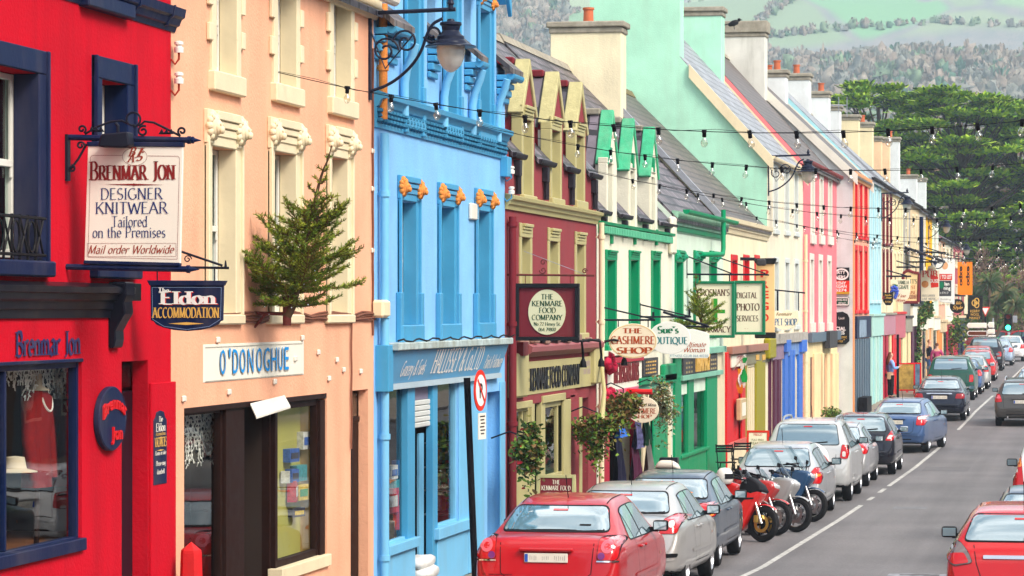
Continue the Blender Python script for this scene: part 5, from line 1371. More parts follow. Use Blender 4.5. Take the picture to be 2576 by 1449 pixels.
def wheel(parent, x, y, r, w, sg, style=5, rimm=RIMM):
 key = (round(r, 3), style, rimm.name)
 Mx = Matrix.Rotation(R(90), 4, 'Y')
 if key not in _rims:
  t = MB().lathe([(r * .66, -w / 2 + .01), (r * .72, -w / 2), (r * .93, -w / 2 + .005), (r, -w / 2 + .035), (r, w / 2 - .035), (r * .93, w / 2 - .005), (r * .72, w / 2), (r * .66, w / 2 - .01)], n=28, M=Mx)
  q = MB().lathe([(r * .67, w / 2 - .012), (r * .64, w / 2 - .005), (r * .6, w / 2 - .03), (r * .58, -w / 2 + .02)], n=28, M=Mx)
  q.lathe([(0, w / 2 - .03), (r * .16, w / 2 - .03), (r * .18, w / 2 - .05)], n=16, M=Mx)
  for i in range(style):
   a = 2 * math.pi * i / style
   ww = r * (.085 if style > 6 else .12)
   c, s_ = math.cos(a), math.sin(a)
   pts = [(w / 2 - .035, r * .1, -ww), (w / 2 - .035, r * .1, ww), (w / 2 - .022, r * .62, ww * .75), (w / 2 - .022, r * .62, -ww * .75)]
   q.prism([(px, py * c - pz * s_, py * s_ + pz * c) for px, py, pz in pts], (-.03, 0, 0))
  q.cur = 1
  q.lathe([(0, w / 2 - .09), (r * .6, w / 2 - .09)], n=24, M=Mx)
  _rims[key] = (t, q)
 t, q = _rims[key]
 import copy
 a, b = copy.deepcopy(t), copy.deepcopy(q)
 M = Matrix.Translation((x, y, r)) @ (Matrix.Rotation(R(180), 4, 'Z') if sg < 0 else Matrix())
 o = a.xf(M).build('wheel', TYRE, parent, smooth=40)
 b.xf(M).build('rim', [rimm, TRIMB], o, smooth=30)
 return o
def car(label, cat, x, s, paint, rear='sedan', Lc=4.6, Wc=1.76, Hc=1.46, rot=0., lights=None, rwin=None, plate=(0, .80), pw=.52, mirrorm=None, wheels=5, group='cars parked along the street', wb=None, roof_rails=False, spare=False, extra=None, name='parked_car', rwheel=.31, detail=True, cover=None, trims=True, lampm=None, boot=None, low=None, body_dirt=None):
 g = rz(s + 2)
 root = thing(name, label, cat, (x, s, rz(s)), group, rot=R(rot), local=True)
 root.rotation_euler = (math.atan2(rz(s + 3.5) - rz(s + 1), 2.5), 0, R(rot))
 k = Hc / 1.475
 sf = car_surface(Lc, Wc, Hc, rear)
 pj = Proj(sf)
 wb = wb or Lc * .585
 yr = .82 if rear == 'sedan' and Lc > 4.4 else .70
 yr = yr + (.12 if rear == 'sedan' else 0)
 yf = yr + wb
 rw = rwheel
 body = sf.build('body', [paint, TRIMB], root)
 cut = MB()
 Mx = Matrix.Rotation(R(90), 4, 'Y')
 for yy in (yr, yf):
  for sg in (-1, 1):
   ra = rw * 1.13
   c0 = sg * Wc / 2 - sg * .02
   cut.lathe([(0, -.25), (ra, -.25), (ra, .25), (0, .25)], (c0, yy, rw + .015), 32, Mx)
 ct = cut.build('cutter', TRIMB)
 bm = bmesh.new(); bm.from_mesh(ct.data); bmesh.ops.remove_doubles(bm, verts=bm.verts, dist=1e-5); bmesh.ops.recalc_face_normals(bm, faces=bm.faces); bm.to_mesh(ct.data); bm.free()
 bm = bmesh.new(); bm.from_mesh(body.data); bmesh.ops.remove_doubles(bm, verts=bm.verts, dist=1e-5); bmesh.ops.recalc_face_normals(bm, faces=bm.faces); bm.to_mesh(body.data); bm.free()
 md = body.modifiers.new('arches', 'BOOLEAN'); md.operation = 'DIFFERENCE'; md.object = ct; md.solver = 'EXACT'
 dg = bpy.context.evaluated_depsgraph_get()
 nm = bpy.data.meshes.new_from_object(body.evaluated_get(dg))
 body.modifiers.clear(); old = body.data; body.data = nm; bpy.data.meshes.remove(old)
 cm = ct.data; bpy.data.objects.remove(ct); bpy.data.meshes.remove(cm)
 nm.materials.clear(); nm.materials.append(paint); nm.materials.append(TRIMB)
 for p in nm.polygons:
  c = p.center; p.material_index = 0; p.use_smooth = True
  if p.normal.z < -.75 and c.z < .45: p.material_index = 1
  for yy in (yr, yf):
   if abs(c.x) > Wc / 2 - .32 and math.hypot(c.y - yy, c.z - rw - .015) < rw * 1.135 and abs(p.normal.x) < .5 or (abs(c.x) < Wc / 2 - .2 and abs(abs(c.x) - (Wc / 2 - .27)) < .03 and math.hypot(c.y - yy, c.z - rw) < rw * 1.2): p.material_index = 1
 nm.set_sharp_from_angle(angle=R(40))
 for yy in (yr, yf):
  for sg in (-1, 1): wheel(root, sg * (Wc / 2 - .125), yy, rw, .2, sg, wheels)
 zb_, zt_ = 1.09 * k, 1.355 * k
 rwin = rwin or {'sedan': [(-.65, zb_), (.65, zb_), (.545, zt_), (-.545, zt_)], 'hatch': [(-.62, 1.06 * k), (.62, 1.06 * k), (.54, 1.375 * k), (-.54, 1.375 * k)],
     'estate': [(-.64, 1.02 * k), (.64, 1.02 * k), (.55, 1.37 * k), (-.55, 1.37 * k)], 'suv': [(-.66, 1.04 * k), (.66, 1.04 * k), (.585, 1.39 * k), (-.585, 1.39 * k)]}[rear]
 e = MB(); big = [(a * 1.025 + (0), b + (.018 if b > (zb_ + zt_) / 2 else -.018)) for a, b in rwin]
 pj.patch(e, 'R', rounded(big, .07), .004); e.build('window_seal', TRIMB, root, smooth=60)
 e = MB(); pj.patch(e, 'R', rounded(rwin, .06), .008); rg = e.build('rear_window', CGLASS, root, smooth=60)
 if detail and rear != 'sedan':
  e = MB(); pj.seam(e, 'R', [(.02, rwin[0][1] + .015), (.42, rwin[0][1] + .05)], .022, .02); e.build('wiper', TRIMB, root)
 def zroof(y): return pj.point('T', 0, y, 0).z
 zl = .975 * k
 ya, yb = (1.12, Lc - 1.55) if rear == 'sedan' else ((.52, Lc - 1.5) if rear != 'hatch' else (.62, Lc - 1.5))
 n = 14; top = []
 for i in range(n + 1):
  y = ya + (yb - ya) * i / n
  zz = max(zl + .02, zroof(y) - .125)
  if rear == 'sedan': zz = min(zz, zl + .02 + max(0, y - ya) * 1.0)
  zz = min(zz, zl + .03 + max(0, yb - y) * .75)
  top.append((y, zz))
 outline = [(ya + .03, zl), (yb, zl - .005)] + top[::-1]
 side = [(a, b) for a, b in outline]
 m1 = ya + (yb - ya) * (.46 if rear == 'sedan' else .52); m0 = ya + (yb - ya) * (.14 if rear == 'sedan' else .26)
 for vw in ('S+', 'S-'):
  e = MB(); pj.patch(e, vw, [(a, b + (.014 if b > zl + .03 else -.014)) for a, b in side], .004); e.build('window_seal', TRIMB, root, smooth=60)
  def clipx(lo, hi):
   bm = bmesh.new(); bm.faces.new([bm.verts.new((a, b, 0)) for a, b in side])
   bmesh.ops.bisect_plane(bm, geom=bm.verts[:] + bm.edges[:] + bm.faces[:], plane_co=(lo, 0, 0), plane_no=(-1, 0, 0), clear_outer=True)
   bmesh.ops.bisect_plane(bm, geom=bm.verts[:] + bm.edges[:] + bm.faces[:], plane_co=(hi, 0, 0), plane_no=(1, 0, 0), clear_outer=True)
   f = max(bm.faces, key=lambda f: f.calc_area()) if bm.faces else None
   r = [(v.co.x, v.co.y) for v in f.verts] if f else None
   bm.free(); return r
  for lo, hi in ((ya - 1, m0 - .02), (m0 + .02, m1 - .035), (m1 + .035, yb + 1)):
   pl = clipx(lo, hi)
   if pl and len(pl) > 2:
    e = MB(); pj.patch(e, vw, pl, .008); e.build('side_window', CGLASS, root, smooth=60)
 e = MB(); pj.patch(e, 'F', rounded([(-.68, .99 * k), (.68, .99 * k), (.56, 1.36 * k), (-.56, 1.36 * k)], .06), .006); e.build('windscreen', CGLASS, root, smooth=60)
 for sg in (-1, 1):
  e = MB(); pj.patch(e, 'F', rounded([(sg * .45, .60), (sg * .78, .62), (sg * .78, .74), (sg * .5, .72)], .03), .006); e.build('headlight', HEADL, root, smooth=60)
 lights = lights or [(LRED, [(.60, .76), (.83, .76), (.845, .86), (.83, 1.0), (.66, 1.0)])]
 for sg in (-1, 1):
  first = None
  for m_, pl in lights:
   e = MB(); pj.patch(e, 'R', rounded([(sg * a, b * 1.0) for a, b in pl], .035), .012 + (.006 if first else 0), .03)
   o = e.build('tail_light' if first is None else 'lamp_lens', m_, root if first is None else first, smooth=70)
   first = first or o
  if first and detail:
   e = MB(); pj.seam(e, 'R', rounded([(sg * a, b) for a, b in lights[0][1]], .035), .008, .012, True); e.build('lamp_gap', GAP, first)
 if plate:
  px, pz = plate
  q = pj.point('R', px, pz, 0)
  b = MB().box(px - pw / 2, px + pw / 2, q.y - .03, q.y - .012, pz - .055, pz + .055); o = b.build('number_plate', PLATE, root, bevel=.006)
  b = MB().box(px - pw / 2 + .008, px - pw / 2 + .045, q.y - .033, q.y - .031, pz - .047, pz + .047); b.build('plate_strip', PBLUE, o)
  b = MB(); rr = random.Random(int(s * 10))
  for i in range(9):
   if i in (2, 5): continue
   cx = px - pw / 2 + .085 + i * (pw - .13) / 8
   for t in range(2): b.box(cx - .016 + t * .022, cx - .01 + t * .022, q.y - .0325, q.y - .031, pz - .03 + rr.random() * .012, pz + .03 - rr.random() * .012)
  b.build('plate_marks', mat('plate_faded_marks', (.42, .41, .37), rough=.5, var=.3, sc=30), o)
  if trims:
   b = MB().box(px - pw / 2 - .06, px + pw / 2 + .06, q.y - .045, q.y + .03, pz + .075, pz + .115); b.build('boot_handle', paint, root, bevel=.012)
 e = MB()
 lw = boot or ([(-.56, .97), (-.54, .62), (-.46, .56), (.46, .56), (.54, .62), (.56, .97)] if rear == 'sedan' else [(-.6, 1.0), (-.57, .60), (.57, .60), (.6, 1.0)])
 pj.seam(e, 'R', lw, .009)
 pj.seam(e, 'R', [(-.83, .60), (-.4, .60)], .006) if rear == 'sedan' else None
 for vw in ('S+', 'S-'):
  pj.seam(e, vw, [(m1, zl), (m1, .36)], .008); pj.seam(e, vw, [(yb - .12, zl - .02), (yb + .06, .7), (yb + .02, .36)], .008)
  if cat != 'three-door car': pj.seam(e, vw, [(ya + .28, zl), (ya + .42, .66), (ya + .62, .36)], .008)
  pj.seam(e, vw, [(ya + .62, .355), (yb + .02, .355)], .008)
 pj.seam(e, 'T', [(-.52, 1.35), (-.53, Lc - 2.25)], .012); pj.seam(e, 'T', [(.52, 1.35), (.53, Lc - 2.25)], .012)
 e.build('panel_gaps', GAP, root)
 for sg, vw in ((1, 'S+'), (-1, 'S-')):
  for yy in ((m1 - .25, m1 + .0 + (yb - m1) * .12 - .0),)[0]:
   q = pj.point(vw, yy, .86 * k, 0)
   MB().box(q.x - .005, q.x + sg * .035, yy - .09, yy + .09, q.z - .016, q.z + .016).build('handle', paint, root, bevel=.01)
  ym = yb - .16
  q = pj.point(vw, ym, zl, 0)
  b = MB().box(min(q.x + sg * .04, q.x + sg * .23), max(q.x + sg * .04, q.x + sg * .23), ym - .04, ym + .08, zl + .0, zl + .135)
  o = b.build('mirror', mirrorm or TRIMB, root, bevel=.03, seg=2, smooth=40)
  b = MB().box(min(q.x - sg * .03, q.x + sg * .1), max(q.x - sg * .03, q.x + sg * .1), ym + .0, ym + .05, zl - .01, zl + .05); b.build('mirror_arm', TRIMB, o)
  b = MB().box(min(q.x + sg * .055, q.x + sg * .215), max(q.x + sg * .055, q.x + sg * .215), ym - .046, ym - .0405, zl + .018, zl + .118); b.build('mirror_glass', CGLASS, o, bevel=.002)
  e = MB(); pj.patch(e, vw, rounded([(yr + rw * 1.2, .50), (yf - rw * 1.25, .50), (yf - rw * 1.25, .545), (yr + rw * 1.2, .545)], .02), .012); e.build('side_moulding', paint, root, smooth=60)
  e = MB(); pj.patch(e, vw, rounded([(yf - .3, .66), (yf - .22, .66), (yf - .22, .70), (yf - .3, .70)], .01), .006); e.build('side_repeater', LAMB, root)
 if trims:
  for sg in (-1, 1):
   e = MB(); pj.patch(e, 'R', rounded([(sg * .50, .47), (sg * .84, .49), (sg * .85, .54), (sg * .50, .535)], .02), .012); e.build('bumper_strip', low or paint, root, smooth=60)
 e = MB(); pj.patch(e, 'R', rounded([(-.5, .38), (.5, .38), (.5, .41), (-.5, .41)], .01), .004); e.build('bumper_gap', GAP, root)
 MB().tube([(-.45, .0, .3), (-.45, .25, .3)], .028, 10).build('exhaust', CHROME, root, smooth=50)
 if roof_rails:
  for sg in (-1, 1):
   pts = [pj.point('T', sg * .55, y, .0) for y in (.55, .75, 1.2, 1.8, 2.3, 2.5)]
   b = MB().tube([p + V3(0, 0, .0 if i in (0, 5) else .075) for i, p in enumerate(pts)], .022, 8); b.build('roof_rail', RIMM, root, smooth=60)
 if spare:
  Ms = Matrix.Rotation(R(90), 4, 'X')
  b = MB().lathe([(0, .17), (.2, .165), (.33, .13), (.365, .06), (.365, -.05), (.3, -.08)], (.1, -.06, .88), 32, Ms); b.build('spare_wheel_cover', cover or paint, root, smooth=50)
 if detail:
  p = pj.point('T', 0, 1.25 if rear != 'sedan' else 1.6, 0)
  MB().tube([p, p + V3(0, -.18, .28)], .006, 5).build('aerial', TRIMB, root)
 e = MB(); pj.patch(e, 'R', rounded([(-.09, rwin[2][1] - .05), (.09, rwin[2][1] - .05), (.09, rwin[2][1] - .03), (-.09, rwin[2][1] - .03)], .006), .012); e.build('brake_light', LRED, root)
 if extra: extra(root, pj)
 return root, pj
CX = -6.44
RED_C = carpaint('red', (.43, .003, .009), .3); SILVER = carpaint('silver', (.52, .53, .55), .32, .55); SILV2 = carpaint('warm_silver', (.50, .49, .47), .35, .5); SLATEB = carpaint('slate_blue', (.045, .075, .12), .3, .35); NAVYC = carpaint('navy', (.005, .009, .025), .25, .2); BLUEC = carpaint('mid_blue', (.05, .11, .26), .3, .3)
GREENC = carpaint('bottle_green', (.005, .075, .05), .3, .2); BLACKC = carpaint('midnight', (.005, .007, .016), .2); GREYC = carpaint('bronze_grey', (.075, .07, .065), .32, .4); WHITEC = carpaint('white', (.75, .76, .76), .3); BRIGHTR = carpaint('scarlet', (.50, .004, .006), .25); PALEBC = carpaint('ice_blue', (.35, .45, .58), .3, .4); DARKG = carpaint('graphite', (.05, .055, .065), .3, .3)
def circ(cx, cz, r, n=14): return [(cx + r * math.cos(2 * math.pi * i / n), cz + r * math.sin(2 * math.pi * i / n)) for i in range(n)]
def red_extra(root, pj):
 for sg in (-1, 1):
  e = MB(); pj.patch(e, 'R', rounded([(sg * .60, .755), (sg * .845, .755), (sg * .845, .772), (sg * .60, .772)], .005), .014); e.build('chrome_strip', CHROME, root, smooth=60)
 e = MB(); pj.patch(e, 'R', rounded([(.28, 1.135), (.42, 1.135), (.42, 1.155), (.28, 1.155)], .01), .012); e.build('window_sticker', TRIMB, root)
LR2 = mat('lamp_pink', (.62, .10, .14), rough=.15, var=.05, coat=1)
car('red saloon nearest on the kerb side, blank plate and round tail lamps', 'car', -6.43, 36.4, RED_C, Lc=4.63, Wc=1.78, Hc=1.47,
 lights=[(LRED, [(.605, .78), (.83, .78), (.845, .86), (.83, .97), (.79, 1.03), (.62, 1.035)]), (LR2, circ(.72, .93, .075)), (LRED, circ(.72, .93, .035)), (mat('lamp_violet', (.16, .02, .16), rough=.15, var=0, coat=1), circ(.655, .825, .042))], plate=(0, .80), extra=red_extra)
car('silver saloon parked directly in front of the red saloon', 'car', -6.44, 41.75, SILV2, Lc=4.73, Wc=1.81, Hc=1.43,
 lights=[(LRED, [(.60, .80), (.83, .80), (.85, .9), (.83, 1.0), (.76, 1.05), (.66, 1.0)]), (LCLR, circ(.76, .92, .045))], mirrorm=TRIMB, low=TRIMB)
car('slate blue saloon with orange rear stickers beside the motorcycles', 'car', -6.55, 46.9, SLATEB, Lc=4.5, Wc=1.7, Hc=1.42,
 lights=[(LRED, [(.55, .82), (.82, .80), (.84, .9), (.82, .99), (.58, .99)]), (LAMB, [(.66, .82), (.80, .81), (.80, .87), (.66, .87)])],
 extra=lambda r, pj: [pj.patch(e := MB(), 'R', [(-.35, 1.25), (-.1, 1.28), (.2, 1.19), (.42, 1.12), (.36, 1.10), (.1, 1.16), (-.2, 1.2)], .013), e.build('window_sticker', LAMB, r)])
car('silver hatchback with red and amber tail lamps just beyond the motorcycles', 'car', -6.07, 59.6, SILVER, 'hatch', Lc=4.26, Wc=1.71, Hc=1.43,
 lights=[(LRED, [(.62, .70), (.83, .70), (.845, .85), (.80, .99), (.72, 1.0), (.64, .9)]), (LAMB, [(.66, .83), (.82, .83), (.82, .88), (.66, .88)]), (LCLR, [(.66, .83), (.74, .83), (.74, .88), (.66, .88)])], rwin=[(-.63, 1.02), (.63, 1.02), (.55, 1.33), (-.55, 1.33)], plate=(0, .55))
car('silver off-roader with roof rails and a white covered spare wheel', 'off-roader', -6.02, 65.4, carpaint('pale_silver', (.62, .63, .63), .3, .4), 'suv', Lc=4.3, Wc=1.82, Hc=1.70, roof_rails=True, spare=True, cover=WHITEC, rwheel=.35,
 lights=[(LRED, [(.68, .92), (.83, .90), (.86, 1.0), (.85, 1.18), (.72, 1.2)]), (LCLR, [(.73, .95), (.8, .95), (.8, 1.06), (.73, 1.06)])], plate=(-.4, .6), trims=False)
car('silver saloon half hidden ahead of the off-roader', 'car', -6.02, 70.8, SILVER, 'sedan', Lc=4.4, Wc=1.74, Hc=1.42)
car('midnight blue small hatchback with bright red and white tail lamps', 'car', -5.74, 76.2, BLACKC, 'hatch', Lc=3.99, Wc=1.71, Hc=1.48, mirrorm=CHROME,
 lights=[(LRED, [(.60, .84), (.78, .84), (.86, .98), (.86, 1.12), (.78, 1.14)]), (LCLR, [(.64, .88), (.74, .88), (.78, .97), (.70, .97)])], plate=(0, .62))
car('mid blue saloon parked askew with its front wheel turned out', 'car', -5.62, 86.8, BLUEC, 'sedan', Lc=4.65, Wc=1.76, Hc=1.46, rot=-6,
 lights=[(LRED, [(.62, .78), (.84, .78), (.86, .9), (.84, 1.02), (.64, 1.02)]), (LCLR, [(.66, .93), (.83, .93), (.83, 1.0), (.66, 1.0)])], plate=(0, .86))
car('black saloon with chrome boot strip parked past the mid blue one', 'car', -5.28, 105, NAVYC, 'sedan', Lc=4.75, Wc=1.74, Hc=1.43,
 lights=[(mat('lamp_dark_red', (.28, .004, .008), rough=.15, var=.05, coat=1), [(.52, .76), (.82, .76), (.83, .88), (.80, .92), (.56, .92)])], plate=(0, .80),
 extra=lambda r, pj: [pj.patch(e := MB(), 'R', rounded([(-.42, .90), (.42, .90), (.42, .935), (-.42, .935)], .01), .012), e.build('chrome_strip', CHROME, r, smooth=60)])
car('bottle green people carrier with a large tailgate window', 'people carrier', -5.72, 122.5, GREENC, 'suv', Lc=4.5, Wc=1.86, Hc=1.70, mirrorm=GREENC, rwheel=.33, low=SILV2, lights=[(LRED, [(.70, .72), (.86, .72), (.87, .86), (.86, 1.0), (.72, 1.0)])])
car('small blue car tucked ahead of the green people carrier', 'car', -5.6, 129.2, BLUEC, 'hatch', Lc=3.9, Wc=1.68, Hc=1.42)
car('tan silver hatchback between the small blue car and the red one', 'car', -5.55, 135.5, SILV2, 'hatch', Lc=3.9, Wc=1.68, Hc=1.45, mirrorm=WHITEC)
car('bright red hatchback far along the parked row', 'car', -5.65, 147, BRIGHTR, 'hatch', Lc=4.1, Wc=1.72, Hc=1.45)
car('second red hatchback beyond the bright red one, showing a pale roof', 'car', -5.9, 153.5, RED_C, 'hatch', Lc=4.0, Wc=1.68, Hc=1.5)
car('black tall estate car far down the row', 'car', -5.9, 164, BLACKC, 'suv', Lc=4.6, Wc=1.85, Hc=1.75, rwheel=.35)
car('grey blue saloon far off near the traffic light', 'car', -5.6, 174, PALEBC, 'sedan', Lc=4.5, Wc=1.74, Hc=1.45)
car('white hatchback under the traffic light with red lamps', 'car', -5.2, 184, WHITEC, 'hatch', Lc=4.0, Wc=1.7, Hc=1.5)
def astra(root, pj):
 e = MB(); pj.patch(e, 'R', rounded([(-.44, .845), (.44, .845), (.44, .885), (-.44, .885)], .01), .014); e.build('chrome_strip', CHROME, root, smooth=60)
LGR = mat('lamp_smoke', (.16, .13, .13), rough=.12, var=.05, coat=1)
car('bright red hatchback with chrome tailgate strip nearest in the road lane', 'three-door car', -.90, 36.6, BRIGHTR, 'hatch', Lc=4.29, Wc=1.76, Hc=1.43, mirrorm=TRIMB, group='cars in the road lane', name='driving_car',
 lights=[(LGR, [(.56, .80), (.78, .76), (.86, .84), (.87, .96), (.82, 1.04), (.72, 1.04), (.62, .93)]), (LRED, [(.60, .80), (.78, .775), (.85, .84), (.85, .90), (.66, .91)])], extra=astra, rwin=[(-.66, 1.05), (.66, 1.05), (.55, 1.33), (-.55, 1.33)], plate=(0, .55), trims=False, boot=[(-.55, 1.0), (-.52, .8), (-.42, .5), (.42, .5), (.52, .8), (.55, 1.0)])
car('slate blue saloon showing only its roof beyond the red hatchback', 'car', -.72, 42.2, SLATEB, 'sedan', Lc=4.4, Wc=1.72, Hc=1.43, group='cars in the road lane', name='driving_car')
car('small white car beyond the slate blue roof, cut by the frame', 'car', -.55, 48.2, WHITEC, 'hatch', Lc=3.7, Wc=1.62, Hc=1.42, group='cars in the road lane', name='driving_car')
car('white van with tall red and amber lamps and black mirror', 'van', -.62, 54, WHITEC, 'suv', Lc=4.3, Wc=1.74, Hc=1.82, group='cars in the road lane', name='driving_car', rwheel=.32, lights=[(LRED, [(.66, .85), (.84, .85), (.85, 1.2), (.82, 1.5), (.72, 1.5)]), (LAMB, [(.70, 1.3), (.82, 1.3), (.82, 1.45), (.72, 1.45)])])
car('bronze grey estate car driving away down the lane', 'estate car', -2.5, 102, GREYC, 'estate', Lc=4.7, Wc=1.76, Hc=1.50, roof_rails=True, group='cars in the road lane', name='driving_car', lights=[(LRED, [(.62, .80), (.84, .78), (.86, .92), (.84, 1.04), (.70, 1.05)]), (LR2, [(.66, .9), (.84, .9), (.84, 1.0), (.70, 1.0)])])
car('ice blue car farthest down the open lane', 'car', -2.3, 113, PALEBC, 'sedan', Lc=4.4, Wc=1.7, Hc=1.45, group='cars in the road lane', name='driving_car')
for lab, x, s in (('red car parked past the crossroad by the railings', -5.6, 214), ('second red car by the railings, nearer the traffic light', -3.6, 214)):
 car(lab, 'car', x, s, BRIGHTR, 'hatch', Lc=3.9, Wc=1.7, Hc=1.45, rot=80, group='red cars beyond the crossroad', detail=False)
# ================================================================ motorcycles, helmet, shop window contents
BMET = mat('engine_metal', (.10, .10, .105), rough=.4, metal=.7, var=.3, sc=9); SEAT = mat('seat_vinyl', (.014, .014, .018), rough=.6, var=.2); SCREEN = glass_mat('bike_screen', (.62, .70, .72), 1.2); DISCG = mat('brake_disc_gold', (.55, .36, .10), rough=.35, metal=.8, var=.2); DISCS = mat('brake_disc_steel', (.5, .5, .5), rough=.3, metal=.9, var=.2)
def bike(label, wx, wy, head, col, screen=0., tail=None, disc=DISCS, steer=0, fair=True, box=None, acc=None, letters=None, low=True, lean=9):
 d = V3(-math.sin(R(head)), math.cos(R(head)), 0); c = V3(wx, wy, 0) - d * .70; s = c.y
 g = thing('motorcycle', label, 'motorcycle', (c.x, c.y, rz(s)), 'motorcycles parked nose out', rot=R(head), local=True); g.rotation_euler = (0, R(-lean), R(head))
 Mx = Matrix.Rotation(R(90), 4, 'Y')
 def wh(y, st):
  M = Matrix.Translation((0, y, .31)) @ Matrix.Rotation(R(st), 4, 'Z')
  o = MB().lathe([(.215, -.045), (.25, -.06), (.295, -.045), (.31, 0), (.295, .045), (.25, .06), (.215, .045)], n=32, M=Mx).xf(M).build('wheel', TYRE, g, smooth=50)
  q = MB().lathe([(.222, -.04), (.2, -.03), (.2, .03), (.222, .04)], n=30, M=Mx).lathe([(0, -.05), (.04, -.05), (.04, .05), (0, .05)], n=14, M=Mx)
  for i in range(6):
   a = i * math.pi / 3; q.prism([(-.012, .03 * math.cos(a) - .018 * math.sin(a), .03 * math.sin(a) + .018 * math.cos(a)), (-.012, .03 * math.cos(a) + .018 * math.sin(a), .03 * math.sin(a) - .018 * math.cos(a)), (-.012, .205 * math.cos(a + .1) + .014 * math.sin(a), .205 * math.sin(a + .1) - .014 * math.cos(a)), (-.012, .205 * math.cos(a + .1) - .014 * math.sin(a), .205 * math.sin(a + .1) + .014 * math.cos(a))], (.024, 0, 0))
  q.xf(M).build('rim', RIMM if disc is DISCS else TRIMB, o, smooth=40)
  for sx in ((-1, 1) if y > 0 else (1,)): MB().lathe([(.095, sx * .062), (.15, sx * .062), (.15, sx * .068), (.095, sx * .068)], n=28, M=Mx).xf(M).build('brake_disc', disc, o)
 wh(.70, steer); wh(-.70, 0)
 for sx in (-1, 1):
  b = MB().tube([(sx * .1, .70, .31), (sx * .1, .60, .58)], .032, 10); b.tube([(sx * .1, .60, .58), (sx * .1, .44, 1.0)], .022, 8); b.build('fork', DISCS if disc is DISCS else CHROME, g, smooth=50)
  MB().box(sx * .1 - .03, sx * .1 + .03, .56, .64, .32, .45).build('brake_caliper', disc if disc is DISCG else BMET, g, bevel=.012)
 b = MB(); P = []
 for i in range(11):
  a = R(48 + 9 * i)
  for x, r in ((-.07, .325), (-.04, .345), (.04, .345), (.07, .325)): P.append((x, .70 + r * math.cos(a), .31 + r * math.sin(a)))
 b.add(P, [(i * 4 + j, i * 4 + j + 1, i * 4 + j + 5, i * 4 + j + 4) for i in range(10) for j in range(3)]); b.build('mudguard', col, g, smooth=60)
 def slab(name, pts, hw, m, bev=.05, par=None): return MB().prism([(-hw, y, z) for y, z in pts], (2 * hw, 0, 0)).build(name, m, par or g, bevel=bev, seg=3, smooth=50)
 slab('engine', [(.3, .28), (-.3, .25), (-.36, .5), (-.1, .68), (.25, .62)], .17, BMET, .03)
 if fair:
  fa = slab('fairing', [(.44, .38), (.34, .18), (-.22, .16), (-.28, .32), (-.05, .5), (-.12, .68), (.12, .84), (.30, .98), (.62, .96), (.70, .84), (.58, .66)], .175, col, .07)
  slab('fairing_vent', [(.12, .56), (.34, .64), (.42, .74), (.18, .70)], .180, SEAT, .012, fa)
  slab('headlight', [(.66, .80), (.70, .88), (.60, .95), (.52, .86)], .13, HEADL, .03, fa)
  if disc is DISCG: slab('nose_cowl', [(.26, .86), (.30, 1.0), (.45, 1.12), (.64, .99), (.72, .86), (.5, .80)], .182, SEAT, .04, fa)
  if acc: slab('fairing_stripe', [(-.08, .66), (.56, .72), (.56, .75), (-.08, .71)], .180, acc, .004, fa)
  if letters:
   t = MB(); sans(t, letters, .17, (0, 1, .15), (0, -.25, 1), (.182, .14, .34), (1, 0, 0), width=.3, bold=.03); t.build('lettering', SWHITE if 0 else WHITEP, fa)
 else: slab('headlight', [(.58, .8), (.62, .95), (.5, 1.0), (.44, .84)], .1, HEADL, .04)
 slab('tank', [(.30, .82), (.24, .98), (.05, 1.02), (-.16, .86), (-.12, .74), (.2, .7)], .15, col, .07)
 slab('seat', [(-.1, .84), (-.45, .84), (-.86, .98), (-.9, .93), (-.6, .76), (-.15, .74)], .14, SEAT, .04)
 slab('tail_panel', [(-.2, .73), (-.55, .76), (-.9, .92), (-.93, .86), (-.5, .62), (-.25, .62)], .12, tail or col, .03)
 b = MB().tube([(-.36, .26, 1.06), (-.2, .38, 1.04), (.2, .38, 1.04), (.36, .26, 1.06)], .016, 8); b.tube([(-.36, .26, 1.06), (-.28, .3, 1.055)], .022, 8); b.tube([(.36, .26, 1.06), (.28, .3, 1.055)], .022, 8); b.build('handlebar', BLACKM, g, smooth=50)
 for sx in (-1, 1):
  b = MB().tube([(sx * .2, .46, 1.0), (sx * .34, .42, 1.16)], .009, 6); b.box(sx * .34 - .05, sx * .34 + .05, .41, .44, 1.13, 1.2); b.build('mirror', BLACKM, g, bevel=.01)
 MB().tube([(.16, -.05, .3), (.18, -.4, .34), (.2, -.8, .5)], [.03, .045, .05], 10).build('exhaust', CHROME if disc is DISCS else BMET, g, smooth=50)
 MB().tube([(-.12, -.05, .25), (-.3, .02, .03)], .012, 6).build('side_stand', BMET, g)
 if screen:
  b = MB(); P = []; n = 8
  for i in range(6):
   t = i / 5
   for j in range(n + 1):
    a = R(-62 + 124 * j / n); w = .24 * (1 - .35 * t)
    P.append((w * math.sin(a), .40 - .34 * t * screen / .5 + .24 * (math.cos(a) - .45) * (1 - .2 * t), .98 + screen * t))
  b.add(P, [(i * (n + 1) + j, i * (n + 1) + j + 1, (i + 1) * (n + 1) + j + 1, (i + 1) * (n + 1) + j) for i in range(5) for j in range(n)]); b.build('windscreen', SCREEN, g, smooth=60)
 if box:
  o = slab('top_box', [(-.72, 1.0), (-1.12, 1.02), (-1.14, 1.14), (-.72, 1.14)], .22, SEAT, .03); slab('box_lid', [(-.70, 1.145), (-1.15, 1.145), (-1.06, 1.3), (-.78, 1.3)], .21, box, .07, o)
 return g, d
def at_w(x, y): # wheel foot pixel -> road point
 zc = 46.
 for _ in range(6):
  X = -(XV - x) * zc / KF; s = (zc + X * SN) / CS; zc = (H - rz(s)) * F / (y - YV)
 return X, s
SILB = carpaint('bike_silver', (.42, .42, .42), .3, .5)
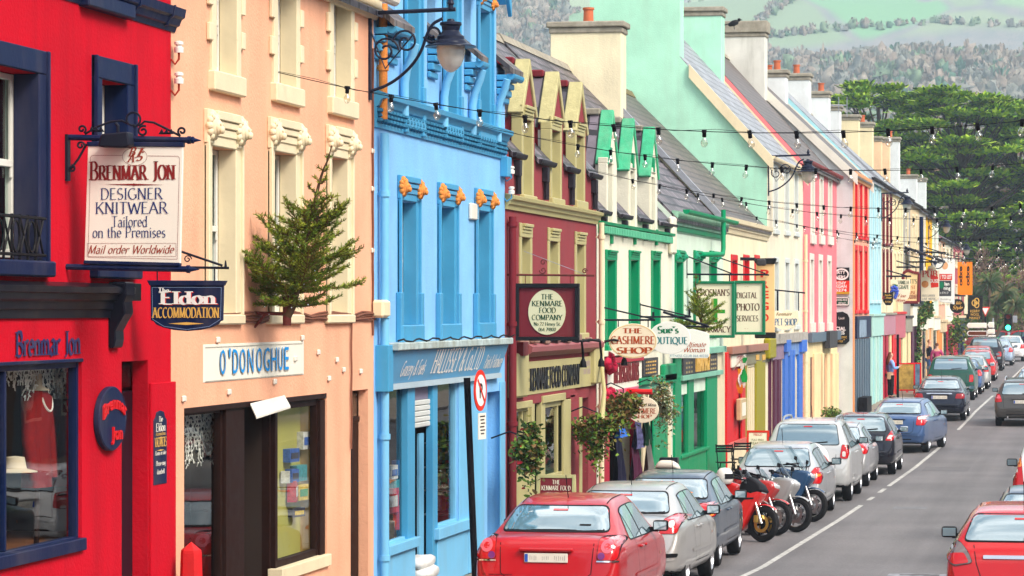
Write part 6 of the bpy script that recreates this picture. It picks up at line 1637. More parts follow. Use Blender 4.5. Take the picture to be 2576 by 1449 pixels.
X, s = at_w(1918, 1364); gb, d = bike('red sports motorcycle with black screen and gold brake discs, nearest of the bikes', X, s, -106, carpaint('bike_red', (.58, .012, .012), .22), .24, SEAT, DISCG, -14, acc=SEAT, letters='RR')
p = V3(X, s, 0) - d * .72
hm = thing('helmet', 'white crash helmet resting on the red sports motorcycle', 'helmet', (p.x + .02, p.y, rz(s) + 1.0), rot=R(-110), local=True)
b = MB(); pr = [(.0, .26), (.07, .25), (.115, .2), (.135, .12), (.132, .05), (.115, .0), (.095, -.02), (.09, 0)]; b.lathe(pr, n=20); b.v = [(v[0], v[1] * 1.15, v[2]) for v in b.v]; b.build('shell', mat('helmet_white', (.78, .78, .74), rough=.15, coat=1, var=.03), hm, smooth=60)
b = MB(); P = [(.138 * math.sin(R(a)) , .138 * 1.15 * math.cos(R(a)), z) for z in (.07, .115, .16) for a in range(-65, 66, 13)]; b.add(P, [(i * 11 + j, i * 11 + j + 1, i * 11 + j + 12, i * 11 + j + 11) for i in range(2) for j in range(10)]); b.build('visor', SEAT, hm, smooth=60)
X, s = at_w(1948, 1350); bike('dark red motorcycle mostly hidden behind the red sports bike', X, s + .25, -106, carpaint('bike_crimson', (.40, .02, .02), .25), .2, SEAT, DISCS, -10)
X, s = at_w(2003, 1339); bike('silver touring motorcycle with a tall clear windscreen', X, s, -106, SILB, .5, None, DISCS, -12)
X, s = at_w(2043, 1313); bike('blue motorcycle with slim screen farthest of the bikes', X, s, -104, carpaint('bike_blue', (.008, .05, .13), .25), .45, SEAT, DISCS, -10)
p = spt(56, 1738, 1190); bike('motorcycle with a white and black top box behind the slate blue saloon', p[0] + 1.25, 55.2, -95, SILB, .0, SEAT, DISCS, 0, fair=False, box=WHITEP)
def icicles(label, x0, x1, y0, drop, dep, seed, L=LF):
 rr = random.Random(seed); g = MB(); p = Vector(fp(x0, y0, L + dep)); q = Vector(fp(x1, y0, L + dep)); q.z = p.z; n = int((q - p).length / .05)
 g.tube([p, q], .006, 4)
 for i in range(n):
  c = p.lerp(q, i / n); ln = drop * rr.uniform(.35, 1); m = int(ln / .045)
  for k in range(m):
   e = c + V3(rr.uniform(-.015, .015), rr.uniform(-.015, .015), -k * .045); g.tube([e, e - V3(rr.uniform(-.02, .02), rr.uniform(-.02, .02), .045)], .005, 4, False); g.tube([e, e + V3(.0, rr.choice((-1, 1)) * .028, -.012)], .008, 4)
 solo(g.build('icicle_lights', mat('icicle_white', (.85, .84, .78), rough=.4, var=0)), label, 'string lights')
icicles('white icicle lights hung in the knitwear shop window', -60, 168, 936, .3, .3, 1); icicles('white icicle lights hung in the brown hardware shop window', 468, 572, 1034, .62, .3, 2)
CARD = mat('cardigan_red', (.22, .008, .008), rough=.95, var=.25, sc=14, bump=.3); MANQ = mat('mannequin_cream', (.62, .50, .36), rough=.5, var=.1)
for lab, x, dep, k in (('red cardigan on a shop mannequin with beads, middle of the knitwear window', 92, .32, 1.), ('second red cardigan on a mannequin deeper in the knitwear window', 150, .62, .95)):
 c = Vector(fp(x, 1190, LF + dep)); g = thing('mannequin', lab, 'mannequin', tuple(c)); pr = [(0, .88), (.045, .86), (.05, .76), (.12, .72), (.2, .66), (.2, .5), (.165, .3), (.19, .05), (.2, -.12), (0, -.12)]
 b = MB().lathe(pr[3:], n=22); b.v = [(c.x + v[0] * .62, c.y + v[1] * 1.05 * k, c.z + v[2] * k) for v in b.v]; b.build('cardigan', CARD, g, smooth=60)
 b = MB().lathe(pr[:4], n=14); b.v = [(c.x + v[0], c.y + v[1], c.z + v[2] * k) for v in b.v]; b.build('neck', MANQ, g, smooth=60)
 for sg in (-1, 1): MB().tube([c + V3(0, sg * .19, .62), c + V3(.02, sg * .27, .3), c + V3(.06, sg * .25, -.05)], [.07, .06, .045], 9).build('sleeve', CARD, g, smooth=60)
 MB().tube([c + V3(.09 + .03 * math.sin(R(a)), .12 * math.cos(R(a)), .66 - .12 * abs(math.sin(R(a)))) for a in range(0, 181, 15)], .012, 6).build('necklace', SWHITE if 'SWHITE' in globals() else WHITEP, g); MB().tube([c, c - V3(0, 0, 1.1)], .025, 7).build('stand', BROWN, g)
c = Vector(fp(38, 1185, LF + .35)); b = MB().lathe([(0, .13), (.08, .12), (.1, .02), (.19, 0), (.19, -.008), (0, -.008)], tuple(c), 20); solo(b.build('straw_hat', mat('pale_felt', (.62, .52, .38), rough=.9), None, smooth=50), 'cream brimmed hat displayed low in the knitwear window', 'hat')
GC = [mat('goods_' + n, c_, rough=.35, var=.5, sc=22) for n, c_ in (('red', (.5, .03, .04)), ('blue', (.04, .12, .42)), ('white', (.65, .64, .6)), ('yellow', (.65, .45, .05)), ('green', (.06, .28, .1)), ('dark', (.04, .04, .06)), ('teal', (.05, .3, .33)))]
def goods(x, y, w, hgt, dep, k, lab, grp, L=LF, name='packaged_goods'):
 c = Vector(fp(x, y, L + dep)); b = MB(); r_ = random.Random(int(x * 3 + y))
 b.box(c.x - .06, c.x + .04, c.y - w / 2, c.y + w / 2, c.z, c.z + hgt); b.cur = 1
 b.box(c.x + .041, c.x + .046, c.y - w * .38, c.y + w * .38, c.z + hgt * .25, c.z + hgt * .7)
 b.xf(Matrix.Translation(c) @ Matrix.Rotation(r_.uniform(-.25, .25), 4, 'Z') @ Matrix.Translation(-c)); solo(b.build(name, [GC[k % 7], GC[(k * 3 + 2) % 7]], None), lab, 'goods', grp)
for i, (x, y, w, hh, k) in enumerate(((733, 1162, .3, .15, 1), (720, 1215, .16, .13, 2), (735, 1213, .2, .15, 1), (752, 1210, .36, .18, 6), (738, 1262, .26, .24, 0), (756, 1258, .3, .18, 3), (765, 1130, .22, .2, 2), (745, 1300, .3, .1, 5))): goods(x, y, w, hh, .2, k, 'packet hung on the ochre pegboard in the brown shopfront', 'packets on the pegboard')
rr = random.Random(12)
for row, y in enumerate((1108, 1168, 1225, 1285)):
 z = fz(1122, y, LF + .5); MB().box(-LF - .7, -LF - .35, fy(1102, LF + .5), fy(1150, LF + .5), z - .03, z - .005).build('display_shelf', WHITEP, blue.root)
 for j in range(6): goods(1102 + j * 6.4, y - 1, rr.uniform(.12, .2), rr.uniform(.1, .26), .42, rr.randrange(7), 'small packet on the white shelves in the blue shop window', 'goods in the blue shop window')
for j, (x, y, w, hh, k) in enumerate(((985, 1360, .5, .25, 2), (1000, 1330, .4, .3, 0), (983, 1290, .4, .32, 0), (1005, 1260, .3, .25, 5), (985, 1205, .34, .18, 2), (1008, 1195, .3, .2, 1), (992, 1235, .3, .14, 6))): goods(x, y, w, hh, .35, k, 'toy or parcel piled behind the narrow blue shop pane', 'goods piled behind the narrow blue pane')
for j in range(9): goods(1046 + (j % 3) * 10, 1335 - (j // 3) * 75, .28, .36, .9, j * 2 + 1, 'bright packet stacked inside the blue shop doorway', 'goods inside the blue shop doorway')
c = Vector(fp(552, 1300, LF + .25)); g = thing('garden_tool', 'long handled tool with orange shaft standing in the brown shop window', 'tool', tuple(c))
MB().tube([c - V3(0, 0, .5), c + V3(0, .05, .75)], .02, 7).build('shaft', mat('tool_orange', (.6, .2, .05), rough=.5), g); MB().box(c.x - .04, c.x + .04, c.y - .1, c.y + .14, c.z + .66, c.z + .78).build('head', REDG, g, bevel=.015)
# ================================================================ hanging signs
X_, Nf = (1, 0, 0), (0, -1, 0)
def s_at(x, L=LF): return fy(x, L)
def SP(s, x, y, dy=0): p = spt(s, x, y); return (p[0], p[1] + dy, p[2])
def mpp(s, x=2000): return (s * CS + 8 * SN) / F
def board(s, pts, th=.04, dy=0): return MB().prism([SP(s, x, y, dy) for x, y in pts], (0, th, 0))
def rect4(x0, x1, y0, y1): return [(x0, y0), (x1, y0), (x1, y1), (x0, y1)]
def ell(cx, cy, rx, ry, n=40): return [(cx + rx * math.cos(2 * math.pi * i / n), cy + ry * math.sin(2 * math.pi * i / n)) for i in range(n)]
def line(mb, s, txt, xl, xr, yb, cap, kind='ser', dy=-.002, **kw):
 a, b = SP(s, xl, yb, dy), SP(s, xr, yb, dy)
 (ser if kind == 'ser' else sans)(mb, txt, cap * mpp(s), X_, Z_, ((a[0] + b[0]) / 2, a[1], a[2]), Nf, width=b[0] - a[0], **kw)
 return mb
def outline(mb, s, pts, w, dy=-.003, closed=True):
 P = [Vector(SP(s, x, y, dy)) for x, y in pts]
 if closed: P.append(P[0])
 for a, b in zip(P, P[1:]):
  t = (b - a).normalized(); q = Vector((-t.z, 0, t.x)) * w / 2
  mb.add([a - q, b - q, b + q, a + q], [(0, 1, 2, 3)] if t.cross(q).y < 0 else [(3, 2, 1, 0)])
 return mb
def scroll(mb, s, cx, cy, r, a0, turns, rad, dy=0, grow=.25, n=22):
 mb.tube([SP(s, cx + r * (1 - (1 - grow) * i / n) * math.cos(R(a0 + 360 * turns * i / n)), cy - r * (1 - (1 - grow) * i / n) * math.sin(R(a0 + 360 * turns * i / n)), dy) for i in range(n + 1)], rad, 6)
 return mb
def tub(mb, s, pts, r, n=8, dy=.02): return mb.tube([SP(s, x, y, dy) for x, y in pts], r, n)
CRD = mat('sign_dark_red', (.22, .02, .02), rough=.5, var=.05); NVL = mat('sign_navy', (.02, .035, .15), rough=.5, var=.05); DGL = mat('sign_dark_green', (.01, .06, .03), rough=.5, var=.05); RUST = mat('sign_rust_red', (.40, .07, .02), rough=.5, var=.05); IRON = mat('wrought_iron', (.012, .014, .025), rough=.45, var=.2); IRONR = mat('rusty_iron', (.16, .04, .035), rough=.8, var=.4, sc=9)
SCREAM = mat('sign_warm_cream', (.82, .74, .56), rough=.4, var=.04); SWHITE = mat('sign_white', (.82, .82, .78), rough=.4, var=.04); SGREEN = mat('sign_green', (.01, .17, .08), rough=.35, var=.1); SBLACK = mat('sign_black', (.014, .014, .016), rough=.35, var=.1); ORED = mat('sign_bright_red', (.65, .03, .015), rough=.4, var=.05)
def sign(name, label, s, cat='sign', x=None, y=None): return thing(name, label, cat, SP(s, x, y), None)
s = s_at(165)
g = sign('hanging_sign', 'large cream hanging board lettered Brenmar Jon Designer Knitwear on navy iron bars', s, x=170, y=500)
board(s, [(221, 366), (460, 368), (453, 663), (212, 656)], .035).build('board', OFFW, g, bevel=.004)
b = board(s, [(219, 356), (462, 358), (462, 370), (219, 368)], .06, -.012); b.add(*(lambda q: (q.v, q.f))(board(s, [(211, 655), (454, 661), (453, 670), (210, 664)], .06, -.012))); b.build('rail', NAVY, g, bevel=.006)
b = MB(); tub(b, s, [(168, 345), (470, 352)], .026); tub(b, s, [(470, 352), (478, 352)], .034); tub(b, s, [(480, 352), (486, 352)], .03); tub(b, s, [(486, 352), (504, 353)], [.02, .003]); tub(b, s, [(160, 671), (468, 677)], .026); tub(b, s, [(468, 677), (476, 677)], .034); tub(b, s, [(476, 677), (500, 678)], [.024, .003])
b.build('bar', NAVY, g, smooth=40)
b = MB(); b.box(*[v for p in zip(SP(s, 163, 340, -.02), SP(s, 172, 340, .06)) for v in p][:4], SP(s, 163, 455)[2], SP(s, 163, 338)[2])
tub(b, s, [(172, 430), (195, 400), (216, 362)], .011); scroll(b, s, 203, 366, 10, 0, 1.2, .01); scroll(b, s, 180, 424, 9, 90, -1.2, .01); scroll(b, s, 206, 325, 11, 300, 1.2, .01); scroll(b, s, 458, 330, 11, 240, -1.2, .01); scroll(b, s, 335, 300, 19, 270, 1.05, .01, grow=.8); scroll(b, s, 360, 330, 14, 60, 1.3, .01)
tub(b, s, [(212, 337), (240, 320), (275, 306), (305, 303), (322, 312)], .01); tub(b, s, [(348, 318), (362, 305), (385, 308), (420, 325), (452, 342)], .01)
for x, y, sg in ((262, 326, -1), (398, 332, 1)):
 for k in range(5):
  b.prism([SP(s, x + sg * k * 6, y + 6, 0), SP(s, x + sg * k * 6 + sg * 9, y - 8 + (k % 2) * 8, 0), SP(s, x + sg * k * 6 + sg * 14, y + 5, 0)], (0, .012, 0))
b.build('scrollwork', IRON, g)
b = board(s, [(272, 340), (338, 334), (343, 368), (332, 374), (263, 372)], .16, -.2); fl = b.build('floodlight', IRON, g, bevel=.012)
b = MB(); tub(b, s, [(306, 338), (306, 318), (300, 312)], .015, dy=-.1); b.build('floodlight_arm', IRON, fl)
t = MB(); line(t, s, 'Brenmar Jon', 226, 441, 453, 46, thick=.19, thin=.045, small=.78, nib=0); t.build('red_lettering', CRD, g)
t = MB(); line(t, s, 'Mail order Worldwide', 221, 437, 638, 21, slant=.28, thick=.13, serif=False, thin=.05)
for ch, x, y in (('B', 331, 393), ('J', 345, 394), ('S', 349, 404), ('A', 329, 408)): line(t, s, ch, x - 8, x + 8, y, 22, slant=.35, thick=.2)
t.build('script_lettering', mat('sign_oxblood', (.30, .05, .03), rough=.5, var=0), g)
t = MB(); line(t, s, 'DESIGNER', 253, 410, 502, 28, thick=.115, thin=.04); line(t, s, 'KNITWEAR', 240, 423, 538, 29, thick=.115, thin=.04); line(t, s, 'Tailored', 281, 372, 571, 27, thick=.11, thin=.045); line(t, s, 'on the Premises', 233, 418, 598, 27, thick=.11, thin=.045); t.build('navy_lettering', NVL, g)
t = MB(); outline(t, s, [(228, 396), (232, 391), (308, 391)], .003, closed=False); outline(t, s, [(372, 392), (448, 393), (452, 398), (446, 652), (222, 647), (228, 396)], .003, closed=False); outline(t, s, ell(339, 394, 31, 22), .003); outline(t, s, rect4(220, 443, 612, 645), .0025)
t.add([SP(s, 262, 464, -.003), SP(s, 338, 467, -.003), SP(s, 413, 465, -.003), SP(s, 338, 462, -.003)], [(0, 1, 2, 3)]); t.add([SP(s, x, y, -.0035) for x, y in ell(337, 464.5, 3.5, 3.5, 10)], [tuple(range(9, -1, -1))])
t.build('sign_rule', CRD, g)
s = s_at(318)
g = sign('hanging_sign', 'navy hanging sign with curved foot lettered The Eldon Accommodation', s, x=330, y=720)
bt = [(378, 719), (562, 719), (560, 806)] + [(560 - 6, 808), (548, 816), (530, 824), (505, 830), (470, 833), (436, 830), (410, 824), (392, 816), (386, 808), (379, 806)]
board(s, bt, .035).build('board', NAVY, g, bevel=.004); board(s, [(370, 705), (570, 706), (563, 719), (377, 719)], .06, -.012).build('rail', NAVY, g, bevel=.005)
b = MB(); tub(b, s, [(320, 671), (574, 674)], .012); tub(b, s, [(325, 590), (455, 633), (558, 668)], .011); tub(b, s, [(566, 672), (566, 655)], [.014, .006]); tub(b, s, [(538, 676), (538, 706)], .006); tub(b, s, [(394, 676), (394, 706)], .006); scroll(b, s, 472, 652, 10, 0, 1.3, .006); b.build('bracket', IRON, g)
t = MB(); line(t, s, 'The', 398, 426, 737, 13, thick=.22); line(t, s, 'Eldon', 404, 544, 765, 32, thick=.21, thin=.07, dy=-.007); t.build('white_lettering', SWHITE, g)
t = MB(); line(t, s, 'Eldon', 406, 546, 766.5, 32, thick=.21, thin=.07, dy=-.0005); t.build('shadow_lettering', ORED, g)
t = MB(); line(t, s, 'ACCOMMODATION', 384, 552, 799, 25, thick=.2, thin=.06); t.add([SP(s, 424, 814, -.002), SP(s, 469, 817.5, -.002), SP(s, 514, 814, -.002), SP(s, 469, 810.5, -.002)], [(0, 1, 2, 3)]); t.build('gold_lettering', GOLD, g)
t = MB(); outline(t, s, [(383, 723), (557, 723), (555, 803), (527, 821), (470, 829), (413, 821), (384, 803)], .004); t.build('sign_rule', mat('sign_pale_blue', (.2, .3, .5), var=0), g)
s = s_at(1275)
g = sign('hanging_sign', 'black framed maroon sign with cream oval reading The Kenmare Food Company', s, x=1280, y=780)
b = MB()
for q in (rect4(1297, 1457, 713, 724), rect4(1297, 1457, 847, 857), rect4(1297, 1306, 724, 847), rect4(1447, 1457, 724, 847)): b.add(*(lambda q: (q.v, q.f))(board(s, q, .1, -.03)))
b.build('frame', SBLACK, g, bevel=.006); board(s, rect4(1304, 1449, 722, 849), .03, .01).build('board', MAROONT, g); board(s, ell(1376, 785, 47, 57), .012, -.004).build('oval', mat('oval_cream', (.66, .62, .38), rough=.4, var=.04), g)
t = MB()
for tx, a, b_, y, c in (('THE', 1361, 1393, 753, 13), ('KENMARE', 1338, 1416, 770, 13), ('FOOD', 1356, 1399, 787, 13), ('COMPANY', 1338, 1415, 805, 13), ('No 22 Henry St.', 1343, 1411, 819, 8.5), ('064 79800', 1355, 1399, 833, 8.5)): line(t, s, tx, a, b_, y, c, dy=-.006, thick=.16)
t.build('green_lettering', DGL, g)
b = MB(); tub(b, s, [(1272, 691), (1495, 693)], .016); scroll(b, s, 1367, 660, 8, 0, 1.2, .01); scroll(b, s, 1366, 680, 9, 180, 1.2, .01); scroll(b, s, 1471, 682, 7, 0, 1.3, .01); tub(b, s, [(1321, 693), (1321, 714)], .006); tub(b, s, [(1434, 693), (1434, 714)], .006); b.build('bracket', IRONR, g)
b = MB(); tub(b, s, [(1318, 632), (1470, 690)], .004, 5); b.build('stay_wire', LEAD, g)
b = MB()
for x in (1412, 1460, 1521):
 p = V3(*fp(x - 14, 862)); b.tube([p, p + V3(.25, .1, .05), p + V3(.4, .2, .02), p + V3(.42, .22, -.2), p + V3(.42, .22, -.32)], .022, 7); b.lathe([(.02, .1), (.05, .04), (.06, -.05)], tuple(p + V3(.42, .22, -.36)), 8)
b.tube([V3(*fp(1345 + 6 * i, 858 + 2 * math.sin(i))) + V3(.1 + .03 * math.sin(i * 1.4), 0, 0) for i in range(28)], .03, 7)
solo(b.build('swan_neck_lamps', BLACKM, None, smooth=50), 'black looping cables and swan neck lamps under the maroon sign', 'lamp fitting')
def ovalsign(label, ax, cx, cy, rx, ry, lines, m, br, fm=SCREAM, name='hanging_sign', rim=None, shape=None):
 s = s_at(ax); g = sign(name, label, s, x=ax + 3, y=cy)
 board(s, shape or ell(cx, cy, rx, ry), .035).build('board', fm, g, bevel=.005)
 for mm, ls in lines:
  t = MB()
  for tx, a, b_, y, c, kw in ls: line(t, s, tx, a, b_, y, c, **kw)
  t.build('lettering', mm, g)
 b = MB()
 for pts, r in br: tub(b, s, pts, r)
 b.build('bracket', IRON, g)
 if rim:
  t = MB(); outline(t, s, ell(cx, cy, rx - 3, ry - 3), .012); t.build('sign_rule', rim, g)
 return s, g
s, g = ovalsign('cream oval sign reading The Cashmere Shop on a black bracket', 1510, 1592, 858, 61, 44, [(RUST, [('THE', 1566, 1617, 838, 12, dict(thick=.2)), ('CASHMERE', 1537, 1648, 865, 19, dict(thick=.19)), ('SHOP', 1551, 1641, 889, 15, dict(thick=.22))])], None, [([(1511, 766), (1511, 830)], .018), ([(1511, 805), (1648, 805)], .018), ([(1511, 772), (1645, 803)], .014), ([(1643, 800), (1643, 785)], .02), ([(1555, 805), (1555, 822)], .01), ([(1630, 805), (1630, 825)], .01)], rim=mat('pale_ochre', (.7, .5, .2), var=0))
s, g = ovalsign("white oval sign lettered Sue's Boutique in green behind the cashmere oval", 1608, 1684, 850, 53, 41, [(SGREEN, [("Sue's", 1654, 1708, 838, 17, dict(thick=.22))]), (mat('teal_lettering', (.02, .2, .22), var=0), [('BOUTIQUE', 1634, 1731, 865, 17, dict(thick=.18))])], None, [([(1609, 762), (1609, 830)], .018), ([(1609, 797), (1738, 797)], .018), ([(1609, 766), (1736, 796)], .014), ([(1734, 796), (1734, 778)], .02)], fm=SWHITE)
sh = [(1688, 833), (1700, 833), (1742, 827), (1776, 836), (1784, 842), (1784, 896), (1779, 901), (1688, 901), (1683, 896), (1683, 838)]
s, g = ovalsign('white rounded sign lettered Ultimate Woman fitness club', 1665, 0, 866, 0, 0, [(RUST, [('Ultimate', 1722, 1775, 873, 13, dict(slant=.3, serif=False, thick=.14)), ('Woman', 1718, 1773, 886, 13, dict(slant=.3, serif=False, thick=.14))]), (mat('grey_blue_lettering', (.2, .32, .42), var=0), [('FITNESS CLUB 064 40230', 1686, 1781, 898, 6.5, dict(kind='sans'))])], None, [([(1668, 820), (1784, 822)], .018), ([(1668, 785), (1780, 820)], .025)], fm=SWHITE, shape=sh)
def framed(label, ax, o, w, lines, fm, inner, br, extra=None):
 s = s_at(ax); g = sign('hanging_sign', label, s, x=ax + 3, y=(o[2] + o[3]) / 2)
 x0, x1, y0, y1 = o; b = MB()
 for q in (rect4(x0, x1, y0, y0 + w), rect4(x0, x1, y1 - w, y1), rect4(x0, x0 + w, y0 + w, y1 - w), rect4(x1 - w, x1, y0 + w, y1 - w)): k = board(s, q, .12, -.04); b.add(k.v, k.f)
 b.build('frame', fm, g, bevel=.01); board(s, rect4(x0 + w - 1, x1 - w + 1, y0 + w - 1, y1 - w + 1), .04).build('board', inner, g)
 for mm, ls in lines:
  t = MB()
  for tx, a, b_, y, c, kw in ls: line(t, s, tx, a, b_, y, c, **kw)
  t.build('lettering', mm, g)
 b = MB()
 for pts, r in br: tub(b, s, pts, r)
 b.build('bracket', IRON, g)
 return s, g
DBR = mat('sign_dark_brown', (.09, .03, .02), rough=.5, var=0)
s, g = framed("green framed board lettered Brosnan's Pharmacy with green cross behind the small spruce", 1727, (1744, 1848, 707, 850), 7, [(DBR, [("BROSNAN'S", 1755, 1836, 744, 16, dict(thick=.17)), ('PHARMACY', 1753, 1838, 836, 15, dict(thick=.17))])], SGREEN, SCREAM, [([(1727, 690), (1931, 691)], .02), ([(1727, 644), (1840, 688)], .014), ([(1727, 640), (1727, 700)], .018), ([(1760, 690), (1760, 708)], .015), ([(1835, 690), (1835, 708)], .015)])
t = MB()
for q in (rect4(1795, 1805, 751, 810), rect4(1770, 1824, 779, 788)): t.add([SP(s, x, y, -.003 - .002 * (q[0][0] > 1790)) for x, y in q], [(3, 2, 1, 0)])
t.build('green_cross', mat('cross_green', (.03, .28, .03), var=0), g)
t = MB()
for k in range(4): t.add([SP(s, x, y, -.0025) for x, y in rect4(1790 + k * 2 - 1, 1791 + k * 2, 751, 810)], [(3, 2, 1, 0)])
t.build('cross_shadow', OLIVE, g)
s, g = framed('green framed board lettered Digital Photo Services', 1808, (1846, 1925, 706, 842), 7, [(DBR, [('DIGITAL', 1853, 1906, 750, 14, dict(thick=.17)), ('PHOTO', 1853, 1911, 781, 17, dict(thick=.18)), ('SERVICES', 1853, 1908, 808, 14, dict(thick=.16))]), (RUST, [('--', 1872, 1884, 724, 8, dict()), ('--', 1872, 1884, 830, 8, dict())])], SGREEN, SCREAM, [([(1812, 690), (1931, 691)], .02), ([(1808, 648), (1925, 688)], .014)])
s = s_at(1862)
g = sign('hanging_sign', 'tall cream sign with stacked red letters PREGO and black cornice', s, x=1864, y=740)
board(s, rect4(1902, 1948, 662, 838), .1).build('board', mat('sign_buff', (.80, .56, .27), rough=.45, var=.06), g, bevel=.01)
for y0, y1 in ((650, 664), (836, 851)): board(s, [(1895, y0), (1954, y0 - 1), (1949, y1), (1901, y1)] if y0 < 700 else rect4(1899, 1951, y0, y1), .2, -.05).build('cornice', SBLACK, g, bevel=.02)
t = MB()
for ch, y in zip('PREGO', (697, 724, 750, 779, 808)): line(t, s, ch, 1913, 1934, y, 19, kind='sans', bold=.03)
t.build('lettering', ORED, g); board(s, rect4(1907, 1929, 652, 669), .3, -.4).build('floodlight', CHAR, g, bevel=.03)
b = MB(); tub(b, s, [(1862, 651), (1900, 652)], .04); tub(b, s, [(1905, 690), (1935, 692)], .02, dy=-.06); b.build('bracket', IRON, g)
sh = [(1946, 786), (1956, 780), (1966, 787), (1980, 779), (1990, 783), (2008, 781), (2010, 808), (2003, 818), (1992, 826), (1977, 830), (1962, 828), (1950, 822)]
s, g = ovalsign('small cream shaped sign lettered Kenmare Pet Shop', 1945, 0, 800, 0, 0, [(mat('sign_olive_brown', (.2, .13, .05), var=0), [('Kenmare', 1952, 1991, 794, 9, dict(slant=.3, serif=False))]), (mat('sign_steel_blue', (.03, .13, .28), var=0), [('PET SHOP', 1949, 2005, 818, 16, dict(thick=.19))])], None, [([(1945, 729), (2025, 737)], .02), ([(2009, 736), (2009, 782)], .014), ([(1956, 731), (1956, 782)], .025)], shape=sh)
yg = y_g - .01
g = thing('notice_board', 'black and red letting board fixed high on the pale grey gable', 'sign', SP(yg, 2120, 706))
board(yg, rect4(2101.5, 2137, 673, 706), .06, -.05).build('board', SBLACK, g); board(yg, rect4(2101.5, 2137, 706, 734), .06, -.05).build('red_panel', ORED, g); board(yg, rect4(2101.5, 2137, 734, 740), .06, -.05).build('yellow_strip', mat('strip_amber', (.5, .3, .02), var=.1), g)
t = MB(); line(t, yg, 'ERTY', 2102, 2127, 689, 8, kind='sans', dy=-.053, bold=.03); line(t, yg, 'NERS', 2102, 2127, 701, 8, kind='sans', dy=-.053, bold=.03); line(t, yg, 'RTHY', 2102, 2129, 716, 7.5, kind='sans', dy=-.053, bold=.03); line(t, yg, 'RGAN', 2102, 2130, 724, 7.5, kind='sans', dy=-.053, bold=.03); line(t, yg, '6274', 2102, 2130, 733, 7, kind='sans', dy=-.053, bold=.03); t.build('lettering', SWHITE, g)
t = MB(); outline(t, yg, ell(2117, 690, 17, 13), .05, -.056); t.build('ring', SWHITE, g)
g = thing('notice_board', 'small dark board under the black and red one on the gable', 'sign', SP(yg, 2120, 757))
board(yg, rect4(2102, 2136, 747, 769), .06, -.05).build('board', DGL, g)
t = MB(); line(t, yg, '2098-908', 2104, 2131, 757, 5, kind='sans', dy=-.053); line(t, yg, 'READ', 2110, 2129, 766, 6, kind='sans', dy=-.053); outline(t, yg, rect4(2103.5, 2134.5, 749, 767), .03, -.053); t.build('lettering', SWHITE, g)
g = thing('notice_board', 'black arched board with white and gold words, lowest on the gable', 'sign', SP(yg, 2120, 825))
board(yg, [(2102, 786), (2120, 784), (2132, 790), (2137, 800), (2137, 858), (2128, 866), (2102, 866)], .06, -.05).build('board', SBLACK, g)
t = MB(); line(t, yg, 'CIAL', 2103, 2128, 831, 9, kind='sans', dy=-.053, bold=.03); line(t, yg, 'CES', 2103, 2125, 841, 9, kind='sans', dy=-.053, bold=.03); line(t, yg, 'Local', 2110, 2124, 803, 6, kind='sans', dy=-.053); t.build('lettering', SWHITE, g)
t = MB(); line(t, yg, 'ndent', 2103, 2130, 851, 8, kind='sans', dy=-.053, slant=.2); line(t, yg, 'ons"', 2103, 2124, 861, 8, kind='sans', dy=-.053, slant=.2); t.build('gold_lettering', GOLD, g)
def far(label, ax, pts, fm, lines, L=L2F, frame=None, br=True, name='hanging_sign', extra=None, top=None):
 s = s_at(ax, L); g = sign(name, label, s, x=ax, y=pts[0][1])
 board(s, pts, .08).build('board', fm, g, bevel=.01)
 for mm, ls in lines:
  t = MB()
  for tx, a, b_, y, c, kw in ls: line(t, s, tx, a, b_, y, c, dy=-.004, **kw)
  t.build('lettering', mm, g)
 if frame:
  t = MB(); cx, cy = sum(p[0] for p in pts) / len(pts), sum(p[1] for p in pts) / len(pts)
  P = [Vector(SP(s, x, y, .03)) for x, y in pts]
  for a, b_ in zip(P, P[1:] + P[:1]): t.tube([a, b_], .07, 6)
  t.build('frame', frame, g)
 if br:
  y0 = min(p[1] for p in pts) - 8; b = MB(); tub(b, s, [(ax - 1, y0), (max(p[0] for p in pts) + 2, y0)], .035); tub(b, s, [(ax - 1, y0 - 16), (max(p[0] for p in pts) - 6, y0)], .025)
  for q in (.25, .8): xx = min(p[0] for p in pts) * (1 - q) + max(p[0] for p in pts) * q; tub(b, s, [(xx, y0), (xx, y0 + 12)], .02)
  b.build('bracket', IRON, g)
 if extra: extra(s, g)
 return s, g
SER, SCR = dict(thick=.18), dict(slant=.3, serif=False, thick=.16)
def grapes(s, g):
 b = MB()
 for i, (x, y) in enumerate([(2245, 724), (2250, 722), (2255, 725), (2246, 730), (2252, 731), (2257, 732), (2243, 735), (2256, 738), (2254, 743), (2252, 748)]):
  p = SP(s, x, y, -.03); b.lathe([(0, -.08), (.07, -.03), (.07, .03), (0, .08)], p, 8)
 b.build('grapes', mat('grape_blue', (.05, .09, .5), rough=.4, var=.1), g, smooth=60)
 b = MB()
 for k in range(5): b.prism([SP(s, 2249, 721, -.03), SP(s, 2241 + 4 * k, 712 + abs(k - 2) * 2, -.03), SP(s, 2244 + 4 * k, 718, -.03)], (0, .02, 0))
 b.build('vine_leaf', SGREEN, g)
far('cream shield sign with blue grapes lettered Vanilla Grape', 2229, [(2239, 703), (2290, 703), (2289, 735), (2286, 748), (2276, 760), (2264, 763), (2252, 757), (2243, 744), (2240, 730)], SCREAM, [(DGL, [('VANILLA', 2259, 2287, 715, 9, SER), ('GRAPE', 2261, 2287, 727, 9, SER)]), (RUST, [('Fine', 2258, 2278, 748, 8, SCR), ('Wines', 2254, 2277, 759, 8, SCR)])], extra=grapes)
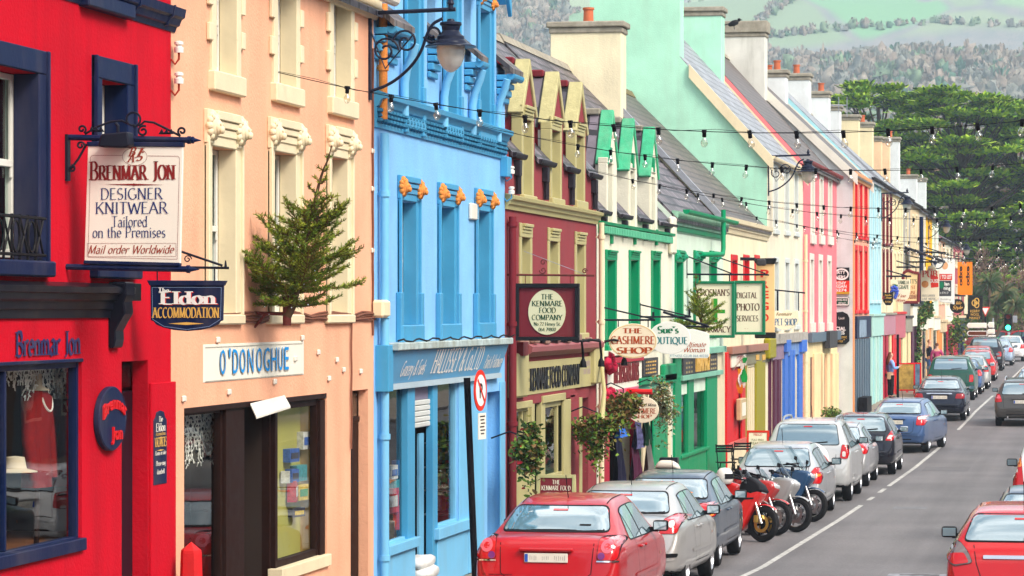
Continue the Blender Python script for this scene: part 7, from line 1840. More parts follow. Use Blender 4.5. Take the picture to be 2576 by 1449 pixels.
far('small black scalloped sign with gold words left of the grape sign', 2221, [(2221, 735), (2234, 737), (2247, 733), (2246, 758), (2240, 768), (2228, 768), (2222, 758)], SBLACK, [(GOLD, [('Books', 2226, 2243, 744, 4, SER), ('Shop', 2227, 2242, 751, 5, SCR), ('& Gifts', 2227, 2242, 761, 4, SER)])], br=False)
far('buff restaurant sign in a curved dark red frame behind the grape sign', 2255, [(2272, 688), (2284, 680), (2298, 686), (2312, 688), (2310, 760), (2272, 760)], mat('sign_apricot', (.80, .60, .32), var=.05), [(DGL, [("TT'S", 2288, 2307, 713, 10, SER)]), (RUST, [('EST', 2288, 2303, 727, 8, SER), ('USE', 2288, 2304, 740, 8, SER)]), (CRD, [('RESTAURANT', 2275, 2307, 752, 10, SER)])], frame=MAROONT)
def pub(s, g):
 b = MB()
 for q, m in (([(2340, 690), (2360, 696), (2361, 722), (2342, 724)], 0),): b.add([SP(s, x, y, -.003) for x, y in q], [(3, 2, 1, 0)])
 b.build('red_panel', ORED, g)
 b = MB(); line(b, s, 'OUSE', 2338, 2361, 711, 9, dy=-.006, kind='sans', bold=.02); b.build('white_lettering', SWHITE, g)
 b = MB(); b.add([SP(s, x, y, -.003) for x, y in ell(2327, 715, 9, 9, 20)], [tuple(range(19, -1, -1))]); b.build('picture', mat('burger_orange', (.6, .25, .08), var=.4, sc=8), g)
far('cream pub sign with round top and red lettering', 2286, [(2316, 681), (2332, 680), (2334, 672), (2343, 667), (2353, 672), (2356, 680), (2362, 681), (2362, 750), (2355, 757), (2317, 757)], SCREAM, [(ORED, [('PUB', 2320, 2359, 697, 16, SER), ('TRUST', 2334, 2348, 680, 4, SER)]), (mat('sign_grey', (.3, .3, .28), var=0), [('BEER GARDEN', 2320, 2352, 746, 5, SER), ('LIVE MUSIC', 2320, 2356, 754, 5, SER)])], extra=pub)
def rnd_(s, g):
 b = MB(); outline(b, s, ell(2358, 660, 15.5, 15.5), .05, -.006); b.build('ring', SBLACK, g)
 b = MB(); b.prism([SP(s, 2347, 660, -.05), SP(s, 2353, 653, -.05), SP(s, 2357, 664, -.05), SP(s, 2351, 667, -.05)], (0, .04, 0)); b.build('bird_cutout', mat('sign_blue_black', (.02, .04, .12), var=0), g)
far('round white sign with black rim above the pub sign', 2318, ell(2358, 660, 17, 17, 28), SWHITE, [(SBLACK, [('WEST', 2355, 2371, 663, 7, dict(kind='sans', slant=.2, bold=.02))])], extra=rnd_)
def tolet(s, g):
 for q, m, n in ((rect4(2363, 2395, 689, 705), ORED, 'red_panel'), (rect4(2363, 2393, 706, 745), CHAR, 'black_panel')):
  b = MB(); b.add([SP(s, x, y, -.003) for x, y in q], [(3, 2, 1, 0)]); b.build(n, m, g)
 b = MB(); line(b, s, '/ TO LET', 2365, 2394, 701, 9.5, dy=-.006, kind='sans', bold=.03); line(b, s, 'lan', 2376, 2388, 718, 9, dy=-.006, kind='sans', bold=.03); line(b, s, 'ning', 2374, 2391, 729, 9, dy=-.006, kind='sans', bold=.03); line(b, s, '17717', 2366, 2386, 740, 6, dy=-.006, kind='sans'); b.build('white_lettering', SWHITE, g)
 b = MB(); b.add([SP(s, x, y, -.006) for x, y in ell(2369, 717, 6, 9, 16)], [tuple(range(15, -1, -1))]); b.build('green_emblem', SGREEN, g)
 b = MB(); b.add([SP(s, x, y, -.004) for x, y in ell(2377, 668, 8, 10, 16)], [tuple(range(15, -1, -1))]); b.build('flame_emblem', mat('flame_peach', (.75, .40, .2), var=.3, sc=6), g)
far('tall white estate board with red band reading To Let', 2322, [(2362, 650), (2402, 651), (2401, 766), (2362, 758)], SWHITE, [(mat('sign_grey', (.3, .3, .28), var=0), [('Building', 2366, 2392, 755, 5, dict(kind='sans')), ('Planning', 2366, 2396, 763, 4, dict(kind='sans'))])], br=False, extra=tolet)
def ban(s, g):
 t = MB()
 for x in (2420, 2438):
  for ch, y in zip('expo', (676, 689, 701, 712)):
   p = SP(s, x, y, -.006); sans(t, ch, 9 * mpp(s), (0, 0, -1), (1, 0, 0), (p[0] - .1, p[1], p[2]), Nf, width=.27, bold=.03)
 t.build('black_lettering', SBLACK, g)
far('orange vertical banner with black sideways letters', 2352, rect4(2409, 2446, 659, 742), mat('banner_orange', (.85, .22, .01), rough=.6, var=.06), [], br=True, extra=ban, name='banner')
far('black oval sign with gold lettering under the estate board', 2340, ell(2408, 770, 19, 18, 24), SBLACK, [(GOLD, [('life', 2404, 2418, 766, 8, SCR), ('Style', 2396, 2421, 778, 9, SCR)])])
def wool(s, g):
 t = MB()
 for k in range(3): outline(t, s, [(2455 + 9 * math.cos(R(k * 120 - 60)) * .45 + (9 - 1.2 * 0) * math.cos(R(a)) * .62, 762 + 9 * math.sin(R(k * 120 - 60)) * .6 + 9 * math.sin(R(a)) * .8) for a in range(0, 360, 20)], .05, -.006 - .001 * k)
 t.build('gold_swirl', GOLD, g)
far('black square sign with gold swirl lettered Kerry Wool Market', 2362, [(2438, 744), (2473, 744), (2471, 804), (2432, 801)], SBLACK, [(GOLD, [('KERRY', 2441, 2465, 791 - 5, 7, dict(kind='sans')), ('WOOL', 2441, 2464, 794.5, 6.5, dict(kind='sans')), ('MARKET', 2439, 2466, 803, 6.5, dict(kind='sans'))])], br=False, extra=wool)
far('small cream panel sign hung below the orange banner', 2356, rect4(2425, 2434, 735, 790), SCREAM, [], br=False)
s, g = ovalsign('small cream oval lettered Mens Cashmere Shop on a red arm among the baskets', 1566, 1617, 1031, 40, 33, [(RUST, [('CASHMERE', 1583, 1651, 1040, 13, dict(thick=.17)), ('SHOP', 1596, 1640, 1052, 9, dict(thick=.18))]), (SBLACK, [('Ladies and Mens', 1584, 1650, 1022, 8, SCR)])], None, [([(1600, 990), (1600, 1000)], .01), ([(1634, 990), (1634, 1000)], .01)])
b = MB(); tub(b, s, [(1563, 984), (1640, 986)], .05); b.build('arm', REDG, g)
def aboard(label, s, x, y0, w, hgt, fm, inner, lines, lean=.2, rot=0, feet=True):
 p = spt(s, x, y0); X0 = p[0]; zg_ = gz(s)
 g = thing('pavement_sign', label, 'pavement sign', (X0, s, zg_), None)
 for sg in (-1, 1):
  def pt(u, v, o=0): return (X0 + u, s + sg * (-.02 - lean * (1 - v / hgt)) + sg * -o, zg_ + v)
  b = MB()
  for u0, u1, v0, v1 in ((-w / 2, -w / 2 + .05, 0, hgt), (w / 2 - .05, w / 2, 0, hgt), (-w / 2 + .05, w / 2 - .05, hgt - .05, hgt), (-w / 2 + .05, w / 2 - .05, .14, .2)):
   b.prism([pt(u0, v0), pt(u1, v0), pt(u1, v1), pt(u0, v1)], (0, sg * .03, 0))
  b.build('frame', fm, g, bevel=.004)
  b = MB().prism([pt(-w / 2 + .045, .16, -.012), pt(w / 2 - .045, .16, -.012), pt(w / 2 - .045, hgt - .045, -.012), pt(-w / 2 + .045, hgt - .045, -.012)], (0, sg * .012, 0)); b.build('panel', inner, g)
  if sg > 0:
   nrm = Vector((0, -hgt, lean)).normalized() if lean else Vector(Nf); up = Vector((0, lean, hgt)).normalized()
   for mm, ls in lines:
    t = MB()
    for tx, wd, v, c, kd in ls: (ser if kd == 'ser' else sans)(t, tx, c, X_, up, Vector(pt(0, v, -.006)) , nrm, width=wd)
    t.build('lettering', mm, g)
 return g
aboard('maroon pavement board framed in olive reading The Kenmare Food Company', 46, 1400, 1200, .58, 1.34, OLIVE, MAROONT, [(SCREAM, [('THE', .12, 1.2, .06, 'ser'), ('KENMARE FOOD', .44, 1.11, .065, 'ser'), ('COMPANY', .28, 1.02, .06, 'ser')])])
aboard('cream breakfast menu board with red frame outside the cafe', 72.6, 1907, 1070, .52, 1.1, ORED, SCREAM, [(ORED, [('PREGO', .2, .98, .05, 'ser')]), (mat('menu_olive', (.15, .13, .03), var=0), [('FULL IRISH', .28, .86, .05, 'sans'), ('BREAKFAST', .4, .78, .06, 'sans'), ('sandwiches', .3, .66, .04, 'ser'), ('fresh baked scones', .38, .58, .04, 'ser')])])
aboard('red pavement board with a food poster near the woman in blue', 126, 2277, 915, .78, 1.25, REDG, mat('food_poster', (.45, .32, .08), var=.7, sc=5), [(GOLD, [("MOTT'S", .5, 1.02, .1, 'sans')])])
aboard('blue picture board standing just behind the red pavement board', 128.5, 2299, 915, .6, 1.2, REDG, mat('blue_poster', (.1, .2, .3), var=.7, sc=5), [])
# ================================================================ lamps, light strings, poles, traffic gear
LAMPB = mat('lamp_navy_black', (.012, .016, .035), rough=.3, var=.15)
LGLASS = glass_mat('lantern_glass', (.78, .74, .68), 1.0, .12); BULBG = glass_mat('bulb_glass', (.95, .93, .88), 3., .05)
FROST = mat('lantern_frost', (.60, .57, .50), rough=.2, var=.2, sc=6, coat=.6)
FROST.node_tree.nodes['Principled BSDF'].inputs['Alpha'].default_value = .72
_pl = [(0, .38), (.04, .37), (.05, .345), (.13, .33), (.135, .30), (.115, .285), (.105, .23), (.125, .19), (.165, .16), (.17, .12), (.19, .10), (.20, .075), (.31, .045), (.315, .03), (.29, .03), (.17, .06), (0, .06)]
def lantern(label, s, ax, lx, ytop, yw, L=LF, sc=1., ya=None):
 p0 = spt(s, ax, ya or ytop - 10); pl = spt(s, lx, ytop)
 sc_ = sc
 base = (pl[0], s, pl[2] - .40 * sc_)
 g = thing('wall_lantern', label, 'street lamp', (-L, s, pl[2]), 'lanterns on wall brackets')
 b = MB(); b.box(-L, -L + .03, s - .04, s + .04, pl[2] - 1.0 * sc_, pl[2] + .08)
 zz = pl[2] + .06 * sc_
 b.tube([(-L, s, zz), (pl[0] + .06, s, zz + .03)], .026 * sc_, 8); b.lathe([(0, 0), (.035, .03), (.03, .08), (.045, .1), (.02, .16), (0, .2)], (pl[0], s, zz), 10)
 b.build('arm', LAMPB, g, smooth=40)
 ln = pl[0] + L
 b = MB(); bez = [(-L, s, pl[2] - .9 * sc_), (-L + ln * .3, s, pl[2] - .8 * sc_), (-L + ln * .62, s, pl[2] - .5 * sc_), (-L + ln * .74, s, pl[2] - .1 * sc_), (-L + ln * .9, s, pl[2] - .02)]
 bz = [Vector(q) for q in bez]
 for _ in range(3): bz = [bz[0]] + [p.lerp(q, t) for p, q in zip(bz, bz[1:]) for t in (.25, .75)] + [bz[-1]]
 b.tube(bz, .02 * sc_, 7)
 for cx, cz, r, a0, tn in ((-L + ln * .2, -.4, .17, 0, 1.4), (-L + ln * .45, -.3, .16, 180, -1.4), (-L + ln * .78, -.2, .12, 200, 1.3)):
  b.tube([(cx + r * sc_ * (1 - .75 * i / 24) * math.cos(R(a0 + 360 * tn * i / 24)), s, pl[2] + cz * sc_ + r * sc_ * (1 - .75 * i / 24) * math.sin(R(a0 + 360 * tn * i / 24))) for i in range(25)], .015 * sc_, 6)
 b.tube([(-L, s, pl[2] - .1), (-L + ln * .2, s, pl[2] - .62 * sc_), (-L + ln * .55, s, pl[2] - .2 * sc_)], .012 * sc_, 6)
 b.build('scroll_bracket', LAMPB, g, smooth=50)
 b = MB().lathe([(r * sc_, z * sc_) for r, z in _pl], base, 28); b.build('lamp_hood', LAMPB, g, smooth=35)
 b = MB().lathe([(r * sc_, z * sc_) for r, z in ((.172, .05), (.175, -.02), (.16, -.11), (.125, -.19), (.075, -.245), (.03, -.272), (0, -.28))], base, 24); o = b.build('lamp_glass', FROST, g, smooth=60)
 return g
lantern('large dark lantern with frosted drop glass on a scrolled arm, nearest of the lanterns', s_at(928), 928, 1134, 42, 105)
lantern('dark lantern on a scrolled arm at the corner of the mint gabled house', s_at(1932), 1932, 2033, 398, 425, sc=1.)
lantern('dark lantern over the cream house with dark red frames', s_at(2217, L2F), 2217, 2282, 490, 520, L=L2F)
lantern('small far dark lantern in front of the yellow house', s_at(2335, L2F), 2335, 2381, 552, 572, L=L2F)
lantern('tiny farthest lantern before the low houses at the street end', s_at(2392, L2F), 2392, 2432, 612, 622, L=L2F)
bulb0 = MB()
bulb0.lathe([(0, .0), (.022, 0), (.022, -.055), (.017, -.06), (0, -.06)], n=8); bulb0.box(-.02, .02, -.05, .05, -.012, .02); bulb0.cur = 1
bulb0.lathe([(.014, -.06), (.018, -.075), (.035, -.105), (.038, -.125), (.03, -.15), (.014, -.165), (0, -.168)], n=10)
def light_string(label, s, z0, x0=-LF, x1=8.6, a=.0215, sp=.475, start=-7.9, end=1.0, scl=1., xm=-3.0, slack=0):
 g = thing('light_string', label, 'string lights', (x0, s, z0), 'strings of bulbs across the street')
 f = lambda x: z0 + a * (x - xm)**2
 n = 40; b = MB()
 b.tube([(x0 + (x1 - x0) * i / n, s, f(x0 + (x1 - x0) * i / n)) for i in range(n + 1)], .0048 * scl, 5)
 b.tube([(x0 + (x1 - x0) * i / n, s + .02, f(x0 + (x1 - x0) * i / n) + .012 + .018 * math.sin(i * 2.4)) for i in range(n + 1)], .0024 * scl, 4)
 b.build('wire', BLACKM, g)
 x = start; first = None; rr = random.Random(int(s))
 while x < end:
  if first is None:
   q = MB(); q.v = [(v[0] * scl, v[1] * scl, v[2] * scl) for v in bulb0.v]; q.f = bulb0.f; q.mi = bulb0.mi
   o = q.build('bulb', [BLACKM, BULBG], None, smooth=50); first = o
   o.parent = g; o.name = 'bulb'
  else:
   o = first.copy(); C.objects.link(o); o.parent = g
  o.location = (x - x0, 0, f(x) - z0)
  o.rotation_euler = (rr.uniform(-.12, .12), rr.uniform(-.15, .15), 0)
  x += sp * rr.uniform(.96, 1.04)
SL = [(33.0, 5.41, 'nearest string of clear bulbs, from the peach house over the blue front'), (43.4, 5.47, 'second string of clear bulbs, in front of the maroon dormers'), (54.0, 5.27, 'third string of clear bulbs, crossing the ivory dormers'), (63.0, 5.35, 'fourth string of clear bulbs, low over the slate roof edge'),
      (74, 5.2, 'fifth string of bulbs, from the cream cafe'), (86, 5.3, 'sixth string of bulbs, from the mint gabled house'), (97, 5.25, 'seventh string of bulbs, before the pink house'), (110, 5.4, 'eighth string of bulbs, by the salmon house'), (122, 5.4, 'ninth string of bulbs, by the light blue house'), (136, 5.5, 'tenth string of bulbs, near the pub signs'), (152, 5.6, 'eleventh string of bulbs, near the yellow house'), (168, 5.7, 'twelfth string of bulbs, farthest down the street')]
for i, (s, z, lab) in enumerate(SL): light_string(lab, s, z, x0=-LF if s < 101 else -L2F, sp=.475 if s < 90 else .55, end=(1.2 if s < 60 else -1.5), start=(-8.0 if i != 1 else -7.2), scl=1 if s < 100 else 1.15)
def pole_thing(name, label, cat, x, s, h_, r, m, lean=(0, 0)):
 g = thing(name, label, cat, (x, s, gz(s)))
 MB().tube([(x, s, gz(s) - .1), (x + lean[0], s + lean[1], gz(s) + h_)], r, 12).build('post', m, g, smooth=40)
 return g
x, s = -8.02, 40.2
g = pole_thing('parking_sign', 'leaning black post with round no parking sign and small plate', 'road sign', x, s, 2.78, .045, BLACKM, (-.12, 0))
def face(c, n, r, m, name, par, th=.012, off=0, n_=32):
 n = Vector(n).normalized(); u = n.cross(V3(0, 0, 1)).normalized(); v = u.cross(n)
 b = MB().prism([Vector(c) + n * off + u * (r * math.cos(2 * math.pi * i / n_)) + v * (r * math.sin(2 * math.pi * i / n_)) for i in range(n_)], -n * th)
 return b.build(name, m, par)
c = Vector(spt(s, 1196, 982)) + V3(.07, 0, 0); nn = Vector((.985, -.11, 0))
f_ = face(c, nn, .27, ORED, 'sign_face', g); face(c, nn, .205, SWHITE, 'white_disc', f_, off=.004)
n = nn.normalized(); u = n.cross(V3(0, 0, 1)).normalized() * -1; v = V3(0, 0, 1)
t = MB(); sans(t, 'P', .19, u, v, c - v * .095 + n * .006, n, width=.13, bold=.03); t.build('letter', SBLACK, f_)
t = MB(); d1 = (u * -.7 + v * .7).normalized(); d2 = (u * .7 + v * .7).normalized()
t.add([c + n * .01 + d1 * .21 + d2 * .02, c + n * .01 - d1 * .21 + d2 * .02, c + n * .01 - d1 * .21 - d2 * .02, c + n * .01 + d1 * .21 - d2 * .02], [(0, 1, 2, 3)]); t.build('slash', ORED, f_)
c = Vector(spt(s, 1204, 1072)) + V3(.05, 0, 0)
b = MB().prism([c + u * a + v * b_ for a, b_ in ((-.16, -.17), (.16, -.17), (.16, .17), (-.16, .17))], -n * .01); q = b.build('plate', OFFW, g)
t = MB()
for k in range(6): t.add([c + n * .003 + u * a + v * (.12 - k * .045 + b_) for a, b_ in ((-.11 + .02 * (k % 3), 0), (.11 - .03 * (k % 2), 0), (.11 - .03 * (k % 2), .018), (-.11 + .02 * (k % 3), .018))], [(0, 1, 2, 3)])
t.build('plate_marks', CHAR, q)
zc = 30.1; xx = -(2770 - 481) * zc / KF; ss = (zc + xx * SN) / CS
b = MB(); k = [(.15, gz(ss) - .05), (.135, .25), (.105, 1.22), (.1, 1.25), (.0, 1.33)]
b.lathe(k, (xx, ss, 0), 6); solo(b.build('bollard', mat('chipped_red_paint', (.60, .015, .02), rough=.5, var=.2, sc=6, bump=.2, streak=.3, dirt=(.35, .05, .04)), None, bevel=.008), 'chipped red six sided bollard by the peach shop window', 'bollard')
def slat_seat(b, x, y, z, w, d, n=6):
 for i in range(n): b.box(x - w / 2, x + w / 2, y - d / 2 + d * i / n, y - d / 2 + d * (i + .7) / n, z, z + .02)
def cafe_chair(label, x, s, rot):
 g = thing('folding_chair', label, 'chair', (x, s, gz(s)), 'cafe furniture on the pavement', rot=rot, local=True)
 b = MB(); slat_seat(b, 0, 0, .45, .4, .38); b.build('seat', BLACKM, g)
 b = MB()
 for z in (.68, .74, .80): b.box(-.2, .2, -.2, -.18, z, z + .045)
 b.build('backrest', BLACKM, g)
 for sx in (-.19, .19):
  MB().tube([(sx, .2, 0), (sx, -.2, .86)], .012, 6).build('leg', BLACKM, g); MB().tube([(sx * .85, -.22, 0), (sx * .85, .16, .46)], .012, 6).build('leg', BLACKM, g)
 return g
zz = 70.4
cafe_chair('black folding slatted chair beside the red cafe door', -8.3, zz, R(200)); cafe_chair('black folding chair on the far side of the cafe table', -8.15, zz + 1.6, R(20))
g = thing('cafe_table', 'small black slatted cafe table outside the red cafe door', 'table', (-8.05, zz + .8, gz(zz)), 'cafe furniture on the pavement', local=True)
b = MB(); slat_seat(b, 0, 0, .72, .55, .55, 8); b.build('tabletop', BLACKM, g)
for sx in (-.2, .2):
 for sy in (-1, 1): MB().tube([(sx, sy * .22, 0), (sx, -sy * .2, .72)], .013, 6).build('leg', BLACKM, g)
p = spt(60.6, 1680, 1170)
g = thing('bin', 'black upright box bin with sloped top outside the green shop', 'bin', (p[0], 60.6, gz(60.6)))
b = MB(); zb = gz(60.6); b.prism([(p[0] - .17, 60.45, zb), (p[0] - .17, 60.45, zb + .86), (p[0] - .17, 60.62, zb + 1.02), (p[0] - .17, 60.85, zb + 1.02), (p[0] - .17, 60.85, zb)], (.36, 0, 0)); b.build('body', BLACKG, g, bevel=.02, seg=2)
MB().box(p[0] - .13, p[0] + .15, 60.44, 60.447, zb + .55, zb + .8).build('flap', BLACKM, g)
b = MB(); a_, b_, c_, d_ = cafe.rect(1848, 1862, 1002, 1056); x_ = -LF + .16
g = thing('menu_case', 'pale wooden menu case leaning on the red cafe door', 'menu case', (x_, (a_ + b_) / 2, c_))
MB().box(-LF + .03, x_, a_, b_, c_, d_).build('case', mat('pale_oak', (.55, .42, .24), rough=.5, var=.2, sc=5), g, bevel=.02); MB().box(x_, x_ + .008, a_ + .2, b_ - .2, c_ + .1, d_ - .1).build('panel', OFFW, g)
b = MB(); pf = V3(*fp(1844, 930)); b.tube([pf, pf + V3(.3, -.2, .35)], .02, 6)
g = thing('flag', 'green white and orange flag hanging over the red cafe door', 'flag', tuple(pf)); b.build('pole', WHITEP, g)
for nm, dx, m in (('green_band', 0, mat('flag_green', (.01, .3, .06), rough=.8, var=.1)), ('white_band', .17, SWHITE), ('orange_band', .34, mat('flag_orange', (.75, .28, .02), rough=.8, var=.1))):
 b = MB(); P = []
 for i in range(9):
  for j in range(3): P.append((pf.x + .22 - dx * .3 + .03 * math.sin(i * .9 + j) + j * .06, pf.y - .15 + .05 * math.sin(i * .7 + dx * 9 + j * 1.2), pf.z + .3 - dx * .8 - i * .075))
 b.add(P, [(i * 3 + j, i * 3 + j + 1, i * 3 + j + 4, i * 3 + j + 3) for i in range(8) for j in range(2)]); b.build(nm, m, g, smooth=60)
g = thing('clothes_rail', 'rail of blue, floral, green and grey garments at the crimson shop door', 'clothes rail', fp(1580, 1080))
b = MB(); b.tube([fp(1535, 1062), V3(*fp(1612, 1040)) + V3(.1, 0, 0)], .02, 6); b.build('rail', LEAD, g)
rr = random.Random(5)
for nm, x0, x1, y0, y1, m, o in (('blue_garment', 1538, 1556, 1062, 1100, mat('cloth_blue', (.03, .13, .5), rough=.9, var=.2), .1), ('floral_shirt', 1573, 1592, 1045, 1128, mat('cloth_floral', (.10, .10, .22), rough=.9, var=.9, sc=14), .16), ('green_jacket', 1590, 1606, 1035, 1120, mat('cloth_green', (.01, .06, .03), rough=.9, var=.3), .2), ('navy_jacket', 1598, 1612, 1040, 1110, mat('cloth_navy', (.01, .012, .03), rough=.9, var=.3), .16), ('grey_coat', 1594, 1612, 1105, 1205, mat('cloth_grey', (.16, .15, .14), rough=.95, var=.25, sc=9), .22), ('dark_trousers', 1570, 1594, 1120, 1210, mat('cloth_plum', (.07, .015, .04), rough=.9, var=.6, sc=8), .12), ('dark_skirt', 1535, 1556, 1098, 1215, mat('cloth_black', (.012, .012, .03), rough=.9, var=.3), .08)):
 a_, b_ = fy(x0), fy(x1); zt_, zb_ = fz((x0 + x1) / 2, y0), fz((x0 + x1) / 2, y1)
 b = MB(); n = 14; rows = 6; P = []
 for i in range(rows + 1):
  for j in range(n + 1):
   t_ = j / n; w_ = .78 + .22 * i / rows
   P.append((-LF + o + .06 * math.sin(t_ * 12 + i * .4) * (.3 + i / rows), (a_ + b_) / 2 + (t_ - .5) * (b_ - a_) * w_, zt_ + (zb_ - zt_) * i / rows - .05 * abs(t_ - .5) * (i == 0)))
 b.add(P, [(i * (n + 1) + j, i * (n + 1) + j + 1, (i + 1) * (n + 1) + j + 1, (i + 1) * (n + 1) + j) for i in range(rows) for j in range(n)])
 b.build(nm, m, g, smooth=70)
for k, (dx, dz, lab) in enumerate(((0, 0, 'white sack at the bottom of the pile by the blue shop door'), (.03, .17, 'white sack in the middle of the pile by the blue shop door'), (-.02, .34, 'crumpled white sack on top of the pile by the blue shop door'))):
 b = MB(); n, m_ = 18, 9; c = V3(-LF + .02 + dx, fy(1058), gz(40) + .08 + dz * .8)
 for i in range(m_ + 1):
  ph = -math.pi / 2 + math.pi * i / m_
  for j in range(n):
   th = 2 * math.pi * j / n; q = .5
   sx = abs(math.cos(th))**q * math.copysign(1, math.cos(th)); sy = abs(math.sin(th))**q * math.copysign(1, math.sin(th)); w_ = abs(math.cos(ph))**.4
   p = Vector((sx * w_ * .15, sy * w_ * .4, math.sin(ph) * .085)); p += Vector((1, 1, 1)) * (.018 * mn.noise(p * 9 + V3(k * 3, 0, 0)))
   b.v.append(tuple(c + p))
 b.f = [(i * n + j, i * n + (j + 1) % n, (i + 1) * n + (j + 1) % n, (i + 1) * n + j) for i in range(m_) for j in range(n)]; b.mi = [0] * len(b.f)
 solo(b.build('sack', mat('white_plastic_sack', (.72, .72, .70), rough=.4, var=.15, sc=8), None, smooth=60), lab, 'sack', 'sacks by the hardware door')
for x, y, lab in ((448, 125, 'upper white insulator on a rust hook at the red house corner'), (448, 203, 'lower white insulator on a rust hook at the red house corner'), (1285, 432, 'upper white insulator between the blue and maroon houses'), (1285, 483, 'lower white insulator between the blue and maroon houses')):
 s = fy(430 if x < 900 else 1268); p = V3(*spt(s, x + 2, y)); w_ = V3(-LF, s, p.z - .09)
 k = .9 if x > 900 else 1
 g = thing('insulator', lab, 'insulator', tuple(p), 'porcelain insulators')
 MB().tube([w_, w_ + V3(.04, 0, -.05), (p.x - .0, s, p.z - .09), (p.x, s, p.z)], .011, 7).build('hook', mat('rust_red_iron', (.35, .04, .02), rough=.7, var=.3) if x < 900 else BLUET, g, smooth=60)
 MB().lathe([(.0, -.03), (.045, -.03), (.048, .02), (.03, .03), (.028, .045), (.045, .05), (.043, .075), (.02, .085), (0, .087)], tuple(p), 14).build('porcelain', mat('porcelain', (.75, .73, .66), rough=.15, var=.1), g, smooth=50)
pole_thing('signpost', 'dark slim post on the pavement beside the woman in blue', 'post', -7.72, 122, 2.45, .05, BLACKM)
s = 186.; p = spt(s, 2537, 815); x = p[0]
g = thing('traffic_light', 'traffic light showing green on a grey pole at the crossroad', 'traffic light', (x, s, gz(s)))
MB().tube([(x, s, gz(s)), (x, s, spt(s, 0, 832)[2])], .07, 10).build('pole', LEAD, g, smooth=40)
z0, z1 = spt(s, 0, 830)[2], spt(s, 0, 790)[2]; z0 = H - (831 - 780) * (s * CS + .9) / F; z1 = H - (790 - 780) * (s * CS + .9) / F
hs = MB().box(x - .24, x + .2, s - .12, s + .12, z0, z1).build('housing', BLACKM, g, bevel=.03)
for k, (m, nm) in enumerate(((mat('signal_green', (.02, .9, .35), rough=.3, var=0, emit=6.), 'green_lamp'), (mat('signal_dark_amber', (.10, .02, .02), rough=.3, var=0), 'amber_lamp'), (mat('signal_dark_red', (.25, .01, .01), rough=.3, var=0), 'red_lamp'))):
 c = (x - .02, s - .13, z0 + (z1 - z0) * (k + .5) / 3); b = MB().lathe([(0, .03), (.1, .02), (.14, -.01)], c, 20, Matrix.Rotation(R(90), 4, 'X')); b.build(nm, m, hs, smooth=60)
 b = MB().lathe([(.15, -.01), (.15, .16)], c, 14, Matrix.Rotation(R(90), 4, 'X')); b.build('visor', BLACKM, hs)
b = MB().box(x + .24, x + .5, s - .1, s + .1, z0 + .45, z1 - .1); b.build('side_signal', LEAD, g, bevel=.02)
s = 182.; p = spt(s, 2479, 790)
g = thing('yield_sign', 'white triangle road sign with red border on a dark post', 'road sign', (p[0], s, gz(s)))
MB().tube([(p[0], s, gz(s)), (p[0], s, p[2])], .05, 8).build('post', BLACKM, g)
b = MB().prism([SP(s, 2467, 772, -.08), SP(s, 2491, 772, -.08), SP(s, 2479, 797, -.08)], (0, .03, 0)); f_ = b.build('sign_face', ORED, g, bevel=.01)
MB().prism([SP(s, 2471, 775, -.095), SP(s, 2487, 775, -.095), SP(s, 2479, 792, -.095)], (0, .012, 0)).build('white_panel', SWHITE, f_)
s = 181.
g = thing('fingerpost', 'post of white and brown direction boards under the triangle sign', 'direction sign', (spt(s, 2500, 850)[0], s, gz(s)))
MB().tube([SP(s, 2498, 800), (SP(s, 2498, 880)[0], s, gz(s))], .05, 8).build('post', LEAD, g)
for x0, x1, y0, y1, m in ((2432, 2482, 812, 825, 0), (2432, 2484, 832, 845, 1), (2484, 2501, 810, 824, 0), (2482, 2503, 828, 840, 0), (2484, 2505, 843, 853, 0), (2484, 2503, 855, 862, 0)):
 o = board(s, [(x0, (y0 + y1) / 2), (x0 + 4, y0), (x1, y0), (x1, y1), (x0 + 4, y1)], .05, -.08).build('direction_board', SWHITE, g)
 board(s, [(x0 + 3, (y0 + y1) / 2), (x0 + 6, y0 + 2), (x1 - 2, y0 + 2), (x1 - 2, y1 - 2), (x0 + 6, y1 - 2)], .02, -.095).build('board_panel', mat('sign_brown', (.12, .03, .01), var=.1) if m else OFFW, o)
s = 205.
g = thing('railing', 'dark blue boarded barrier with spiked railings at the street end', 'fence', (-3, s, gz(s)))
MB().box(-7.2, 6, s - .05, s + .05, gz(s), gz(s) + 1.05).build('boarding', mat('navy_boarding', (.012, .018, .06), rough=.5, var=.3), g)
b = MB()
for k in range(66): b.tube([(-7.1 + k * .2, s + 14, gz(s)), (-7.1 + k * .2, s + 14, gz(s) + 2.1)], .022, 4)
for z in (.4, 1.9): b.box(-7.2, 6, s + 13.98, s + 14.02, gz(s) + z, gz(s) + z + .05)
b.build('bars', BLACKM, g)
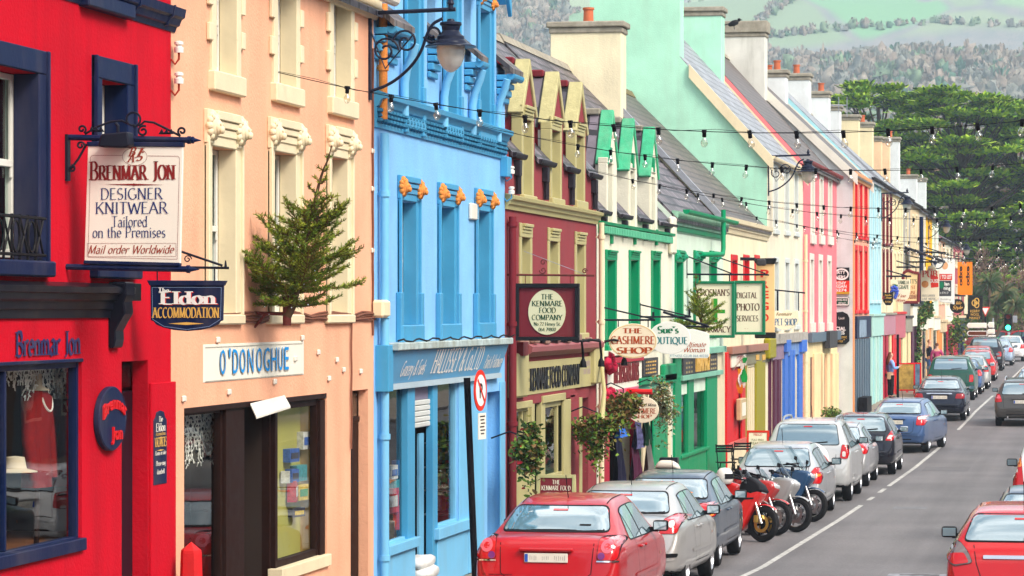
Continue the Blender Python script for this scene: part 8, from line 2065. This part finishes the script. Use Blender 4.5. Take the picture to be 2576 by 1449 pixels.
# ================================================================ greenery
def leafmat(key, col, var=.25): return mat('leaf_' + key, col, rough=.7, var=var, sc=7, spec=.25)
SPR1, SPR2 = leafmat('spruce_dark', (.10, .17, .012)), leafmat('spruce_light', (.27, .33, .03)); BARK = mat('bark', (.10, .06, .035), rough=.9, var=.4, sc=8, bump=.5); TWIG = mat('twig', (.16, .10, .04), rough=.9, var=.3)
def blade(mb, p, d, n, w):
 q = d.cross(n)
 if q.length < 1e-5: q = d.orthogonal()
 q = q.normalized() * w / 2
 mb.add([p - q, p + q, p + d * .75 + q * .7, p + d, p + d * .75 - q * .7], [(0, 1, 2, 3, 4)])
def spruce(label, base, top, width, levels, per, seed, nlen=.026, dens=17, bare=.3, squash=1.):
 rr = random.Random(seed); base, top = Vector(base), Vector(top); ax = top - base; Ht = ax.length
 g = thing('spruce_tree', label, 'spruce tree', tuple(base))
 pts = [base + ax * (i / 14) + V3(.02 * math.sin(i), .02 * math.cos(i * 1.7), 0) * Ht * (1 if 0 < i < 14 else 0) for i in range(15)]
 MB().tube(pts, [.028 * Ht * (1 - .88 * i / 14) for i in range(15)], 8).build('trunk', BARK, g, smooth=60)
 f = MB(); wd = MB()
 def twig(p, d, L, lvl):
  d = d.normalized(); n = max(2, int(L / .05)); path = [p]
  for i in range(n):
   d = (d + V3(rr.uniform(-.1, .1), rr.uniform(-.1, .1), rr.uniform(-.06, .12))).normalized()
   p = p + d * (L / n); path.append(p)
  wd.tube(path, [.006 * (1.6 if lvl == 0 else 1) * (1 - .6 * i / n) * Ht / 1.6 for i in range(n + 1)], 4, caps=False)
  f.cur = 0 if rr.random() < .6 else 1
  for a, b in zip(path, path[1:]):
   t = b - a; u = t.orthogonal().normalized(); v = t.normalized().cross(u)
   for k in range(max(3, int(dens * t.length / .1))):
    th = rr.uniform(0, 6.283); q = a + t * rr.random()
    dd = (t.normalized() * rr.uniform(.5, .9) + (u * math.cos(th) + v * math.sin(th)) * rr.uniform(.55, .85) + V3(0, 0, .15)).normalized() * nlen * rr.uniform(.8, 1.5)
    blade(f, q, dd, V3(rr.uniform(-1, 1), rr.uniform(-1, 1), rr.uniform(-1, 1)), nlen * .26)
  return path
 for l in range(levels):
  t = l / (levels - 1)
  hgt = .06 + .86 * t
  R0 = width * pchip([0, .12, .3, .48, .62, .75, 1], [.75, 1, .9, .64, .4, .2, .05], t) * rr.uniform(.88, 1.1)
  k_ = max(4, int(per * (1 - .5 * t)))
  if t > .62: k_ = 4 if l % 2 == 0 else 2
  for k in range(k_):
   a = 6.283 * (k + rr.random() * .7) / k_ + l * 1.1
   d = V3(math.cos(a) * squash, math.sin(a), rr.uniform(.0, .4) + .7 * t)
   L = R0 * rr.uniform(.7, 1.08)
   path = twig(base + ax * hgt, d, L, 0)
   nn = len(path)
   for i in range(1, nn):
    if t > .66 and rr.random() < .6: continue
    for sg in (-1, 1):
     if rr.random() < .2: continue
     dr = (path[i] - path[i - 1]).normalized(); sd = dr.cross(V3(0, 0, 1)).normalized() * sg
     twig(path[i], dr * .75 + sd * .75 + V3(0, 0, rr.uniform(-.15, .3)), L * .36 * (1 - .45 * i / nn) * rr.uniform(.7, 1.2), 1)
 wd.build('branches', TWIG, g); f.build('foliage', [SPR1, SPR2], g)
 return g
s = s_at(640)
pb, pt_ = Vector(spt(s, 722, 795)), Vector(spt(s, 834, 366))
g = spruce('bushy little spruce tree sticking out above the brown hardware shopfront', pb, pt_, .74, 13, 9, 4, nlen=.036, dens=19)
b = MB(); wx = -LF
b.tube([(wx, s, pb.z + .03), (pb.x, s, pb.z + .02)], .02, 7); b.tube([(wx, s, pb.z - .12), (wx + .12, s, pb.z + .02)], .014, 6); b.tube([(pb.x, s, pb.z - .1), (pb.x, s, pb.z + .22)], .045, 10)
b.build('wall_socket', IRONR, g, smooth=40)
b = MB(); rr = random.Random(8)
for i in range(14):
 t = rr.random() * .5; c = pb + (pt_ - pb) * t + V3(rr.uniform(-.4, .4), rr.uniform(-.35, -.05), rr.uniform(-.1, .1)); b.lathe([(0, -.007), (.007, 0), (0, .007)], tuple(c), 5)
b.build('fairy_lights', mat('tiny_light_white', (.7, .8, .85), rough=.3, var=0), g)
s2 = 64.5
spruce('thin small spruce tree on the chemist front before the green framed boards', spt(s2, 1768, 842), spt(s2, 1749, 688), .6, 9, 6, 9, nlen=.045, dens=12)
b = MB(); q = Vector(spt(s2, 1768, 842)); b.tube([(-LF, s2, q.z), (q.x, s2, q.z), (q.x, s2, q.z + .1)], .03, 6); solo(b.build('tree_bracket', IRON), 'iron wall bracket carrying the thin small spruce', 'bracket')
G = [leafmat('mid', (.06, .14, .02)), leafmat('bright', (.14, .24, .03)), leafmat('olive', (.17, .15, .035)), leafmat('dry', (.16, .09, .03)), leafmat('deep', (.025, .06, .012)), leafmat('silver', (.30, .34, .22))]
FLR = mat('petal_red', (.6, .03, .04), rough=.6, var=0); FLW = mat('petal_white', (.7, .65, .6), rough=.6, var=0)
def leafcloud(mb, c, r, n, rr, w, size=.06, trail=0., flowers=0, hollow=.3):
 """n small leaves in a lumpy cloud; w = weights of the leaf materials"""
 lumps = [Vector((rr.gauss(0, .4), rr.gauss(0, .4), rr.gauss(0, .42))) for _ in range(11)]
 for i in range(n):
  l = lumps[rr.randrange(11)]
  p = l + Vector((rr.gauss(0, .27), rr.gauss(0, .27), rr.gauss(0, .27)))
  if p.length < hollow: p = p * (hollow / max(p.length, .05))
  if trail and rr.random() < trail: p.z -= abs(rr.gauss(0, .8)); p.x *= .8; p.y *= .8
  q = Vector(c) + Vector((p.x * r[0], p.y * r[1], p.z * r[2]))
  d = Vector((rr.uniform(-1, 1), rr.uniform(-1, 1), rr.uniform(-.9, .7))).normalized() * size * rr.uniform(.6, 1.5)
  mb.cur = rr.choices(range(len(w)), w)[0]
  if flowers and rr.random() < flowers: mb.cur = len(w) + (rr.random() < .6)
  blade(mb, q, d, Vector((rr.uniform(-1, 1), rr.uniform(-1, 1), rr.uniform(-1, 1))), d.length * .62)
def basket(label, s, x, y, r, n, w, ax, seed, size=.065, trail=.14, flowers=.02):
 rr = random.Random(seed); c = Vector(spt(s, x, y))
 g = thing('hanging_basket', label, 'hanging basket', tuple(c), 'flower baskets on the shopfronts')
 f = MB(); leafcloud(f, c, r, n, rr, w, size, trail, flowers); f.build('foliage', G + [FLR, FLW], g)
 b = MB().lathe([(0, -.16), (.09, -.13), (.14, -.05), (.15, .0), (.12, 0)], tuple(c - V3(0, 0, .05)), 14); b.build('basket', mat('basket_moss', (.05, .035, .02), rough=.95, var=.4, sc=9), g, smooth=50)
 p = Vector(fp(ax, y - 40)); p.y = s
 b = MB().tube([p, p + V3((c.x - p.x) * .5, 0, .1), (c.x, s, p.z), (c.x, s, c.z)], .012, 6); b.build('bracket', IRON, g, smooth=50)
basket('green hanging basket with red and white blooms outside the maroon food shop', 45.2, 1328, 1132, (.22, .22, .27), 2600, [5, 4, 2, 3, 4, 0], 1285, 1)
basket('browning green hanging basket at the maroon shop corner', 52.0, 1503, 1072, (.25, .25, .28), 2600, [4, 5, 4, 4, 2, 0], 1460, 2, flowers=.004)
basket('rusty brown and green hanging basket before the crimson fascia', 55.2, 1568, 1015, (.27, .25, .24), 2400, [2, 3, 6, 7, 1, 0], 1520, 3, flowers=.01, trail=.15)
basket('pale feathery herb basket in front of the green cashmere front', 59.5, 1660, 1005, (.26, .26, .38), 2000, [1, 1, 2, 2, 0, 6], 1612, 4, size=.045, flowers=0, trail=.15)
basket('small leafy basket on the low blue shop far down the street', 172, 2408, 838, (.5, .5, .8), 500, [4, 5, 2, 0, 3, 0], 2398, 5, size=.16)
def shrub(label, x, s, r, n, w, seed, size=.06, pot=None, z=None):
 rr = random.Random(seed); zb = gz(s) if z is None else z
 g = thing('shrub', label, 'shrub', (x, s, zb)); f = MB(); leafcloud(f, (x, s, zb + (.3 if pot else 0) + r[2]), r, n, rr, w, size); f.build('foliage', G, g)
 MB().tube([(x, s, zb), (x + .02, s, zb + r[2] * 1.5)], .025, 6).build('stem', BARK, g)
 if pot: MB().lathe([(0, 0), (.14, 0), (.19, .3), (.17, .3), (.15, .25), (0, .25)], (x, s, zb), 16).build('pot', pot, g, smooth=50)
p = spt(59.6, 1641, 1185); shrub('dark green potted shrub beside the black box bin', p[0], 59.6, (.24, .24, .2), 500, [5, 1, 0, 0, 5, 0], 11, pot=TERRA)
p = spt(56.5, 1568, 1205); shrub('small potted plant with white blooms under the hanging clothes', p[0], 56.5, (.2, .2, .14), 300, [3, 3, 0, 0, 4, 1], 12, pot=TERRA)
p = spt(96, 2091, 1045); shrub('bright green round bush outside the pink house', p[0], 96, (.26, .26, .26), 600, [4, 6, 1, 0, 1, 0], 13, pot=STONE)
CY = [leafmat('cypress_green', (.13, .28, .018)), leafmat('cypress_light', (.33, .48, .03)), leafmat('cypress_deep', (.03, .08, .03)), leafmat('cypress_rust', (.14, .13, .03))]
def cypress(label, x, s, Ht, spread, npad, seed, lean=0., low=.22, flat=.85):
 rr = random.Random(seed); z0 = gz(s)
 g = thing('cypress_tree', label, 'tree', (x, s, z0))
 tr = [Vector((x + lean * t * t, s, z0 + Ht * .93 * t)) + V3(.3 * math.sin(t * 7 + seed), .3 * math.cos(t * 5), 0) for t in [i / 12 for i in range(13)]]
 wd = MB().tube(tr, [.042 * Ht * (1 - .85 * i / 12) for i in range(13)], 8); wd.build('trunk', mat('cypress_bark', (.055, .038, .03), rough=.95, var=.3), g, smooth=60)
 lb, f = MB(), MB()
 for k in range(npad):
  t = low + (1 - low) * ((k + rr.random()) / npad)
  prof = spread * (.55 + .45 * math.sin(min(1, (t - low) / (1 - low)) * 2.3 + .55)) * (1 if t < .9 else .7)
  a = 2.4 * k + rr.uniform(-.5, .5); rad = prof * math.sqrt(rr.uniform(.08, 1))
  o = tr[min(12, int(max(0, t - .12) * 12))]
  c = Vector((x + lean * t * t + rad * math.cos(a), s + rad * math.sin(a) * flat, z0 + Ht * t + rr.uniform(-.3, .3)))
  mid = o.lerp(c, .55) - V3(0, 0, .25)
  lb.tube([o, mid, c - V3(0, 0, .12)], [.1 + .012 * Ht * (1 - t), .09, .03], 6)
  for e in range(3):
   e_ = c + Vector((rr.uniform(-1.2, 1.2), rr.uniform(-1.2, 1.2), rr.uniform(-.1, .2)))
   lb.tube([mid.lerp(c, .5), e_], [.05, .02], 4)
  pr = rr.uniform(1.2, 2.1) * (1.1 - .25 * t); n = int(430 * pr)
  tip = rr.uniform(0, 6.28)
  sub = [(rr.uniform(-1, 1) * pr, rr.uniform(-1, 1) * pr, rr.uniform(-.12, .14)) for _ in range(7)]
  for i in range(n):
   q = sub[rr.randrange(7)]
   dx, dy = rr.gauss(0, .36) * pr * .8, rr.gauss(0, .36) * pr * .8
   z = q[2] + rr.gauss(0, .09) - .06 * math.hypot(q[0] + dx, q[1] + dy)
   p = c + Vector((q[0] + dx, q[1] + dy, z))
   f.cur = rr.choices((0, 1, 2, 3), (5, 7, 2, .6))[0]
   dd = Vector((dx + .2 * math.cos(tip), dy + .2 * math.sin(tip), rr.uniform(.05, .5))).normalized() * rr.uniform(.25, .48)
   blade(f, p, dd, Vector((rr.uniform(-.6, .6), rr.uniform(-.6, .6), 1)), .24)
 lb.build('limbs', mat('cypress_bark', (.055, .038, .03)), g); f.build('crown', CY, g)
def atx(s, x): return spt(s, x, 700)[0]
cypress('broad flat topped cypress rising over the far chimneys', atx(250, 2205), 250, 20.4, 6.2, 44, 21, low=.42)
cypress('huge dark layered cypress at the end of the street, tallest by the antenna', atx(236, 2415), 236, 19.0, 7.0, 76, 22, low=.16)
cypress('wide leaning cypress at the frame edge beyond the strings of bulbs', atx(244, 2590), 244, 18.2, 6.6, 64, 23, low=.16, lean=-1.5)
cypress('lower cypress filling the gap behind the small far lantern', atx(256, 2318), 256, 16.5, 5.0, 50, 24, low=.12)
BARE = mat('bare_twig_brown', (.17, .105, .075), rough=.95, var=.3)
def bare_tree(label, x, s, Ht, seed, spread=.5, z=None):
 rr = random.Random(seed); z0 = gz(s) if z is None else z
 g = thing('bare_tree', label, 'tree', (x, s, z0)); b = MB(); tw = MB()
 def grow(p, d, L, r, lv):
  n = 3; path = [p]
  for i in range(n): d = (d + V3(rr.uniform(-.16, .16), rr.uniform(-.16, .16), rr.uniform(-.03, .1))).normalized(); p = p + d * L / n; path.append(p)
  r = max(r, .034)
  (b if lv < 2 else tw).tube(path, [r, r * .88, r * .76, r * .64], 6 if lv < 2 else 3, caps=False)
  if lv < 5:
   for _ in range(3 if lv < 4 else 4):
    a = rr.uniform(0, 6.28); e = d.orthogonal().normalized(); e = Matrix.Rotation(a, 3, d) @ e
    grow(path[-1] if rr.random() < .6 else path[2], (d + e * rr.uniform(.35, .8) * (1 + spread)).normalized(), L * rr.uniform(.6, .8), r * .58, lv + 1)
 grow(Vector((x, s, z0)), V3(0, 0, 1), Ht * .32, Ht * .018, 0)
 b.build('trunk', BARE, g, smooth=60); tw.build('twigs', BARE, g)
for i, (x, s, Ht, lab) in enumerate(((2130, 300, 24, 'bare winter tree behind the flat topped cypress, nearest the chimneys'), (2235, 310, 26.5, 'tall bare winter tree showing above the flat topped cypress'), (2330, 305, 26.5, 'bare winter tree between the two tallest cypresses'), (2420, 318, 26, 'bare winter tree over the huge dark cypress'), (2520, 300, 23, 'bare winter tree above the leaning cypress'))):
 bare_tree(lab, atx(s, x), s, Ht, 31 + i)
bare_tree('low bare tree at the end of the street behind the traffic light', atx(216, 2545), 216, 7.5, 41); bare_tree('low bare tree beside the palm clump', atx(220, 2500), 220, 8.5, 42); bare_tree('low bare tree farther along behind the leaning cypress', atx(222, 2580), 222, 7.5, 43)
def cordyline(label, x, s, heads, seed):
 rr = random.Random(seed); z0 = gz(s); g = thing('cordyline_palm', label, 'palm', (x, s, z0)); st = MB(); f = MB()
 for dx, dy, hh in heads:
  st.tube([(x, s, z0), (x + dx * .4, s + dy, z0 + hh * .5), (x + dx, s + dy, z0 + hh)], [.16, .12, .09], 7)
  c = V3(x + dx, s + dy, z0 + hh)
  for i in range(95):
   a, e = rr.uniform(0, 6.28), rr.uniform(-.7, 1.3); f.cur = rr.choices((0, 1, 2), (5, 3, 2))[0]
   d = V3(math.cos(a) * math.cos(e), math.sin(a) * math.cos(e), math.sin(e)); L = rr.uniform(.8, 1.25)
   m_ = c + d * L * .6; e_ = c + d * L + V3(0, 0, -.35 * L * abs(math.cos(e))); q = d.cross(V3(0, 0, 1)).normalized() * .035
   f.add([c - q * .5, c + q * .5, m_ + q, e_, m_ - q], [(0, 1, 2, 3, 4)])
 st.build('stems', BARE, g, smooth=50); f.build('leaves', [leafmat('palm_green', (.09, .15, .05)), leafmat('palm_grey', (.16, .19, .09)), leafmat('palm_dry', (.2, .16, .07))], g)
cordyline('spiky many headed palm beyond the orange banner', atx(212, 2490), 212, [(0, 0, 4.6), (.9, .3, 3.9), (-1, .2, 3.7), (1.7, -.2, 3.0), (-1.8, .3, 2.8), (.4, .5, 3.2), (-.5, -.4, 2.4)], 51)
for i, (x, s, r, lab) in enumerate(((2455, 222, (2.6, 1.5, 1.3), 'dark hedge mass behind the black wool sign'), (2530, 226, (3.2, 1.6, 1.2), 'bright green hedge behind the railings'), (2575, 228, (2.6, 1.6, 1.5), 'olive hedge at the frame edge behind the railings'))):
 shrub(lab, atx(s, x), s, r, 2600, [4, 2 + 3 * i, 2, 1, 5 - i, 0], 61 + i, size=.2)
rr = random.Random(77); g = thing('creeper', 'dark creeper hanging over the doorways behind the pub signs', 'creeper', fp(2325, 790, L2F))
f = MB()
for k in range(16):
 u = rr.random(); c = Vector(fp(2306 + 26 * u, 778 + rr.uniform(-8, 10) + (30 * rr.random() if u < .35 else 0), L2F)) + V3(.15, 0, 0); leafcloud(f, c, (.2, .7, .3), 110, rr, [4, 1, 1, 1, 6, 0], .14)
for k in range(14): leafcloud(f, Vector(fp(2302, 790 + 9 * k, L2F)) + V3(.12, 0, 0), (.15, .35, .3), 60, rr, [4, 1, 1, 1, 6, 0], .12)
f.build('foliage', G, g)
def plain_house(label, x0, x1, s, z1, m, rm, wins):
 y0 = s; X0, X1 = atx(s, x0), atx(s, x1); zg_ = gz(s)
 g = thing('distant_house', label, 'house', ((X0 + X1) / 2, s, zg_))
 hs = [[X0 + (X1 - X0) * a, X0 + (X1 - X0) * b, zg_ + c, zg_ + d] for a, b, c, d in wins]
 b = MB().box(X0, X1, s, s + 8, zg_ - 1, zg_ + z1); b.add([(X0, s, zg_ + z1), (X0, s + 8, zg_ + z1), (X0, s + 4, zg_ + z1 + 3)], [(0, 1, 2)]); b.add([(X1, s, zg_ + z1), (X1, s + 4, zg_ + z1 + 3), (X1, s + 8, zg_ + z1)], [(0, 1, 2)]); b.build('wall', m, g)
 b = MB().prism([(X0 - .2, s - .3, zg_ + z1 - .1), (X0 - .2, s + 4, zg_ + z1 + 3.1), (X0 - .2, s + 8.3, zg_ + z1 - .1), (X0 - .2, s + 4, zg_ + z1 + 2.9)], (X1 - X0 + .4, 0, 0)); b.build('roof', rm, g)
 for a in hs:
  w = MB().box(a[0], a[1], s - .04, s + .02, a[2], a[3]).build('window', WHITEP, g); MB().box(a[0] + .1, a[1] - .1, s - .06, s - .045, a[2] + .1, a[3] - .1).build('pane', DG, w)
WW = [(a, a + .1, c, c + 1.3) for a in (.08, .3, .52, .74) for c in (1., 3.6)]
plain_house('pale house glimpsed through the cypress limbs', 2470, 2570, 330, 7.5, WHITEP, SLATE1, WW)
plain_house('buff house behind the palm at the street end', 2400, 2530, 290, 5.2, TAN, SLATE1, WW)
plain_house('second pale house at the frame edge beyond the trees', 2575, 2680, 318, 5.5, OCHREP, SLATE4, WW)
wd = MB(); rr = random.Random(91); wm = [mat('wood_' + n, c, rough=.95, var=.55, sc=.5, bump=1., bsc=1.2, spec=.02) for n, c in (('brown', (.27, .215, .17)), ('grey', (.21, .21, .18)), ('pale', (.30, .26, .21)), ('green', (.17, .24, .14)), ('fir', (.08, .16, .10)))]
def crown_(x, y, r, w):
 z = hill_h(x, y); c = rr.choices(range(5), w)[0]; wd.cur = c
 o = Vector((x, y, z + r * .7)); vs = []; e = rr.uniform(.9, 1.5)
 for i in range(6):
  a = math.pi * i / 5
  for j in range(7):
   b = 2 * math.pi * j / 7; p = Vector((math.sin(a) * math.cos(b), math.sin(a) * math.sin(b), math.cos(a) * e)); vs.append(o + p * r * (.8 + 1.1 * mn.noise(p * 2.3 + Vector((x, y, 0)))))
 wd.add(vs, [(i * 7 + j, (i + 1) * 7 + j, (i + 1) * 7 + (j + 1) % 7, i * 7 + (j + 1) % 7) for i in range(5) for j in range(7)])
 for i in range(9):
  p = Vector((rr.uniform(-1, 1), rr.uniform(-1, .2), rr.uniform(-.2, 1.2))).normalized()
  blade(wd, o + p * r * .75, (p + V3(0, 0, .6)) * r * .45, Vector((rr.uniform(-.5, .5), -.7, .6)), r * .3)
for k in range(13000):
 y = rr.uniform(560, 1330); x = rr.uniform(-.235, .03) * y; z = hill_h(x, y)
 n = mn.noise(Vector((x * .01, y * .006, 5))) ; m = mn.noise(Vector((x * .02, y * .012, 9)))
 if z > 96 + 22 * n + (25 if x < -.17 * y else 0): continue
 crown_(x, y, rr.choice((1.1, 1.5, 1.9, 2.4, 3.2)), [5, 4, 4 + 3 * n, 1 + 3 * max(0, m), .5 + 2 * max(0, m)])
for (x0, y0, x1, y1) in ((-190, 1120, -60, 1210), (-60, 1210, 20, 1190), (-130, 1160, -105, 1330), (-20, 1200, 5, 1330), (-240, 1250, -130, 1290)):
 n = int(math.hypot(x1 - x0, y1 - y0) / 1.8)
 for i in range(n): crown_(x0 + (x1 - x0) * i / n + rr.uniform(-2, 2), y0 + (y1 - y0) * i / n + rr.uniform(-3, 3), rr.uniform(.9, 1.9), [3, 3, 2, 3, 1])
o = wd.build('woodland', wm, smooth=75); o['kind'] = 'stuff'
# ================================================================ people
SKIN = mat('skin', (.60, .33, .24), rough=.6, var=.08)
def skinned(name, joints, edges, m, parent, sub=1):
 me = bpy.data.meshes.new(name); me.from_pydata([j[0] for j in joints], edges, [])
 o = bpy.data.objects.new(name, me); C.objects.link(o)
 md = o.modifiers.new('s', 'SKIN'); md.use_smooth_shade = True
 sv = me.skin_vertices[0].data if me.skin_vertices else None
 if sv is None:
  bm = bmesh.new(); bm.from_mesh(me); bm.verts.layers.skin.verify(); bm.to_mesh(me); bm.free(); sv = me.skin_vertices[0].data
 for i, j in enumerate(joints): sv[i].radius = j[1] if isinstance(j[1], tuple) else (j[1], j[1]); sv[i].use_root = (i == 0)
 sb = o.modifiers.new('u', 'SUBSURF'); sb.levels = sub; sb.render_levels = sub
 dg = bpy.context.evaluated_depsgraph_get(); nm = bpy.data.meshes.new_from_object(o.evaluated_get(dg)); bpy.data.objects.remove(o)
 o = bpy.data.objects.new(name, nm); C.objects.link(o); o.parent = parent; ORG[o.name] = V3(0, 0, 0)
 nm.materials.clear(); nm.materials.append(m)
 for p in nm.polygons: p.use_smooth = True
 return o
def person(label, x, s, rot, k, top, trousers, hairm, longhair=False, arm_l=None, arm_r=None, skirt=False, shoem=None):
 g = thing('person', label, 'person', (x, s, gz(s)), None, rot=rot, local=True); g.scale = (k, k, k)
 al = arm_l or [(-.2, .0, 1.40), (-.27, .0, 1.12), (-.25, .10, .88), (-.24, .14, .80)]
 ar = arm_r or [(.2, .0, 1.40), (.27, .0, 1.12), (.25, .10, .88), (.24, .14, .80)]
 J = [((0, 0, .95), (.15, .11)), ((0, 0, 1.12), (.125, .095)), ((0, -.01, 1.3), (.155, .105)), ((0, -.01, 1.42), (.13, .08)), ((0, .0, 1.52), .052), ((0, .02, 1.6), (.075, .09)), ((0, .025, 1.68), (.08, .1)), ((0, .01, 1.745), (.055, .07))]
 E = [(i, i + 1) for i in range(7)]
 for A in (al, ar):
  n = len(J); J += [(A[0], .062), (A[1], .046), (A[2], .036), (A[3], (.03, .042))]; E += [(3, n), (n, n + 1), (n + 1, n + 2), (n + 2, n + 3)]
 for sx in (-1, 1):
  n = len(J); J += [((sx * .095, .0, .88), .092), ((sx * .1, .02, .5), .062), ((sx * .1, -.01, .1), .042), ((sx * .1, .09, .04), (.045, .035)), ((sx * .1, .15, .035), (.04, .028))]; E += [(0, n)] + [(n + i, n + i + 1) for i in range(4)]
 body = skinned('body', J, E, SKIN, g)
 b = MB()
 b.lathe([(0, -.02), (.016, -.012), (.018, .0), (0, .025)], (0, .125, 1.655), 8)
 for sx in (-1, 1): b.lathe([(0, -.03), (.014, -.02), (.016, .02), (0, .03)], (sx * .082, .02, 1.66), 7)
 b.build('features', SKIN, g, smooth=60)
 b = MB()
 for sx in (-1, 1): b.box(sx * .033 - .013, sx * .033 + .013, .108, .118, 1.672, 1.684)
 b.build('eyes', BLACKM, g); MB().box(-.022, .022, .108, .116, 1.603, 1.611).build('mouth', mat('lips', (.35, .08, .07), var=0), g)
 Jt = [((0, 0, .93), (.185, .15)), ((0, 0, 1.12), (.155, .13)), ((0, -.01, 1.3), (.18, .13)), ((0, -.01, 1.42), (.15, .1)), ((0, .0, 1.47), .075)]; Et = [(i, i + 1) for i in range(4)]
 for A in (al, ar): n = len(Jt); Jt += [(A[0], .085), (A[1], .068), (A[2], .054)]; Et += [(3, n), (n, n + 1), (n + 1, n + 2)]
 skinned('jacket', Jt, Et, top, g)
 Jl = [((0, 0, .97), (.165, .13))]; El = []
 for sx in (-1, 1): n = len(Jl); Jl += [((sx * .1, .0, .84), .115), ((sx * .105, .02, .5), .088), ((sx * .105, -.005, .09), .08)]; El += [(0, n), (n, n + 1), (n + 1, n + 2)]
 skinned('trousers', Jl, El, trousers, g)
 for sx in (-1, 1): skinned('shoe', [((sx * .1, -.02, .05), .055), ((sx * .1, .1, .045), .052), ((sx * .1, .18, .035), .035)], [(0, 1), (1, 2)], shoem or BLACKM, g)
 for A, sx in ((al, -1), (ar, 1)):
  w, h_ = Vector(A[2]), Vector(A[3]); d = (h_ - w).normalized(); side = V3(0, 1, 0) if abs(d.y) < .7 else V3(0, 0, 1); side = (side - d * side.dot(d)).normalized(); pal = d.cross(side)
  for i in range(4):
   r0 = h_ + side * (.018 - .012 * i); L = (.062, .072, .068, .052)[i]
   skinned('finger', [(tuple(r0), .009), (tuple(r0 + d * L * .5 + pal * .004), .008), (tuple(r0 + d * L + pal * .02 * sx), .007)], [(0, 1), (1, 2)], SKIN, body, 0)
  r0 = h_ - d * .03 + side * .03
  skinned('thumb', [(tuple(r0), .011), (tuple(r0 + d * .03 + side * .025), .009), (tuple(r0 + d * .055 + side * .03), .008)], [(0, 1), (1, 2)], SKIN, body, 0)
 Jh = [((0, .0, 1.7), (.1, .108)), ((0, -.03, 1.735), (.095, .1)), ((0, -.055, 1.62), (.09, .07))]; Eh = [(0, 1), (1, 2)]
 if longhair: Jh += [((0, -.1, 1.5), (.12, .07)), ((-.02, -.13, 1.36), (.12, .06)), ((-.02, -.13, 1.27), (.07, .03))]; Eh += [(2, 3), (3, 4), (4, 5)]
 skinned('hair', Jh, Eh, hairm, g)
 return g
wx = atx(121.5, 2243)
g = person('woman in a blue jumper and black trousers with long brown hair raising one hand', spt(121.5, 2240, 900)[0], 121.5, R(-62), 1.0, mat('jumper_blue', (.20, .38, .75), rough=.9, var=.15, sc=9), mat('trousers_black', (.012, .012, .016), rough=.9, var=.2), mat('hair_brown', (.14, .05, .02), rough=.6, var=.3, sc=12), True, arm_r=[(.2, .0, 1.40), (.27, .02, 1.14), (.22, .24, 1.2), (.2, .32, 1.25)])
g = person('man in a dark jacket and blue jeans at the purple doorway', spt(147, 2332, 880)[0] + .1, 147, R(-70), 1.03, mat('jacket_navy', (.015, .02, .045), rough=.9, var=.2), mat('jeans_blue', (.05, .11, .3), rough=.9, var=.2), mat('hair_sandy', (.22, .10, .05), rough=.7, var=.3))
g = person('person in a raspberry pink jumper seen from behind beside the man in jeans', spt(144, 2357, 880)[0], 144, R(5), .97, mat('jumper_pink', (.42, .06, .16), rough=.9, var=.15), mat('trousers_dark', (.02, .025, .05), rough=.9, var=.2), mat('hair_auburn', (.18, .06, .03), rough=.6, var=.3))
b = MB(); q = Vector(spt(121.3, 2233, 940)); b.box(q.x - .03, q.x + .12, q.y - .14, q.y + .12, q.z - .22, q.z + .05)
o = b.build('shoulder_bag', mat('tan_leather', (.40, .28, .16), rough=.6, var=.2), None, bevel=.03, seg=2); solo(o, 'tan shoulder bag carried by the woman in blue', 'bag')
q = spt(100.3, 1846, 66); g = thing('crow', 'black crow perched on the old white chimney cap', 'bird', q)
b = MB().lathe([(0, -.2), (.06, -.16), (.1, -.02), (.08, .12), (0, .17)], (0, 0, 0), 10, Matrix.Rotation(R(70), 4, 'Y')); b.lathe([(0, -.06), (.055, -.02), (.05, .04), (0, .06)], (.17, 0, .1), 9); b.lathe([(.02, 0), (0, .07)], (.22, 0, .1), 6, Matrix.Rotation(R(95), 4, 'Y')); b.prism([(-.12, -.04, .0), (-.36, -.05, -.06), (-.36, .05, -.06), (-.12, .04, .0)], (0, 0, -.03))
for k in (-.03, .03): b.tube([(0, k, -.06), (.02, k, -.2)], .01, 5)
b.v = [tuple(Vector(v) + Vector(q) + V3(0, 0, .1)) for v in b.v]; b.build('body', SBLACK, g, smooth=60)
# ================================================================ air: an even haze between the camera and the hills
hz = MB().box(-1600, 1600, -70, 5200, -1.9, 420).build('haze', [])
hz['kind'] = 'stuff'
m = bpy.data.materials.new('haze_air'); m.use_nodes = True
nt = m.node_tree
nt.nodes.remove(nt.nodes['Principled BSDF'])
v = nt.nodes.new('ShaderNodeVolumePrincipled')
v.inputs['Color'].default_value = (.66, .84, 1.0, 1)
v.inputs['Density'].default_value = .0003
v.inputs['Anisotropy'].default_value = .2
nt.links.new(v.outputs[0], nt.nodes['Material Output'].inputs['Volume'])
hz.data.materials.append(m)
